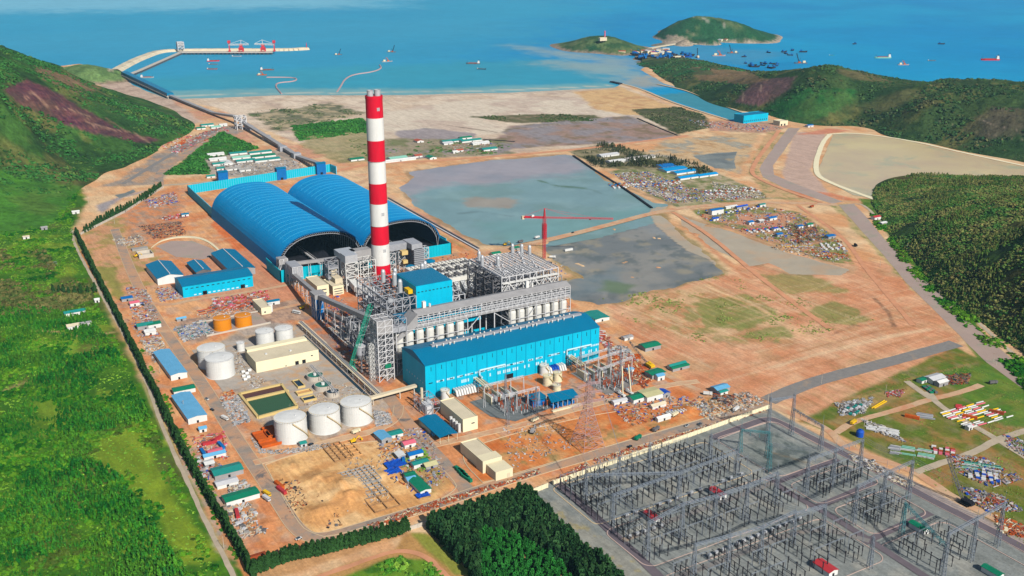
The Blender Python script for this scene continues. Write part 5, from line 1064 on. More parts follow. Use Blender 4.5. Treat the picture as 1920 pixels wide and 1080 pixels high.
SH = [ # px,py,w,d,h,roof,label
 (272,615,16,10,4.5,'teal_roof','pale teal roofed shed in the hut cluster by the west hedge'),(289,613,13,9,4.5,'green_roof','dark green roofed shed joined to the pale teal shed by the hedge'),(281,626,11,9,4,'white_paint','white roofed lean-to in front of the two green sheds by the hedge'),
 (238,563,12,8,3.5,'mid_blue','bright blue roofed hut among debris near the top of the west strip'),(252,572,10,7,3.5,'pink','pinkish red roofed hut among debris near the top of the west strip'),
 (345,735,19,9,4,'green_roof','deep green roofed shed between the two light blue roofed sheds'),
 (426,888,22,13,4,'teal_roof','faded teal roofed shed, farther of the two large teal sheds by the hedge'),(452,936,25,11,4,'green_roof','bright teal green roofed shed, nearer of the two large teal sheds by the hedge'),
 (402,857,17,5,3,'lightblue_roof','narrow cyan roofed hut at the end of the container court'),(392,873,7,7,3,'white_paint','small white roofed hut between the container court and the faded teal shed'),
 (380,808,6,5,3,'lightblue_roof','tiny pale blue hut alone on bare ground below the light blue shed'),(425,909,16,8,3,'steel_light','low pale shed between the two large teal sheds'),
 (718,824,9,15,4,'lightblue_roof','grey blue ribbed shed at the upper edge of the site camp'),(740,817,12,8,3,'teal_roof','dull green hut at the upper edge of the site camp'),
 (766,836,10,7,3.4,'pink','pinkish roofed hut in the site camp beside the plant road'),(750,858,6,8,3.4,'white_paint','white roofed hut in the site camp near the pink one'),
 (778,856,12,6,3.4,'mid_blue','blue roofed hut on the road side of the site camp'),(787,873,13,6,3.4,'teal_roof','teal roofed hut on the road side of the site camp'),
 (806,874,10,8,2.4,'beige_roof','flat beige roofed hut at the road edge of the site camp'),(784,912,9,26,3.2,'green_roof','long green dotted roof of the lowest hut row in the site camp'),
 (770,903,7,7,3,'lightblue_roof','small cyan roofed hut at the head of the long green roofed row'),(768,895,8,6,3,'green_roof','square dark green hut just above the long green roofed row'),
 (1192,751,13,10,4,'green_roof','dark green roofed hut left of the beige roofed store on the south road'),(1219,745,18,15,5,'beige_roof','beige roofed store with green walls on the south road'),
 (1244,742,8,9,4,'tarp_blue','bright blue roofed hut touching the beige roofed store'),(1161,756,14,5,3,'steel_light','low pale hut row left of the dark green hut'),(1233,763,15,5,2.6,'cream_roof','cream slab roofed hut in front of the beige roofed store'),
 (1228,705,16,11,4.4,'green_roof','dark green roofed office on its own plot near the east road'),(1236,711,8,6,4.4,'lightblue_roof','blue fronted annex of the green roofed office near the east road'),
 (1180,697,7,5,3,'lightblue_roof','single pale blue cabin near the transformer yard at the east'),(1218,653,19,12,4,'green_roof','green roofed canteen beyond the east road'),
 (1176,636,11,6,3,'clad_grey','small grey roofed hut beyond the east road'),(1269,688,20,5,3,'teal_roof','upper of the two long teal roofed rows beyond the east road'),(1274,692,20,5,3,'green_roof','lower of the two long green roofed rows beyond the east road'),
 (1243,787,14,4,3,'white_paint','white and red site office alone on orange earth near the bottom road'),(1118,596,18,24,3.5,'teal_roof','pale teal roofed store just right of the turbine hall'),
 (1350,733,15,9,4,'lightblue_roof','sky blue roofed shed near the end of the east road'),(1355,739,9,4,3,'teal_roof','turquoise fronted annex below the sky blue roofed shed'),
 (929,478,12,8,3,'green_roof','green roofed hut left of the two behind the bare boiler frame'),(965,468,12,7,3,'green_roof','green roofed hut right of the two behind the bare boiler frame'),
 (347,405,10,6,3,'roof_blue','small white hut with blue domed roof near the coal store wall'),(512,570,14,6,4,'roof_blue','small deep blue roofed hut beside the pipe yard'),
 (340,601,10,3.4,2.6,'lightblue_roof','pale blue cabin at the edge of the orange earth pad'),
 (1342,401,22,9,7,'mid_blue','long deep blue shed at the corner of the eastern storage yard'),(1406,420,9,7,3.5,'mid_blue','blue hut in the middle of the eastern storage yard'),(1425,417,8,8,3.5,'white_paint','white roofed hut in the middle of the eastern storage yard'),
 (1447,412,14,7,3.5,'mid_blue','long navy roofed hut in the middle of the eastern storage yard'),(1453,432,8,5,3.5,'tarp_blue','small blue hut at the fork of the eastern storage yard'),(1460,443,10,6,3.5,'mid_blue','blue fronted hut below the fork of the eastern storage yard'),
 (1499,427,9,6,3,'mid_blue','blue hut near the road side of the eastern storage yard'),(1517,424,10,6,3,'green_roof','dark green hut near the road side of the eastern storage yard'),(1556,446,14,8,3.5,'mid_blue','blue roofed store among white rows in the eastern storage yard'),
 (1340,413,10,6,3,'tarp_blue','navy hut just below the long deep blue shed'),(1370,390,22,5,3,'white_paint','row of white cabins along the top of the eastern storage yard'),(1390,390,22,5,3,'tarp_blue','row of violet blue cabins along the top of the eastern storage yard'),
 (1428,387,11,6,3.5,'teal_roof','teal hut beside the top road of the eastern storage yard'),(1642,411,13,7,4,'red_roof','red roofed house at the foot of the wooded hill'),(1655,422,11,6,4,'white_paint','white roofed house at the foot of the wooded hill'),
 (1752,714,17,10,4,'steel_light','grey roofed store with open front in the far grass yard'),(1729,716,9,6,3,'green_roof','dark green hut beside the grey roofed store in the far grass yard'),(1764,722,12,6,4,'white_paint','white walled lean-to in front of the grey roofed store'),
 (1816,805,5,4,3,'steel_light','single grey hut on the grass beside the diagonal track'),
 (139,590,20,8,4,'teal_roof','teal and blue roofed farmhouse in the green fields'),(152,587,9,6,4,'green_roof','bright teal roofed end of the farmhouse in the green fields'),(137,615,12,8,3.5,'cream_roof','faded roofed barn below the farmhouse'),(158,611,14,6,3.5,'clad_grey','grey roofed barn to the right below the farmhouse'),
 (83,430,8,6,3,'clad_grey','lone grey hut on the lower green slope'),(49,447,8,6,3,'cream_roof','tiny pale hut farther down the green slope'),(142,400,10,6,3,'white_paint','small white hut beside the trees below the hill'),
 (322,1048,14,6,3,'rust','placeholder')]
SH = [s_ for s_ in SH if s_[6] != 'placeholder'] + [(480,1052,14,7,3,'rust','rust brown roofed hut between the hedges at the bottom corner'),(182,566,5,5,3,'white_paint','white roofed gate hut on the dirt track beside the hedge')]
for i, (px, py, w_, d_, h, rm, lb) in enumerate(SH): shed(px, py, w_, d_, h, rm, lb, wm='white_paint' if i % 3 else 'clad_grey', name='site_shed' if 'house' not in lb else 'small_house', cat='shed' if 'house' not in lb else 'house', rise=.9 if i%2 else 1.4, rz=(i*7)%5-2)
# northern camp, roofs in rows
def rows(pts, lbs, nm='camp_house', cat='house'):
    for (px, py, w_, d_, m_), lb in zip(pts, lbs): shed(px, py, w_, d_*1.1, 3.0, m_, lb, cat, nm, wm='white_paint', rise=1.8)
NC = [(404,291,30,11,'white_paint'),(408,300,30,10,'white_paint'),(413,309,28,10,'teal_roof'),(446,289,32,13,'teal_roof'),(452,297,34,12,'pale_green'),(460,303,34,13,'teal_roof'),(487,287,42,14,'teal_roof'),(493,294,44,15,'green_roof'),(500,301,46,15,'teal_roof'),
 (413,318,14,10,'teal_roof'),(425,307,16,26,'white_paint'),(436,318,26,12,'grey_block'),(458,320,20,12,'grey_block'),(395,333,14,6,'teal_roof'),(416,335,16,6,'white_paint')]
NCL = ['white roofed camp block, top of the left column','white roofed camp block, second of the left column','pale teal roofed camp block, third of the left column','teal roofed camp block, top of the middle column','pale green roofed camp block, second of the middle column','deep teal roofed camp block, bottom of the middle column','teal roofed camp block, top of the right column','green roofed camp block, second of the right column','teal roofed camp block, bottom of the right column',
 'small teal hut at the foot of the left camp column','tall white camp block between left and middle columns','grey concrete shell left of centre below the camp','grey concrete shell right of centre below the camp','small teal hut beside the road below the camp','long white hut beside the road below the camp']
rows(NC, [l for l in NCL])
NV = [(847,266,44,16,'teal_roof'),(882,265,44,14,'teal_roof'),(872,260,26,10,'green_roof'),(838,270,20,14,'steel_light'),(900,270,36,10,'white_paint'),(916,281,30,16,'teal_roof'),(668,300,26,14,'green_roof'),(745,298,34,16,'pale_green'),(750,302,60,7,'white_paint'),(783,294,14,12,'brick_red'),(808,297,14,18,'green_roof'),(785,266,14,16,'brick_red'),(861,284,14,9,'brick_red'),(853,287,10,6,'white_paint')]
NVL = ['long teal roofed school block, left of two on the flats behind the pond','long teal roofed school block, right of two on the flats behind the pond','dark green roofed block behind the two school blocks','pale lean-to at the left end of the school blocks','white fronted block in front of the right school block','separate teal roofed block to the lower right of the school blocks','dark green roofed block left of the chimney on the causeway','pale green roofed hall right of the chimney on the causeway','low white hall front along the causeway','brown roofed house at the right end of the white hall','green roofed house right of the brown roofed one on the causeway','red brick house alone on the flats','small brick house among puddles below the school blocks','tiny white hut beside the brick house among puddles']
rows(NV, NVL)
BC = [(1247,313,30,22,'mid_blue'),(1262,319,46,22,'dome_blue'),(1282,324,44,16,'dome_blue'),(1290,334,44,13,'dome_blue'),(1325,330,40,11,'dome_blue'),(1140,292,40,14,'steel_light'),(1155,304,34,16,'white_paint'),(1195,298,70,14,'grey_block')]
BCL = ['bright blue camp roof, farthest left of the blue group by the ponds','wide bright blue camp roof, second of the blue group by the ponds','wide bright blue camp roof with white rim, third of the blue group','long blue camp roof nearest the storage ground, left part','long blue camp roof nearest the storage ground, right part','pale roofed hall among dark trees near the pond corner','white roofed hall among dark trees near the pond corner','long grey roof slab behind the dark trees']
rows(BC, BCL)
rows([(388,236,26,14,'teal_roof'),(404,240,20,12,'pale_green'),(418,236,16,10,'white_paint'),(376,242,18,12,'green_roof')],['teal roofed hut in the hollow between hill and conveyor','pale green roofed hut in the hollow between hill and conveyor','white roofed hut in the hollow between hill and conveyor','dark green roofed hut at the hill foot in the hollow'])
t = box_building('pump_station', 'bright blue pump station at the head of the blue intake channel', 'pump station', 1086,1156,574,604,16,'wall_cyan','roof_blue')
for k in range(12):
    a = MB(); a.box(1089+k*5.6,1091+k*5.6,573.8,574,3,6); part(t,'window',a,'glass')
a = MB()
for q in range(-4,5): a.beam((1162,590+q*2,0),(1162,590+q*2,14),.5)
part(t,'screen_frame',a,'steel_light')
t = box_building('valve_house', 'white cube shaped house with two dark arches beside the blue pump station', 'building', 1133,1156,514,534,9,'cream','cream',door=[(3,4,4),(12,4,4)])
shed(1517,238,16,9,4,'mid_blue','small blue hut above the wide settling basin')
box_building('lighthouse_station', 'white station house on the crown of the lighthouse island', 'building', *[v for v in (lambda q: (q[0]-14,q[0]+14,q[1]-5,q[1]+5))(P(1130,73,42))], 46, 'cream_roof','cream_roof', z0=36)
q = P(1134,70,42); t = T('lighthouse', 'slender white and red lighthouse tower on the lighthouse island', 'lighthouse', *q); a = MB(); a.lathe(q[0],q[1],[(3,36),(2,58),(2.8,58),(2.8,60),(1.6,60),(1.6,63),(.3,65)],12); part(t,'tower',a,'pink')
# containers
ct = T('shipping_container', 'x', 'container', 0, 0); a = MB(); a.box(-6,6,-1.25,1.25,.05,2.7); part(ct,'body',a,'mid_blue',local=True); a = MB()
for k in range(-11,12): a.box(k*.5-.08,k*.5+.08,-1.3,1.3,.1,2.6)
part(ct,'rib',a,'mid_blue',local=True)
CN = [(381,851,90,'mid_blue','blue container on the left side of the container court'),(415,838,95,'mid_blue','blue container on the right side of the container court'),(403,848,0,'pink','pink container across the middle of the container court'),(393,833,5,'red_roof','red container, upper left of the container court'),(406,826,30,'red_roof','red container, upper right of the container court'),(445,966,80,'red_roof','red container below the bright teal green shed'),
 (524,912,100,'rust_orange','orange cabin beside the west road at the pit edge'),(528,922,100,'red_roof','red cabin beside the west road at the pit edge'),(756,862,70,'mid_blue','blue container standing in the site camp'),(810,812,80,'lightblue_roof','pale blue container beside the narrow blue canopy'),(1868,775,120,'rust','rusty red container at the edge of the diagonal track'),(1710,784,120,'rust_orange','orange red container beside the track in the far yard'),(1818,784,120,'rust_orange','orange container on the grass by the diagonal track'),(980,500,-30,'mid_blue','blue container near the tower crane'),(666+400,470,0,'white_paint','white cabin on the causeway beyond the tower crane')]
for i, (px, py, rz, m_, lb) in enumerate(CN):
    x, y = P(px, py); (dup(ct, x, y, 0, R(rz), label=lb, mats={'body': m_, 'rib': m_}))
for k in range(5):
    x, y = P(862+k*4.4, 884+k*5.0)
    if k < 4: dup(ct, x, y, 0, R(98), label='dark green container in the line standing on the asphalt by the stepped cream building', group='dark green containers on the asphalt', mats={'body':'green_roof','rib':'green_roof'})
x, y = P(1520-1400+430, 905)
ct.location = (*P(800,742+60), 0); ct['label'] = 'deep blue container beside the plant gate road'; ct.location = (*P(812,797), 0)
for px, py, s_, lb in ((741,872,8,'larger'),(737,886,6,'middle'),(793,931,5,'lowest')):
    x, y = P(px, py); a = MB(); n = 6; rr = random.Random(px)
    vs = [(-s_+2*s_*i/n, -s_*.7+1.4*s_*j/n, 1.2+rr.random()*.8) for i in range(n+1) for j in range(n+1)]; a.add(vs, [(i*(n+1)+j,(i+1)*(n+1)+j,(i+1)*(n+1)+j+1,i*(n+1)+j+1) for i in range(n) for j in range(n)])
    for sx_, sy_ in ((-1,-1),(1,-1),(1,1),(-1,1)): a.beam((sx_*s_*.9,sy_*s_*.6,0),(sx_*s_*.9,sy_*s_*.6,1.4),.2)
    o = solo('tarpaulin', a, 'tarp_blue', f'deep blue tarpaulin shelter in the site camp, {lb} of three', 'tarpaulin'); o.location = (x, y, 0)

# basins and clarifiers
t = T('settling_basins', 'sunken concrete basins, one brown and one green with guide ribs', 'basin', -218,-252)
bp_ = PP([(449,741),(528,723),(557,765),(484,785)]); a = MB()
for p, q in zip(bp_, bp_[1:]+bp_[:1]): a.beam((*p,1),(*q,1),2.2,2.4)
m1 = P(462,752); m2 = P(541,734); a.beam((*m1,1),(*m2,1),2.6,2.0); part(t,'concrete_rim',a,'stair_yellow')
a = MB(); a.add([(*P(451,741),.6),(*P(461,751),.6),(*P(539,733),.6),(*P(528,724),.6)],[(0,1,2,3)]); part(t,'brown_water',a,'brown_basin')
a = MB(); a.add([(*P(464,754),.6),(*P(484,783),.6),(*P(555,765),.6),(*P(541,736),.6)],[(0,1,2,3)]); part(t,'green_water',a,'green_basin')
a = MB(); p0, p1, p2, p3 = P(464,754), P(484,783), P(555,765), P(541,736)
for i in range(1,22):
    f = i/22; a.beam((p0[0]+(p3[0]-p0[0])*f,p0[1]+(p3[1]-p0[1])*f,.8),(p1[0]+(p2[0]-p1[0])*f,p1[1]+(p2[1]-p1[1])*f,.8),.25)
part(t,'guide_rib',a,'green_roof')
for px, py, rp, m_, lb in ((591,711,16.5,'green_water','far green clarifier tank with a bridge across it'),(606,729,17,'green_water','near green clarifier tank with a bridge across it'),(624,742,13,'water_dark','small dark clarifier tank at the end of the bridge')):
    x, y = P(px, py); r = rp*.47; t = T('clarifier', lb, 'clarifier', x, y); a = MB(); a.lathe(x,y,[(r,0),(r,5),(r-.6,5),(r-.6,4)],28); part(t,'tank_wall',a,'concrete'); a = MB(); a.lathe(x,y,[(r-.7,3.6),(r-.7,4.2)],28); part(t,'water',a,m_)
    a = MB(); a.lathe(x,y,[(1.6,4),(1.6,6.2)],12); part(t,'centre_column',a,'white_paint')
a = MB(); p, q = P(583,697), P(634,752); a.truss((*p,8),(*q,8),1.8,1.3,16,.25); t = T('clarifier_bridge','long narrow white truss walkway crossing the clarifiers','walkway',*p); part(t,'truss',a,'steel_light')
for px, py, w_, d_, m_, lb in ((560,722,7,17,'water_dark','dark blue rectangular basin with a yellow rim'),(579,750,12,9,'water_dark','small dark square basin near the clarifiers'),(570,738,14,8,'sand_pit','empty sandy basin beside the dark square basin')):
    x, y = P(px, py); t = T('small_basin', lb, 'basin', x, y); a = MB()
    for q in ((x-w_/2,x+w_/2,y-d_/2,y-d_/2+.8),(x-w_/2,x+w_/2,y+d_/2-.8,y+d_/2),(x-w_/2,x-w_/2+.8,y-d_/2+.8,y+d_/2-.8),(x+w_/2-.8,x+w_/2,y-d_/2+.8,y+d_/2-.8)): a.box(*q,0,2.4)
    part(t,'rim',a,'stair_yellow'); a = MB(); a.box(x-w_/2+.8,x+w_/2-.8,y-d_/2+.8,y+d_/2-.8,0,1.4); part(t,'water',a,m_)
rp = T('rusty_pit_frames','rust red steel formwork pits beside the leftmost big white tank','formwork',*P(502,828)); a = MB()
for px, py, w_, d_ in ((492,820,13,16),(507,812,10,18),(512,832,22,9)):
    x, y = P(px, py); a.box(x-w_/2,x+w_/2,y-d_/2,y+d_/2,.2,.8)
    for q in ((x-w_/2,x+w_/2,y-d_/2,y-d_/2+.5),(x-w_/2,x+w_/2,y+d_/2-.5,y+d_/2),(x-w_/2,x-w_/2+.5,y-d_/2,y+d_/2),(x+w_/2-.5,x+w_/2,y-d_/2,y+d_/2)): a.box(*q,.8,2.6)
part(rp,'panel',a,'rust_orange')
x, y = P(568,836); shed(0,0,5,5,3,'teal_roof','tiny turquoise hut at the foot of the leftmost big white tank',local=(x,y))
# octagonal shell and walls of the unfinished pump pit
t = T('pump_pit','unfinished concrete pump pit with open top near the round pond','concrete pit',*P(272,478)); a = MB(); x, y = P(272,480)
for q in ((x-9,x+9,y-10,y-9.2),(x-9,x+9,y+9.2,y+10),(x-9,x-8.2,y-9.2,y+9.2),(x+8.2,x+9,y-9.2,y+9.2)): a.box(*q,0,5)
a.box(x-8.2,x+8.2,y-9.2,y+9.2,0,1.2); part(t,'wall',a,'concrete'); a = MB(); x2, y2 = P(262,468); a.box(x2-10,x2+10,y2-4,y2+4,0,2.5); part(t,'slab',a,'grey_block')
L = [P(px, py) for px, py in ((283,466),(300,453),(330,446),(362,446),(385,452),(402,464),(415,478))]; a = MB()
q = densify(smoothline(L,2),6,closed=False)
for p_, q_ in zip(q[:-1], q[1:]): a.prism([(p_[0],p_[1]),(q_[0],q_[1]),(q_[0]+3,q_[1]+6),(p_[0]+3,p_[1]+6)],0,.9)
solo('pond_embankment', a, 'cream', kind='structure')
# foundation grids in the earth pit
for (px, py, nx, ny, s_, m_, lb) in ((632,848,3,6,5,'wood','dark timber formwork grid at the top of the sand pit'),(655,845,2,4,6,'sand_pit','sand coloured beam grid right of the dark timber grid'),(672,895,7,6,4,'grey_block','grey block foundation grid in the middle of the sand pit'),(690,915,4,6,5,'grey_block','pale foundation strips running down from the grey block grid'),(712,938,2,3,10,'wood','wide low beam frame at the bottom of the sand pit')):
    x, y = P(px, py); a = MB()
    for i in range(nx+1): a.beam((x+(i-nx/2)*s_,y-ny*s_/2,.8),(x+(i-nx/2)*s_,y+ny*s_/2,.8),.7,.9)
    for j in range(ny+1): a.beam((x-nx*s_/2,y+(j-ny/2)*s_,.75),(x+nx*s_/2,y+(j-ny/2)*s_,.75),.7,.9)
    o = solo('foundation_grid', a, m_, lb, 'foundation')
# ================================================================ conveyors, cranes, towers, vehicles
def conveyor(label, a0, b0, wd=4, hh=3.4, m='clad_grey', leg=18, grp=None, name='conveyor', gh=None):
    t = T(name, label, 'conveyor', a0[0], a0[1], group=grp); a = MB(); a.beam(a0, b0, wd, hh); part(t, 'gallery', a, m)
    L = math.dist(a0, b0); n = max(1, int(L/leg)); a = MB()
    for i in range(1, n+1):
        f = (i-.3)/n; x, y, z = [a0[k]+(b0[k]-a0[k])*f for k in range(3)]; z -= hh/2
        if z < 1: continue
        a.beam((x-1.8,y-1,0),(x-1.2,y,z),.45); a.beam((x+1.8,y+1,0),(x+1.2,y,z),.45); a.beam((x-1.6,y,z*.4),(x+1.6,y,z*.45),.3); a.beam((x-1.7,y,z*.1),(x+1.4,y,z*.8),.25)
    if a.v: part(t, 'trestle', a, 'steel_light')
    return t
def tower(name, label, x0, x1, y0, y1, z0, z1, m, fm='steel_light'):
    t = T(name, label, 'transfer tower', (x0+x1)/2, (y0+y1)/2); a = MB(); a.frame([x0,(x0+x1)/2,x1],[y0,(y0+y1)/2,y1],list(np.linspace(0,z1-.5,max(3,int(z1/7)))),.7,.4,random.Random(int(x0*7)),.8); part(t,'frame',a,fm)
    a = MB(); a.box(x0+.4,x1-.4,y0+.4,y1-.4,z0,z1); part(t,'cladding',a,m); return t
tower('transfer_tower','grey clad transfer tower on steel legs near the front left corner of the coal store',-99,-87,28,54,12,26,'steel_grey')
tower('transfer_tower','small pale lattice tower touching the corner of the windbreak wall',-103,-93,62,74,20,27,'clad_grey')
tower('transfer_tower','brownish lattice tower in the middle of the windbreak wall front',-34,-22,44,54,8,26,'cream_roof')
t = tower('transfer_tower','narrow deep blue transfer tower with a grey head between two conveyors',-112,-103,-84,-70,0,24,'mid_blue'); a = MB(); a.box(-113,-100,-85,-69,24.2,29); part(t,'head_house',a,'clad_grey')
t = T('hoist_tower','tall pale lattice tower at the left end of the turbine hall','lattice tower',-110,-256); a = MB()
a.frame([-118,-110.5,-103],[-266,-257,-248],list(range(0,61,6)),.8,.45,random.Random(2),1.0); part(t,'lattice',a,'steel_light'); a = MB(); a.box(-117.5,-103.5,-265.5,-248.5,46,59); part(t,'head_house',a,'clad_grey')
a = MB(); a.frame([-103,-96,-88],[-264,-254],[44,51,58],.6,.4,random.Random(3),1); a.box(-103,-87,-263.5,-254.5,45,50); part(t,'bridge',a,'steel_grey')
a = MB(); a.mast(-121.5,-257,0,36,4,4,9,.35); part(t,'stair_shaft',a,'white_paint'); a = MB(); a.box(-112,-106,-267,-266.2,13,17); part(t,'green_net',a,'green_roof')
conveyor('grey curved looking conveyor from the corner tower down to the blue transfer tower', (-97,30,16),(-106,-70,25),4.5,4,leg=20)
conveyor('long grey sloping conveyor from the blue transfer tower up to the tall lattice tower', (-107,-84,26),(-110,-250,53),5,4.5,leg=24)
conveyor('grey conveyor running along the front windbreak wall toward the duct tower', (-94,54,22),(-24,47,22),4,3.5,leg=14); conveyor('grey conveyor from the wall tower to the scrubber tower', (-24,45,22),(14,44,20),4,3.5,leg=14)
conveyor('lower dark conveyor beside the long sloping one', (-104,-92,12),(-96,-220,22),4,3.5,'steel_dark',leg=20)
t = T('hopper_silo','grey steel hopper silo on a white stem beside the tall lattice tower','silo',-124,-244); a = MB(); a.lathe(-124,-238,[(.8,0),(.8,13),(4.6,20),(4.6,28)],18); part(t,'bin',a,'steel_grey'); a = MB(); a.lathe(-124,-238,[(5,28),(5,28.6)],18); part(t,'rim',a,'steel_light')
# belt line to the port
P1, P2, P3 = P(320,184), P(442,232), P(600,322); P0 = P(234,147)
c_ = T('port_conveyor','long low grey conveyor line crossing the bare corridor toward the harbour','conveyor',*P2); a = MB(); a.beam((*P1,6),(*P(400,216),5),9,4); a.beam((*P(400,216),5),(*P2,16),9,4); a.beam((*P2,14),(*P(560,298),4),9,4); a.beam((*P(560,298),4),(*P3,14),9,4); part(c_,'gallery',a,'clad_grey')
for px, py in ((468,244),(500,263),(530,283),(556,296)):
    a = MB(); a.cbox(*P(px,py),5,14,14,9); part(c_,'junction_house',a,'steel_grey')
a = MB()
for f in np.linspace(.1,.9,9): x, y = P(560+40*f, 298+24*f); a.beam((x-3,y,0),(x-3,y,4+10*f),.8); a.beam((x+3,y,0),(x+3,y,4+10*f),.8)
part(c_,'trestle',a,'steel_light')
x, y = P(452,242); t = T('portal_tower','pale square lattice tower standing in the middle of the port conveyor line','transfer tower',x,y); a = MB(); a.frame([x-10,x,x+10],[y-8,y+8],[0,9,18,27],1.5,.9,random.Random(2),.9); part(t,'frame',a,'steel_light')
b_ = T('conveyor_bridge','bright blue roofed conveyor bridge on piles at the harbour shore','conveyor',*P0); a = MB(); a.beam((*P0,16),(*P1,9),16,7); part(b_,'roof',a,'roof_blue'); a = MB()
for f in np.linspace(0,1,26):
    x, y = P0[0]+(P1[0]-P0[0])*f, P0[1]+(P1[1]-P0[1])*f; z = 12-5*f
    for d in (-6,6): a.beam((x+d,y,-3),(x+d,y,z),1.4)
a.beam((*P0,9),(*P1,4),18,1.5); part(b_,'pile_deck',a,'concrete')
def quay(name, label, pts, wd, z, m, piles=True, cat='pier'):
    t = T(name, label, cat, *P(*pts[0])); q = PP(pts); a = MB()
    for p_, r_ in zip(q[:-1], q[1:]): a.beam((*p_,z-1),(*r_,z-1),wd,2)
    part(t,'deck',a,m)
    if piles:
        a = MB()
        for p_, r_ in zip(q[:-1], q[1:]):
            L = math.dist(p_, r_); n = max(1,int(L/13)); nx, ny = -(r_[1]-p_[1])/L, (r_[0]-p_[0])/L
            for i in range(n+1):
                x, y = p_[0]+(r_[0]-p_[0])*i/n, p_[1]+(r_[1]-p_[1])*i/n
                for s_ in (-.42,.42): a.tube((x+nx*wd*s_,y+ny*wd*s_,-4),(x+nx*wd*s_,y+ny*wd*s_,z-1.5),1.1,n=6)
        part(t,'piles',a,'steel_dark')
    return t
quay('trestle_jetty','dark piled trestle jetty running from the shore conveyor to the coal pier',[(236,146),(262,136),(338,102)],12,7,'concrete')
quay('coal_pier','long straight concrete pier on dark piles carrying the two red ship unloaders',[(336,101),(512,101)],36,7,'concrete')
bw = T('breakwater','pale rubble breakwater bending round the harbour','breakwater',*P(220,130)); pts = [(215,134),(240,120),(262,110),(297,97),(340,95),(430,94.5),(512,94.5),(545,94),(577,92)]
q = densify(smoothline(PP(pts),2),12,closed=False); a = MB(); rr = random.Random(5)
for i,(p_, r_) in enumerate(zip(q[:-1], q[1:])):
    L = math.dist(p_, r_) or 1; nx, ny = -(r_[1]-p_[1])/L, (r_[0]-p_[0])/L
    a.add([(p_[0]+nx*w_,p_[1]+ny*w_,z_+rr.uniform(-.4,.4)) for w_, z_ in ((-26,-4),(-10,6),(10,6),(26,-4))]+[(r_[0]+nx*w_,r_[1]+ny*w_,z_+rr.uniform(-.4,.4)) for w_, z_ in ((-26,-4),(-10,6),(10,6),(26,-4))],[(0,1,5,4),(1,2,6,5),(2,3,7,6)])
part(bw,'rubble',a,'cream_roof'); a = MB(); e = q[-2]; a.lathe(e[0],e[1],[(1.5,5),(1,16),(.5,22)],8); part(bw,'beacon',a,'red_paint')
def unloader(px, py, sgn, label):
    x, y = P(px, py); t = T('ship_unloader', label, 'harbour crane', x, y, group='red ship unloaders on the coal pier'); a = MB()
    a.frame([x-9,x+9],[y-8,y+8],[7,18,27],2.6,1.6,random.Random(1),.7); a.box(x-9,x+9,y-8,y+8,20,30); part(t,'portal',a,'crane_red'); a = MB()
    a.lathe(x,y,[(7,30),(6,38)],12); a.box(x-7,x+7,y-6,y+6,34,44); part(t,'machine_house',a,'crane_red'); a = MB(); 
    a.truss((x-sgn*38,y-4,46),(x+sgn*56,y-4,44),5,5,14,1.2); a.beam((x,y,44),(x-sgn*2,y,62),1.8); a.beam((x-sgn*2,y,62),(x-sgn*36,y-4,46),1.1); a.beam((x-sgn*2,y,62),(x+sgn*54,y-4,44),1.1); part(t,'boom',a,'white_paint'); a = MB()
    X = x-sgn*52 if False else x+sgn*54; a.beam((X,y-4,10),(X,y-4,58),4.5); a.box(X-6,X+6,y-9,y+1,48,60); a.cbox(X-sgn*0,y-4,14,9,7,7); part(t,'bucket_leg',a,'crane_red'); t.rotation_euler = (0,0,-RB); t.scale = (.7,.8,.72)
unloader(453,101,-1,'red ship unloader on the coal pier with its leg on the left'); unloader(494,100.5,1,'red ship unloader on the coal pier with its leg on the right')
x, y = P(339,97); t = T('pier_tower','pale grey transfer tower where the trestle jetty meets the coal pier','transfer tower',x,y); a = MB(); a.frame([x-10,x+10],[y-9,y+9],[5,14,23,32],2,1.2,random.Random(2),1); part(t,'frame',a,'steel_light'); a = MB(); a.box(x-9,x+9,y-8,y+8,18,30); part(t,'cladding',a,'clad_grey')
quay('intake_jetty','short dark jetty at the mouth of the intake channel',[(1146,154),(1164,158)],10,3,'post_dark')
quay('sea_wall','pale curved breakwater of the fishing harbour',[(1226,116),(1245,112),(1262,108),(1282,107)],14,4,'cream',False,'breakwater')
quay('causeway_wall','pale causeway linking the two islands',[(1218,92),(1240,88),(1275,82),(1305,84)],18,3.5,'cream_roof',False,'causeway')
def floatline(pts, label):
    q = smoothline([P(px,py) for px,py in pts],3); a = MB()
    for p_, r_ in zip(q[:-1],q[1:]): a.tube((*p_,-.4),(*r_,-.4),2.4,n=6)
    solo('floating_pipeline', a, 'lattice_pink', label, 'pipeline')
floatline([(500,145),(540,145),(558,147),(552,153),(520,155),(516,162),(528,176)],'pinkish floating dredge pipeline kinking toward the beach'); floatline([(712,122),(716,128),(700,135),(660,140),(645,150),(640,160),(632,172)],'pale floating dredge pipeline curving toward the beach behind the chimney')

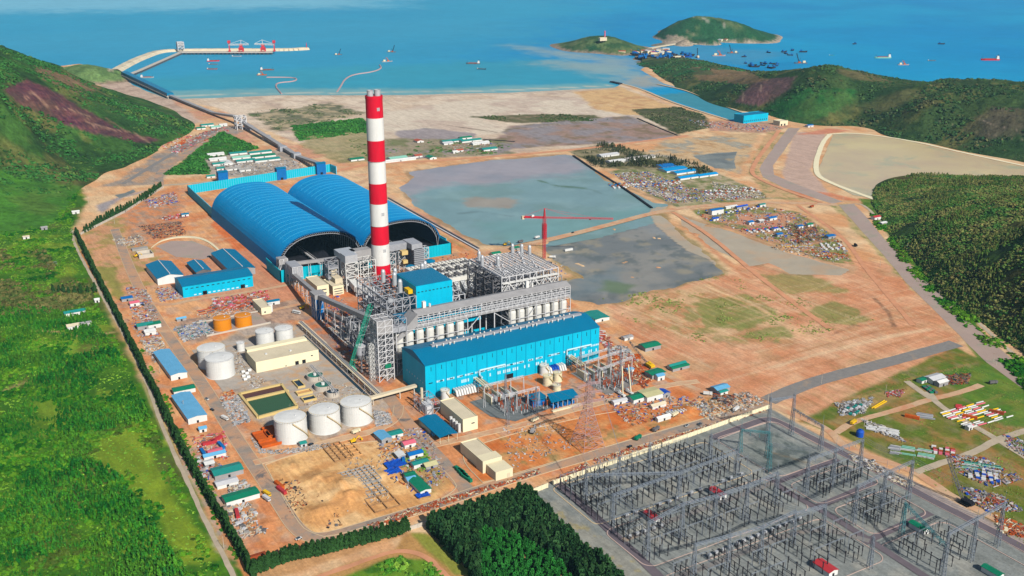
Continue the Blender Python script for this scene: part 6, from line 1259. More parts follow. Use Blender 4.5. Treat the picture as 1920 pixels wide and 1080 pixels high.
# crawler crane, tower crane
def boom(a, p, q, w_=1.6, t_=.3):
    p, q = V3(*p), V3(*q); d = q-p; L = np.linalg.norm(d); d /= L; x = np.cross(d, V3(0,0,1)); x /= np.linalg.norm(x); y = np.cross(x, d); n = int(L/3)
    c = [(x*i+y*j)*w_/2 for i,j in ((-1,-1),(1,-1),(1,1),(-1,1))]
    for k in c: a.beam(p+k, q+k, t_)
    for i in range(n):
        A, B = p+d*L*i/n, p+d*L*(i+1)/n
        for k in range(4): a.beam(A+c[k], B+c[(k+1)%4], t_*.6)
    return a
def crawler(px, py, tip, m, label, bw_=2, name='crawler_crane', mat2=None):
    x, y = P(px, py); t = T(name, label, 'crane', x, y); a = MB(); a.box(x-3.6,x-2,y-4,y+4,0,1.4); a.box(x+2,x+3.6,y-4,y+4,0,1.4); part(t,'track',a,'tyre'); a = MB(); a.box(x-2.6,x+2.6,y-4.5,y+2.5,1.5,4); a.box(x+1,x+2.8,y+1,y+3.4,1.6,4.4); a.box(x-2.4,x+2.4,y-6.2,y-4.4,1.6,3.6); part(t,'machine_house',a,mat2 or m)
    a = MB(); boom(a,(x,y+2.5,2.5),tip,bw_,.32 if bw_ > 1.5 else .2); part(t,'boom',a,m); a = MB(); a.beam((x,y-3,4),((x+tip[0])/2-4,(y+tip[1])/2-3,tip[2]*.8 if False else 9),.2); a.beam(((x+tip[0])/2-4,(y+tip[1])/2-3,9),tip,.1); part(t,'cable',a,'dark'); return t
tx, ty = P(695,572,76); crawler(660,696,(tx,ty,76),'crane_teal','teal crawler crane with a long lattice boom beside the tall lattice tower',3.2)
tx, ty = P(1062,642,20); crawler(1217,688,(P(1180,640,18)[0],P(1180,640,18)[1],18),'steel_dark','crane with a dark thin boom parked on the east plant road',1.2,mat2='yellow')
tx, ty = P(1778,858,34); crawler(1810,945,(tx,ty,34),'steel_dark','black lattice boom crawler crane working in the far storage yard',2.0,mat2='black_coal')
t = T('tower_crane','tall red tower crane with a long jib beyond the bare boiler frame','tower crane',214,-21); a = MB(); a.mast(214,-21,0,54,3.0,3.0,18,.34); part(t,'mast',a,'crane_red'); a = MB(); a.mast(214,-21,26,46,4.2,4.2,7,.4); part(t,'climbing_frame',a,'red_paint')
j0 = V3(214,-21,55); jt = V3(*P(1150,409,56),56); jd = (jt-j0); jd[2] = 0; jd /= np.linalg.norm(jd); a = MB(); a.truss(j0, jt, 1.5, 1.5, 30, .26); part(t,'jib',a,'crane_red'); cj = j0 - jd*27
a = MB(); a.truss(j0, cj, 2.6, 1.6, 8, .5); part(t,'counter_jib',a,'red_paint'); a = MB(); a.cbox(cj[0],cj[1],53.5,3.5,3,4); part(t,'counterweight',a,'cream'); a = MB(); a.mast(214,-21,55,66,2,.6,5,.4); a.beam((214,-21,66),cj,.2); a.beam((214,-21,66),tuple(j0+jd*40),.2); a.beam((214,-21,66),tuple(j0+jd*70),.15); part(t,'tower_head',a,'crane_red')
a = MB(); a.cbox(cj[0]+jd[0]*12,cj[1]+jd[1]*12,56,3.5,2.4,2.4); part(t,'winch_house',a,'white_paint'); a = MB(); a.cbox(*tuple(j0+jd*57)[:2],53.6,1.6,1.6,1); part(t,'trolley',a,'dark')
# pipe rack / paved trench beside the tank yard, pipe bridge
t = T('pipe_rack','long brown slatted pipe rack running between the tank yard and the boilers','pipe rack',-133,-150); a = MB()
for x in (-134.5,-131.5): a.beam((x,-92,5),(x,-305,5),.6)
for y in np.arange(-304,-92,2.6): a.beam((-136,y,5.5),(-130,y,5.5),.9,.4)
part(t,'deck',a,'cream_roof'); a = MB()
for y in np.arange(-300,-92,14): a.beam((-135.5,y,0),(-135.5,y,5),.6); a.beam((-130.5,y,0),(-130.5,y,5),.6)
part(t,'leg',a,'steel_grey'); a = MB(); a.tube((-133.8,-92,6.3),(-133.8,-304,6.3),.45); a.tube((-132.2,-92,6.3),(-132.2,-304,6.3),.35); part(t,'pipe',a,'silver'); a = MB(); a.box(-141,-138,-300,-120,0,.6); part(t,'trench_cover',a,'water_dark')
t = T('pipe_bridge','cream pipe bridge crossing the plant road near the hall corner','pipe bridge',-120,-306); a = MB(); a.beam((-160,-308,7),(-98,-303,7),4,2.2); part(t,'deck',a,'cream_roof'); a = MB()
for x in (-156,-142,-116,-102): a.beam((x,-307,0),(x,-307,6),.9)
part(t,'leg',a,'concrete')
t = T('cooling_unit_frame','grey machinery frame with a pale column beside the road near the hall corner','machinery frame',-104,-330); a = MB(); a.frame([-112,-105,-98],[-352,-340,-328],[0,6,12],.5,.3,random.Random(5),.8); part(t,'frame',a,'steel_grey'); a = MB(); a.tube((-107,-334,0),(-107,-334,19),1.2,n=10); part(t,'column',a,'cream_roof'); a = MB(); a.box(-110,-104,-350,-338,0,8); a.box(-103,-99,-338,-330,0,6); part(t,'machine',a,'steel_light')
for y0, lb in ((0,'upper'),(1,'lower')):
    p, q = P(728,372+y0*4), P(898,467+y0*4); a = MB(); a.beam((*p,1.0),(*q,1.0),2.2,1.4); solo('pipeline', a, 'steel_light' if y0 else 'steel_dark', f'straight pipeline along the right flank of the coal store, {lb} of two', 'pipeline')
# transformer banks
def trafo(x, y, label):
    t = T('transformer', label, 'transformer', x, y); a = MB(); a.box(x-3,x+3,y-4,y+4,.6,4.6); part(t,'tank',a,'steel_grey'); a = MB()
    for sx0, sx1 in ((-4.6,-3.1),(3.1,4.6)):
        a = MB(); a.box(x+sx0,x+sx1,y-3.6,y+3.6,1,1.3)
        for k in range(9): a.box(x+sx0,x+sx1,y-3.6+k*.85,y-3.2+k*.85,1.3,4.2)
        part(t,'radiator',a,'silver')
    for dy in (-2.4,0,2.4): a = MB(); a.tube((x,y+dy,4.6),(x,y+dy,7.6),.35,.2,8); part(t,'bushing',a,'rust')
    a = MB(); a.tube((x-2,y-4.6,5.6),(x-2,y+3,5.6),.8,n=10); part(t,'conservator',a,'white_paint')
for i,(x,y) in enumerate([(-47,-352),(-38,-352),(-29,-352)]): trafo(x,y,'main transformer between cream fire walls in the nearer transformer yard, '+('left','middle','right')[i]+' of three')
for i,(x,y) in enumerate([(54,-352),(63,-352),(72,-352)]): trafo(x,y,'main transformer in the farther transformer yard, '+('left','middle','right')[i]+' of three')
for x0, lb in ((-52,'nearer'),(49,'farther')):
    for k in range(4):
        a = MB(); a.box(x0+k*9,x0+.8+k*9,-360,-344,0,7); solo('fire_wall',a,'cream','cream fire wall between the transformers of the '+lb+' transformer yard','fire wall','fire walls of the '+lb+' transformer yard')
    t = T('bus_duct','three parallel white bus ducts sloping from the hall to the '+lb+' transformer yard','bus duct',x0+10,-330); a = MB()
    for k in range(3): a.tube((x0+4+k*2.4,-322,10),(x0+4+k*2.4,-344,9),.8); 
    part(t,'duct',a,'cream'); a = MB(); a.frame([x0+2,x0+12],[-342,-332,-324],[0,8],.5,.3,random.Random(1),.5); part(t,'frame',a,'steel_grey')
    t = T('air_cooler_bank','row of fat white looped ducts against the turbine hall near the '+lb+' transformer yard','cooler',x0-10,-326)
    for k in range(8):
        a = MB(); xx = x0-18+k*2.6+(12 if x0 > 0 else 0)*-0.3; a.tube((xx,-322.5,5),(xx,-328,5),1.1,n=10); a.tube((xx,-328,5),(xx,-330.5,.5),1.1,n=10); part(t,'duct',a,'white_paint' if not (x0>0 and k in (2,3,4)) else 'tarp_blue')
# lattice gantries in the yards
def gantry(x, y, h, w_, label, group, m='lattice', spike=8, t_=.3):
    t = T('lattice_tower', label, 'lattice tower', x, y, group=group); a = MB(); a.mast(0,0,0,h,w_,w_*.4,max(4,int(h/4)),t_); o = part(t,'tower',a,m,local=True)
    if spike: a = MB(); a.tube((0,0,h),(0,0,h+spike),.16,.06,6); part(t,'lightning_rod',a,m,local=True)
    return t
G1 = 'steel towers of the transformer yards'
for i,(px,py,h) in enumerate([(952,797,24),(1005,775,24),(948,760,30),(1180,735,22),(1112,745,22),(1088,700,26),(1162,715,34),(1140,690,26)]): x,y = P(px,py); gantry(x,y,h,2.4,'pale lattice tower rising among the transformers in front of the turbine hall',G1,spike=12,t_=.2)
rr = random.Random(8)
for (xa,ya),(xb,yb),z in (((-52,-385),(-18,-385),20),((-60,-362),(-20,-362),22),((50,-380),(92,-372),20),((46,-362),(94,-356),21),((52,-340),(92,-336),16)):
    t = T('gantry_beam','horizontal lattice beam spanning the transformer yard in front of the turbine hall','gantry',xa,ya,group='lattice beams of the transformer yards'); a = MB(); a.truss((xa,ya,z),(xb,yb,z),1.6,1.4,10,.25); part(t,'beam',a,'steel_light')
    for k in range(4): a = MB(); f = k/3; x,y = xa+(xb-xa)*f, ya+(yb-ya)*f; a.beam((x-1,y,0),(x,y,z),.3); a.beam((x+1,y,0),(x,y,z),.3); part(t,'leg',a,'steel_light')
ap = T('yard_apparatus','x','switchgear post',0,0); a = MB(); a.tube((0,0,0),(0,0,3),.3,n=6); part(ap,'column',a,'steel_light',local=True); a = MB(); a.tube((0,0,3),(0,0,7),.5,.3,6); a.cbox(0,0,7.2,1.6,.6,.5); part(ap,'insulator',a,'rust',local=True)
LBL = 'small insulator post of the transformer yards in front of the turbine hall'
first = True
for k in range(90):
    bx = -54 if k % 2 else 48; x, y = bx+rr.uniform(0,42), rr.uniform(-392,-362)
    if first: ap.location = (x,y,.2); ap['label'] = LBL; ap['group'] = 'insulator posts of the transformer yards'; first = False
    else: dup(ap,x,y,.2,rr.uniform(0,3),label=LBL)
# the tall pylon on the orange earth
t = T('transmission_pylon','huge pinkish lattice pylon with spread legs on the orange earth','pylon',-22,-466); a = MB(); a.mast(-22,-466,0,34,21,5.5,7,.28); a.mast(-22,-466,34,58,5.5,2.5,8,.22); part(t,'tower',a,'lattice_pink')
for z, l in ((38,16),(46,13),(54,11)):
    a = MB(); a.truss((-22-l,-466,z+1),(-22,-466,z+2.4),1.4,1.4,6,.25); a.truss((-22,-466,z+2.4),(-22+l,-466,z+1),1.4,1.4,6,.25); part(t,'cross_arm',a,'lattice_pink')
# ---- switchyard
G2 = 'tall lattice towers of the switchyard'
TW = [(1387,848,22,'t'),(1438,857,24,'t'),(1441,884,26,'t'),(1438,830,44,'n'),(1483,815,40,'n'),(1538,845,24,'n'),(1510,927,32,'n'),(1560,908,32,'n'),(1610,888,32,'n'),(1599,985,34,'n'),(1652,958,34,'n'),(1702,935,34,'n'),(1766,1083,36,'n'),(1819,1052,36,'n'),(1869,1024,36,'n'),
 (1213,1047,30,'n'),(1277,1010,30,'n'),(1338,994,30,'n'),(1397,974,30,'n'),(1452,949,30,'n'),(1097,944,26,'n'),(1147,988,28,'n'),(1272,935,24,'n'),(1380,894,26,'n'),(1330,866,26,'n'),(1299,1090,30,'n'),(1363,1072,30,'n'),(1424,1055,30,'n'),(1485,1024,30,'n'),(1541,1008,28,'n'),(1630,1066,26,'n'),(1690,1000,26,'t'),(1160,905,24,'n'),(1216,880,24,'n')]
def post_proto():
    t = T('insulator_post','x','insulator post',0,0); a = MB(); a.tube((0,0,0),(0,0,4.6),.27,.24,6); part(t,'stem',a,'post_dark',local=True); a = MB(); a.tube((0,0,4.6),(0,0,8.2),.4,.34,6); a.cbox(0,0,8.3,.9,.9,.35); part(t,'insulator',a,'post_dark',local=True); return t
protos = {}
for i,(px,py,h,k) in enumerate(TW):
    x, y = P(px, py); key = (h,k); lb = 'pale grey lattice tower with a thin rod on top in the gravel switchyard'
    if key not in protos: protos[key] = gantry(x,y,h*.93,3.0,lb,G2,'teal_steel' if k=='t' else 'lattice',10,.26)
    else: dup(protos[key],x,y,0,0,label=lb)
def gb(px0,py0,h0,px1,py1,h1,m='lattice',lb='upper'):
    p, q = P(px0,py0), P(px1,py1); t = T('gantry_beam',lb,'gantry',*p,group='lattice beams spanning the switchyard towers'); a = MB(); h0 *= .93; h1 *= .93; a.truss((*p,h0),(*q,h1),1.5,1.3,int(math.dist(p,q)/3),.25); part(t,'beam',a,m)
    a = MB(); n = int(math.dist(p,q)/7)
    for k in range(1,n): f = k/n; x,y = p[0]+(q[0]-p[0])*f,p[1]+(q[1]-p[1])*f; a.tube((x,y,h0-1.5),(x,y,h0-4.5),.22,n=5)
    part(t,'insulator_string',a,m)
lbg = 'long lattice beam resting on the tall towers of the gravel switchyard'
for g_ in ((1387,848,22,1438,857,24,'teal_steel'),(1438,830,42,1483,815,38,'lattice'),(1483,815,26,1538,845,24,'lattice'),(1510,927,32,1560,908,32,'lattice'),(1560,908,32,1610,888,32,'lattice'),(1599,985,34,1652,958,34,'lattice'),(1652,958,34,1702,935,34,'lattice'),(1766,1083,36,1819,1052,36,'lattice'),(1819,1052,36,1869,1024,36,'lattice'),
  (1213,1047,30,1277,1010,30,'lattice'),(1277,1010,30,1338,994,30,'lattice'),(1338,994,30,1397,974,30,'lattice'),(1397,974,30,1452,949,30,'lattice'),(1299,1090,30,1363,1072,30,'lattice'),(1363,1072,30,1424,1055,30,'lattice'),(1424,1055,30,1485,1024,30,'lattice'),(1485,1024,28,1541,1008,28,'lattice'),(1097,944,26,1272,935,24,'lattice'),(1147,988,28,1272,935,24,'lattice'),(1272,935,24,1380,894,24,'lattice'),(1690,1000,26,1766,1083,26,'teal_steel')): gb(*g_[:6],g_[6],lbg)
pst = post_proto(); LBP = 'dark slender insulator post among the rows of the gravel switchyard'; GP = 'insulator posts of the gravel switchyard'
pst['label'] = LBP; pst['group'] = GP; cnt = 0; rr = random.Random(12); pos = []
for (x0,x1,y0,y1,dx,dy) in ((-82,60,-566,-506,5.2,7),(-82,62,-626,-576,5.3,7.2),(-78,58,-694,-642,5.4,7.6),(80,136,-624,-598,4.8,6.6),(80,130,-672,-640,4.8,6.6),(72,130,-730,-690,5.4,7.4)):
    for ix, x in enumerate(np.arange(x0+3,x1-2,dx)):
        if ix % 5 == 4: continue
        for y in np.arange(y0+3,y1-1,dy):
            if rr.random() < .86: pos.append((x+rr.uniform(-.3,.3), y+(ix%3)*1.2))
rest = MB(); rr.shuffle(pos); inview = [p for p in pos if 0 < project(*p,0)[0] < 1940 and project(*p,0)[1] < 1110]
inview.sort(key=lambda p: -project(*p,0)[1])
for i,(x,y) in enumerate(inview):
    s_ = .85+.35*rr.random()
    if i == 0: pst.location = (x,y,0)
    elif i < 296: dup(pst,x,y,0,0,(1,1,s_))
    else: rest.use('post_dark'); rest.tube((x,y,0),(x,y,4.6*s_),.34,n=6); rest.tube((x,y,4.6*s_),(x,y,8.3*s_),.5,n=6)
if rest.v: solo('insulator_posts', rest, None, 'many more distant dark insulator posts in the gravel switchyard', None, GP, kind='stuff')
pf_ = T('busbar_portal','pale grey portal frame standing over the post rows of the gravel switchyard','portal frame',0,0,group='portal frames of the gravel switchyard'); a = MB()
for x in (-7,7): a.beam((x-.7,0,0),(x,0,13),.16); a.beam((x+.7,0,0),(x,0,13),.16); a.beam((x,0,13),(x,0,16),.1); part(pf_,'leg',a,'lattice',local=True); a = MB()
a = MB(); a.beam((-7,0,13),(7,0,13),.14); a.beam((-7,0,12.2),(7,0,12.2),.14); [a.beam((-7+k*2,0,13 if k%2 else 12.2),(-5+k*2,0,12.2 if k%2 else 13),.1) for k in range(7)]; part(pf_,'beam',a,'lattice',local=True); a = MB()
for x in (-4.5,0,4.5): a.tube((x,0,12),(x,0,9.4),.2,n=5)
part(pf_,'insulator_string',a,'post_dark',local=True); first = True
for y in (-514,-530,-548,-562,-582,-598,-616,-646,-662,-680):
    for x in np.arange(-72,56,18):
        q_ = project(x,y,0)
        if q_[1] > 1110 or rr.random() < .2: continue
        if first: pf_.location = (x,y,0); first = False
        else: dup(pf_,x+rr.uniform(-2,2),y,0,0)
for y,x0,x1 in ((-604,86,134),(-618,86,134),(-648,84,128),(-664,84,128),(-700,80,124)):
    for x in np.arange(x0,x1,17): dup(pf_,x,y,0,0)
a = MB(); cols = {}
for x,y in inview: cols.setdefault(round(x/1.2),[]).append((x,y))
for k,v in cols.items():
    v.sort(key=lambda p:p[1])
    for p,q in zip(v[:-1],v[1:]):
        if abs(q[1]-p[1]) < 13: a.beam((*p,7.9),(*q,7.9),.28)
solo('busbars', a, 'post_dark', 'dark overhead busbars joining the insulator posts in the switchyard', None, kind='stuff')
a = MB()   # overhead conductors
W_ = [(1097,944,25,1213,1047,29),(1147,988,27,1299,1090,29),(1272,935,23,1338,994,29),(1380,894,24,1452,949,29),(1387,848,22,1510,927,31),(1441,884,24,1560,908,31),(1338,994,29,1424,1055,29),(1452,949,29,1541,1008,27),(1510,927,31,1599,985,33),(1560,908,31,1652,958,33),(1610,888,31,1702,935,33),(1599,985,33,1690,1000,26),(1702,935,33,1869,1024,35),(1652,958,33,1819,1052,35),(1330,866,25,1380,894,25),(1216,880,23,1272,935,23),(1160,905,23,1277,1010,29),(1397,974,29,1485,1024,29)]
for x0,y0,h0,x1,y1,h1 in W_:
    p, q = P(x0,y0), P(x1,y1)
    for off in (-2.5,0,2.5):
        prev = None
        for i in range(9):
            f = i/8; c = (p[0]+(q[0]-p[0])*f+off, p[1]+(q[1]-p[1])*f+off*.4, h0+(h1-h0)*f-5*4*f*(1-f)*.5)
            if prev: a.beam(prev,c,.14)
            prev = c
for z,l in ((37,15),(45,12),(53,10)):
    for sg in (-1,1):
        for tx_,ty_,tz in ((-8,-385,20),(-60+sg*3,-560,26)):
            a.beam((-22+sg*l,-466,z),(tx_+sg*6,ty_,tz),.12)
solo('overhead_wires', a, 'lattice', 'thin overhead wires strung between the lattice towers', 'wires', kind='stuff')
for px,py,w_,d_,m_,lb in ((1222,975,6,13,'red_roof','small red roofed relay house in the switchyard, left of the two on the central lane'),(1345,930,6,13,'red_roof','small red roofed relay house in the switchyard, right of the two on the central lane'),(1547,1070,8,14,'red_roof','red roofed relay house at the bottom edge of the switchyard'),(1722,994,5,13,'green_roof','long green roofed relay hut between the right hand kerbed plots'),(1860,1078,5,13,'green_roof','long green roofed relay hut in the bottom right corner of the switchyard')):
    x,y = P(px,py); shed(0,0,w_,d_,3.6,m_,lb,cat='relay house',name='relay_house',wm='white_paint',local=(x,y),rise=1.2)
qr = T('breaker_unit','x','breaker',0,0); a = MB(); a.box(-1.6,1.6,-1,1,0,1.6); part(qr,'cabinet',a,'steel_dark',local=True); a = MB(); a.box(-1.3,1.3,-.8,.8,1.7,3.2); part(qr,'tank',a,'silver',local=True)
first = True
for px,py in [(1237,950),(1255,945),(1269,938),(1296,928),(1313,922),(1355,906),(1370,900),(1175,970),(1192,964),(1390,893)]+[(1330+i*13,1046-i*5.4) for i in range(14)]+[(1180+i*15,1010-i*5) for i in range(5)]:
    x,y = P(px,py); lb = 'dark switchgear cabinet in the row along a switchyard lane'
    if first: qr.location = (x,y,0); qr['label'] = lb; qr['group'] = 'switchgear cabinets of the switchyard'; first = False
    else: dup(qr,x,y,0,0,label=lb)
wall('perimeter_wall', [P(942,948),P(1026,914)], 3.6, 'concrete_cream', 'cream perimeter wall between the dark forest and the plant road, short nearer piece', ribs=5)
wall('perimeter_wall', [P(1037,909),P(1240,838),P(1441,766)], 3.6, 'concrete_cream', 'long cream perimeter wall along the top of the switchyard', ribs=4)
wall('perimeter_wall', [P(762,996),P(850,968),P(942,949)], 3, 'concrete', 'low grey perimeter wall in front of the dark forest', ribs=8)
wall('perimeter_wall', [P(152,440),P(235,398),P(306,352)], 3, 'concrete', 'low pale wall along the northern tree row', ribs=12)

# ---- vehicles
def vehicle(kind, m, cabm='glass'):
    t = T(kind,'x','truck',0,0)
    L = {'truck':8,'bus':10,'car':4.6,'excavator':5}[kind]; w_ = 2.5 if kind != 'car' else 1.9
    if kind == 'truck':
        a = MB(); a.box(-4,1.4,-1.2,1.2,.9,1.2); a.box(-4,1.3,-1.25,1.25,1.2,3.0); part(t,'body',a,m,local=True); a = MB(); a.box(1.6,3.9,-1.2,1.2,.7,3.0); part(t,'cab',a,m,local=True); a = MB(); a.box(3.4,3.95,-1.1,1.1,1.9,2.7); part(t,'windscreen',a,'glass',local=True)
    elif kind == 'bus':
        a = MB(); a.box(-5,5,-1.25,1.25,.5,3.1); part(t,'body',a,m,local=True); a = MB(); a.box(-4.8,5.04,-1.29,1.29,1.7,2.5); part(t,'window',a,'glass',local=True)
    elif kind == 'car':
        a = MB(); a.box(-2.3,2.3,-.9,.9,.4,1.0); part(t,'body',a,m,local=True); a = MB(); a.box(-1.6,1.0,-.8,.8,1.0,1.6); part(t,'cabin',a,'glass',local=True)
    else:
        a = MB(); a.box(-2.4,2.4,-1.6,1.6,0,.9); part(t,'track',a,'tyre',local=True); a = MB(); a.box(-2.2,1.8,-1.4,1.4,1,2.4); a.box(.4,1.9,-.2,1.4,2.4,3.3); part(t,'house',a,m,local=True); a = MB(); a.beam((1.6,-.6,1.8),(5,-.6,5.2),.6); a.beam((5,-.6,5.2),(7.4,-.6,2.2),.5); a.cbox(7.4,-.6,1.4,1.2,1.4,1.4); part(t,'arm',a,m,local=True)
    if kind != 'excavator':
        for x in ((-L*.32,L*.32) if kind != 'truck' else (-2.8,-1.6,2.6)):
            for s_ in (-1,1): a = MB(); a.tube((x,s_*(w_/2-.3),.5),(x,s_*(w_/2+.02),.5),.5,n=10); part(t,'wheel',a,'tyre',local=True)
    return t
used = {}
V = [('truck',501,929,-75,'yellow','yellow tipper truck on the west road beside the sand pit'),('truck',500,938,-75,'steel_light','grey truck just below the yellow tipper on the west road'),('truck',422,787,-70,'white_paint','white lorry on the west road beside the basins'),('car',398,770,-70,'dark','dark pickup on the west road above the lorry'),('car',388,750,-70,'white_paint','white car on the west road beside the light blue shed'),
 ('bus',556,588,-60,'white_paint','white bus on the road left of the blue transfer tower'),('excavator',566,580,10,'yellow','yellow digger near the white bus'),('excavator',662,830,0,'yellow','yellow digger at the top edge of the sand pit'),('truck',668,812,15,'cream','cream truck on the tank farm road in front of the right big tank'),('car',583,835,15,'dark','dark car on the tank farm road below the leftmost big tank'),
 ('truck',1003,790,18,'cream','pale truck on the hall front road'),('truck',1196,824,20,'green_roof','dark green flatbed truck on the bottom plant road'),('car',1181,839,20,'dark','dark car on the bottom plant road behind the green flatbed'),('truck',1230,808,20,'steel_dark','grey truck ahead of the green flatbed on the bottom plant road'),('car',1288,800,20,'white_paint','white car on the bottom plant road near the wall'),
 ('truck',1380,770,20,'white_paint','white crane truck near the end of the bottom plant road'),('excavator',998,812,40,'clad_grey','grey digger on the orange earth right of the stepped cream building'),('excavator',947,460,-10,'yellow','yellow digger on the causeway behind the bare boiler frame'),('truck',976,455,10,'steel_dark','dark green truck on the causeway behind the bare boiler frame'),
 ('truck',1007,447,15,'white_paint','white truck on the causeway near the tower crane'),('car',1074,437,20,'dark','dark car on the causeway across the marsh'),('truck',1029,496,-30,'dark','dark truck parked beside the tower crane'),('truck',1036,484,-30,'white_paint','pale truck beside the dark one near the tower crane'),('truck',1522,389,10,'rust','brown tipper near the road junction by the wooded hill'),
 ('truck',1604,462,60,'dark','dark truck on the long orange embankment'),('excavator',255,482,10,'yellow','yellow digger beside the unfinished pump pit'),('car',392,482,0,'dark','dark car beside the round pond'),('truck',515,486,0,'steel_light','pale truck at the foot of the coal store'),('truck',1105,628,-40,'steel_dark','dark truck right of the turbine hall'),
 ('car',268,573,-60,'dark','dark car on the west road near the debris huts'),('car',350,733,-70,'dark','black car on the west road near the slim shed'),('truck',1327,741,-40,'white_paint','white lorry on the east plant road'),('car',1340,750,-40,'dark','dark pickup near the sky blue roofed shed'),('car',560,1012,10,'white_paint','white van at the bottom bend of the west road'),
 ('car',1312,800-3,20,'steel_dark','grey car on the bottom plant road behind the white car'),('truck',1265,780,18,'cream','cream truck in the row parked above the bottom plant road'),('truck',1862,720,-20,'steel_dark','long dark flatbed in the far green yard'),('car',1636,866,0,'white_paint','white car beside the diagonal track in the storage yard'),('truck',1560+40,795,15,'yellow','yellow truck on the track of the storage yard')]
for kind,px,py,rz,m_,lb in V:
    x,y = P(px,py)
    if (kind,m_) not in used: t = vehicle(kind,m_); used[(kind,m_)] = t; t.location = (x,y,.35); t.rotation_euler = (0,0,R(rz)); t['label'] = lb
    else: t = dup(used[(kind,m_)],x,y,.35,R(rz),label=lb)
    t.name = {'truck':'lorry','bus':'bus','car':'car','excavator':'excavator'}[kind]; t['category'] = t.name.split('.')[0]
x,y = P(1205,778)
for k in range(9):
    xx,yy = P(1252+k*5.4, 777-k*1.0)
    a = MB(); a.tube((xx,yy-2.2,1.1),(xx,yy+2.2,1.1),1.0,n=10); solo('concrete_pipe',a,'white_paint','white concrete pipe ring standing in the little row on the orange earth','pipe','white pipe rings on the orange earth')
for px,py,rz,lb in ((1165,742,8,'left'),(1180,738,-8,'right')):
    x,y = P(px,py); t = T('mobile_crane','white mobile crane with raised telescopic boom in the far transformer yard, '+lb+' of two','crane',x,y); a = MB(); a.box(x-1.4,x+1.4,y-5,y+5,.8,2.4); a.box(x-1.2,x+1.2,y+2.5,y+5,2.4,3.6); part(t,'carrier',a,'white_paint'); a = MB(); a.beam((x,y-2,3),(x+rz*.12,y+2,28),.9); part(t,'boom',a,'cream'); 
    for yy in (-4,-2,2,4): a = MB(); a.tube((x-1.5,y+yy,.6),(x+1.5,y+yy,.6),.6,n=10); part(t,'wheel',a,'tyre')

# ---- ships
def ship(kind, m):
    t = T('ship','x','ship',0,0); a = MB(); n = 9; L, B_ = 50, 8.5
    top = [(-L/2,-B_/2),(L*.32,-B_/2),(L*.44,-B_*.28),(L/2,0),(L*.44,B_*.28),(L*.32,B_/2),(-L/2,B_/2)]; bot = [(x*.95,y*.85) for x,y in top]
    a.add([(x,y,-1) for x,y in bot]+[(x,y,3.2 + (1.5 if x > L*.4 else 0)) for x,y in top],[tuple(range(6,-1,-1)),tuple(range(7,14))]+[(i,(i+1)%7,7+(i+1)%7,7+i) for i in range(7)]); part(t,'hull',a,m,local=True)
    if kind == 'cargo':
        a = MB(); a.box(-23,-16,-3.6,3.6,3.2,8); a.box(-22,-17,-3,3,8,11.5); part(t,'deckhouse',a,'white_paint',local=True); a = MB(); a.tube((-21,0,11.5),(-21,0,15),.9,n=8); part(t,'funnel',a,'dark',local=True); a = MB(); a.box(-13,16,-3,3,3.25,4.8); part(t,'hatch',a,'rust',local=True); a = MB(); a.beam((20,0,4),(20,0,11),.5); part(t,'foremast',a,'dark',local=True)
    elif kind == 'barge': a = MB(); a.box(-20,14,-3,3,3.25,4.2); part(t,'hatch',a,'steel_dark',local=True); a = MB(); a.box(-24,-20,-2.4,2.4,3.2,7); part(t,'deckhouse',a,'white_paint',local=True)
    else:
        a = MB(); a.box(-18,-8,-3.6,3.6,3.2,10); part(t,'deckhouse',a,'cream',local=True); a = MB(); boom(a,(6,0,4),(18,0,38) if kind == 'crane' else (-6,0,20),2.4,.7); a.beam((6,0,4),(2,0,20),1); part(t,'crane_boom',a,'dark' if kind == 'crane' else 'rust_orange',local=True); a = MB(); a.box(0,10,-3,3,3.2,7); part(t,'machinery',a,'rust_orange',local=True)
    return t
SHP = [('cargo',400,115,.62,8,'red_paint','red hulled coaster in the harbour, uppermost of three near the pier'),('barge',400,121,.45,0,'steel_dark','dark barge just below the red coaster in the harbour'),('barge',398,130,.5,0,'rust','brown barge, lowest of the three near the pier'),('barge',444,106,.5,0,'steel_grey','grey vessel moored at the pier under the unloader'),
 ('cargo',501,132,.65,6,'steel_dark','dark coaster with white house beside the orange dredger'),('dredger',491,141,.45,0,'rust_orange','orange dredger feeding the kinked floating pipeline'),('cargo',276,146,.6,4,'clad_grey','grey vessel moored behind the blue conveyor bridge'),('crane',634,103,.42,20,'steel_dark','dark crane vessel left of the chimney in open water'),
 ('crane',734,98,.5,-10,'steel_dark','crane barge right above the chimney'),('dredger',726,116,.55,20,'clad_grey','grey cutter dredger at the head of the curved pipeline'),('cargo',887,120,.7,175,'steel_dark','long dark coaster with white house in the middle of the bay'),('barge',903,130,.45,-15,'post_dark','black boat just below the long dark coaster in the bay'),
 ('cargo',1856,113,.95,180,'red_paint','big red hulled cargo ship with white house on the open sea'),('dredger',1694,122,.55,0,'lattice_pink','pinkish vessel on the open sea between hill and cargo ship'),('barge',1747,114,.4,0,'steel_dark','small dark boat on the open sea left of the red cargo ship'),('cargo',1655,109,.85,180,'pale_green','pale green ship on the open sea above the ridge'),
 ('barge',1560,104,.3,0,'teal_roof','tiny green boat on the open sea above the ridge'),('crane',1501,119,.65,180,'steel_dark','crane barge with a dark mast off the eastern ridge'),('crane',1374,100,.6,180,'steel_dark','crane barge with a tall mast before the far island'),('crane',1308,108,.6,90,'lattice_pink','pinkish crane vessel off the end of the fishing harbour wall'),('dredger',1348,105,.7,0,'lattice_pink','long pale wreck like barge off the fishing harbour')]
su = {}
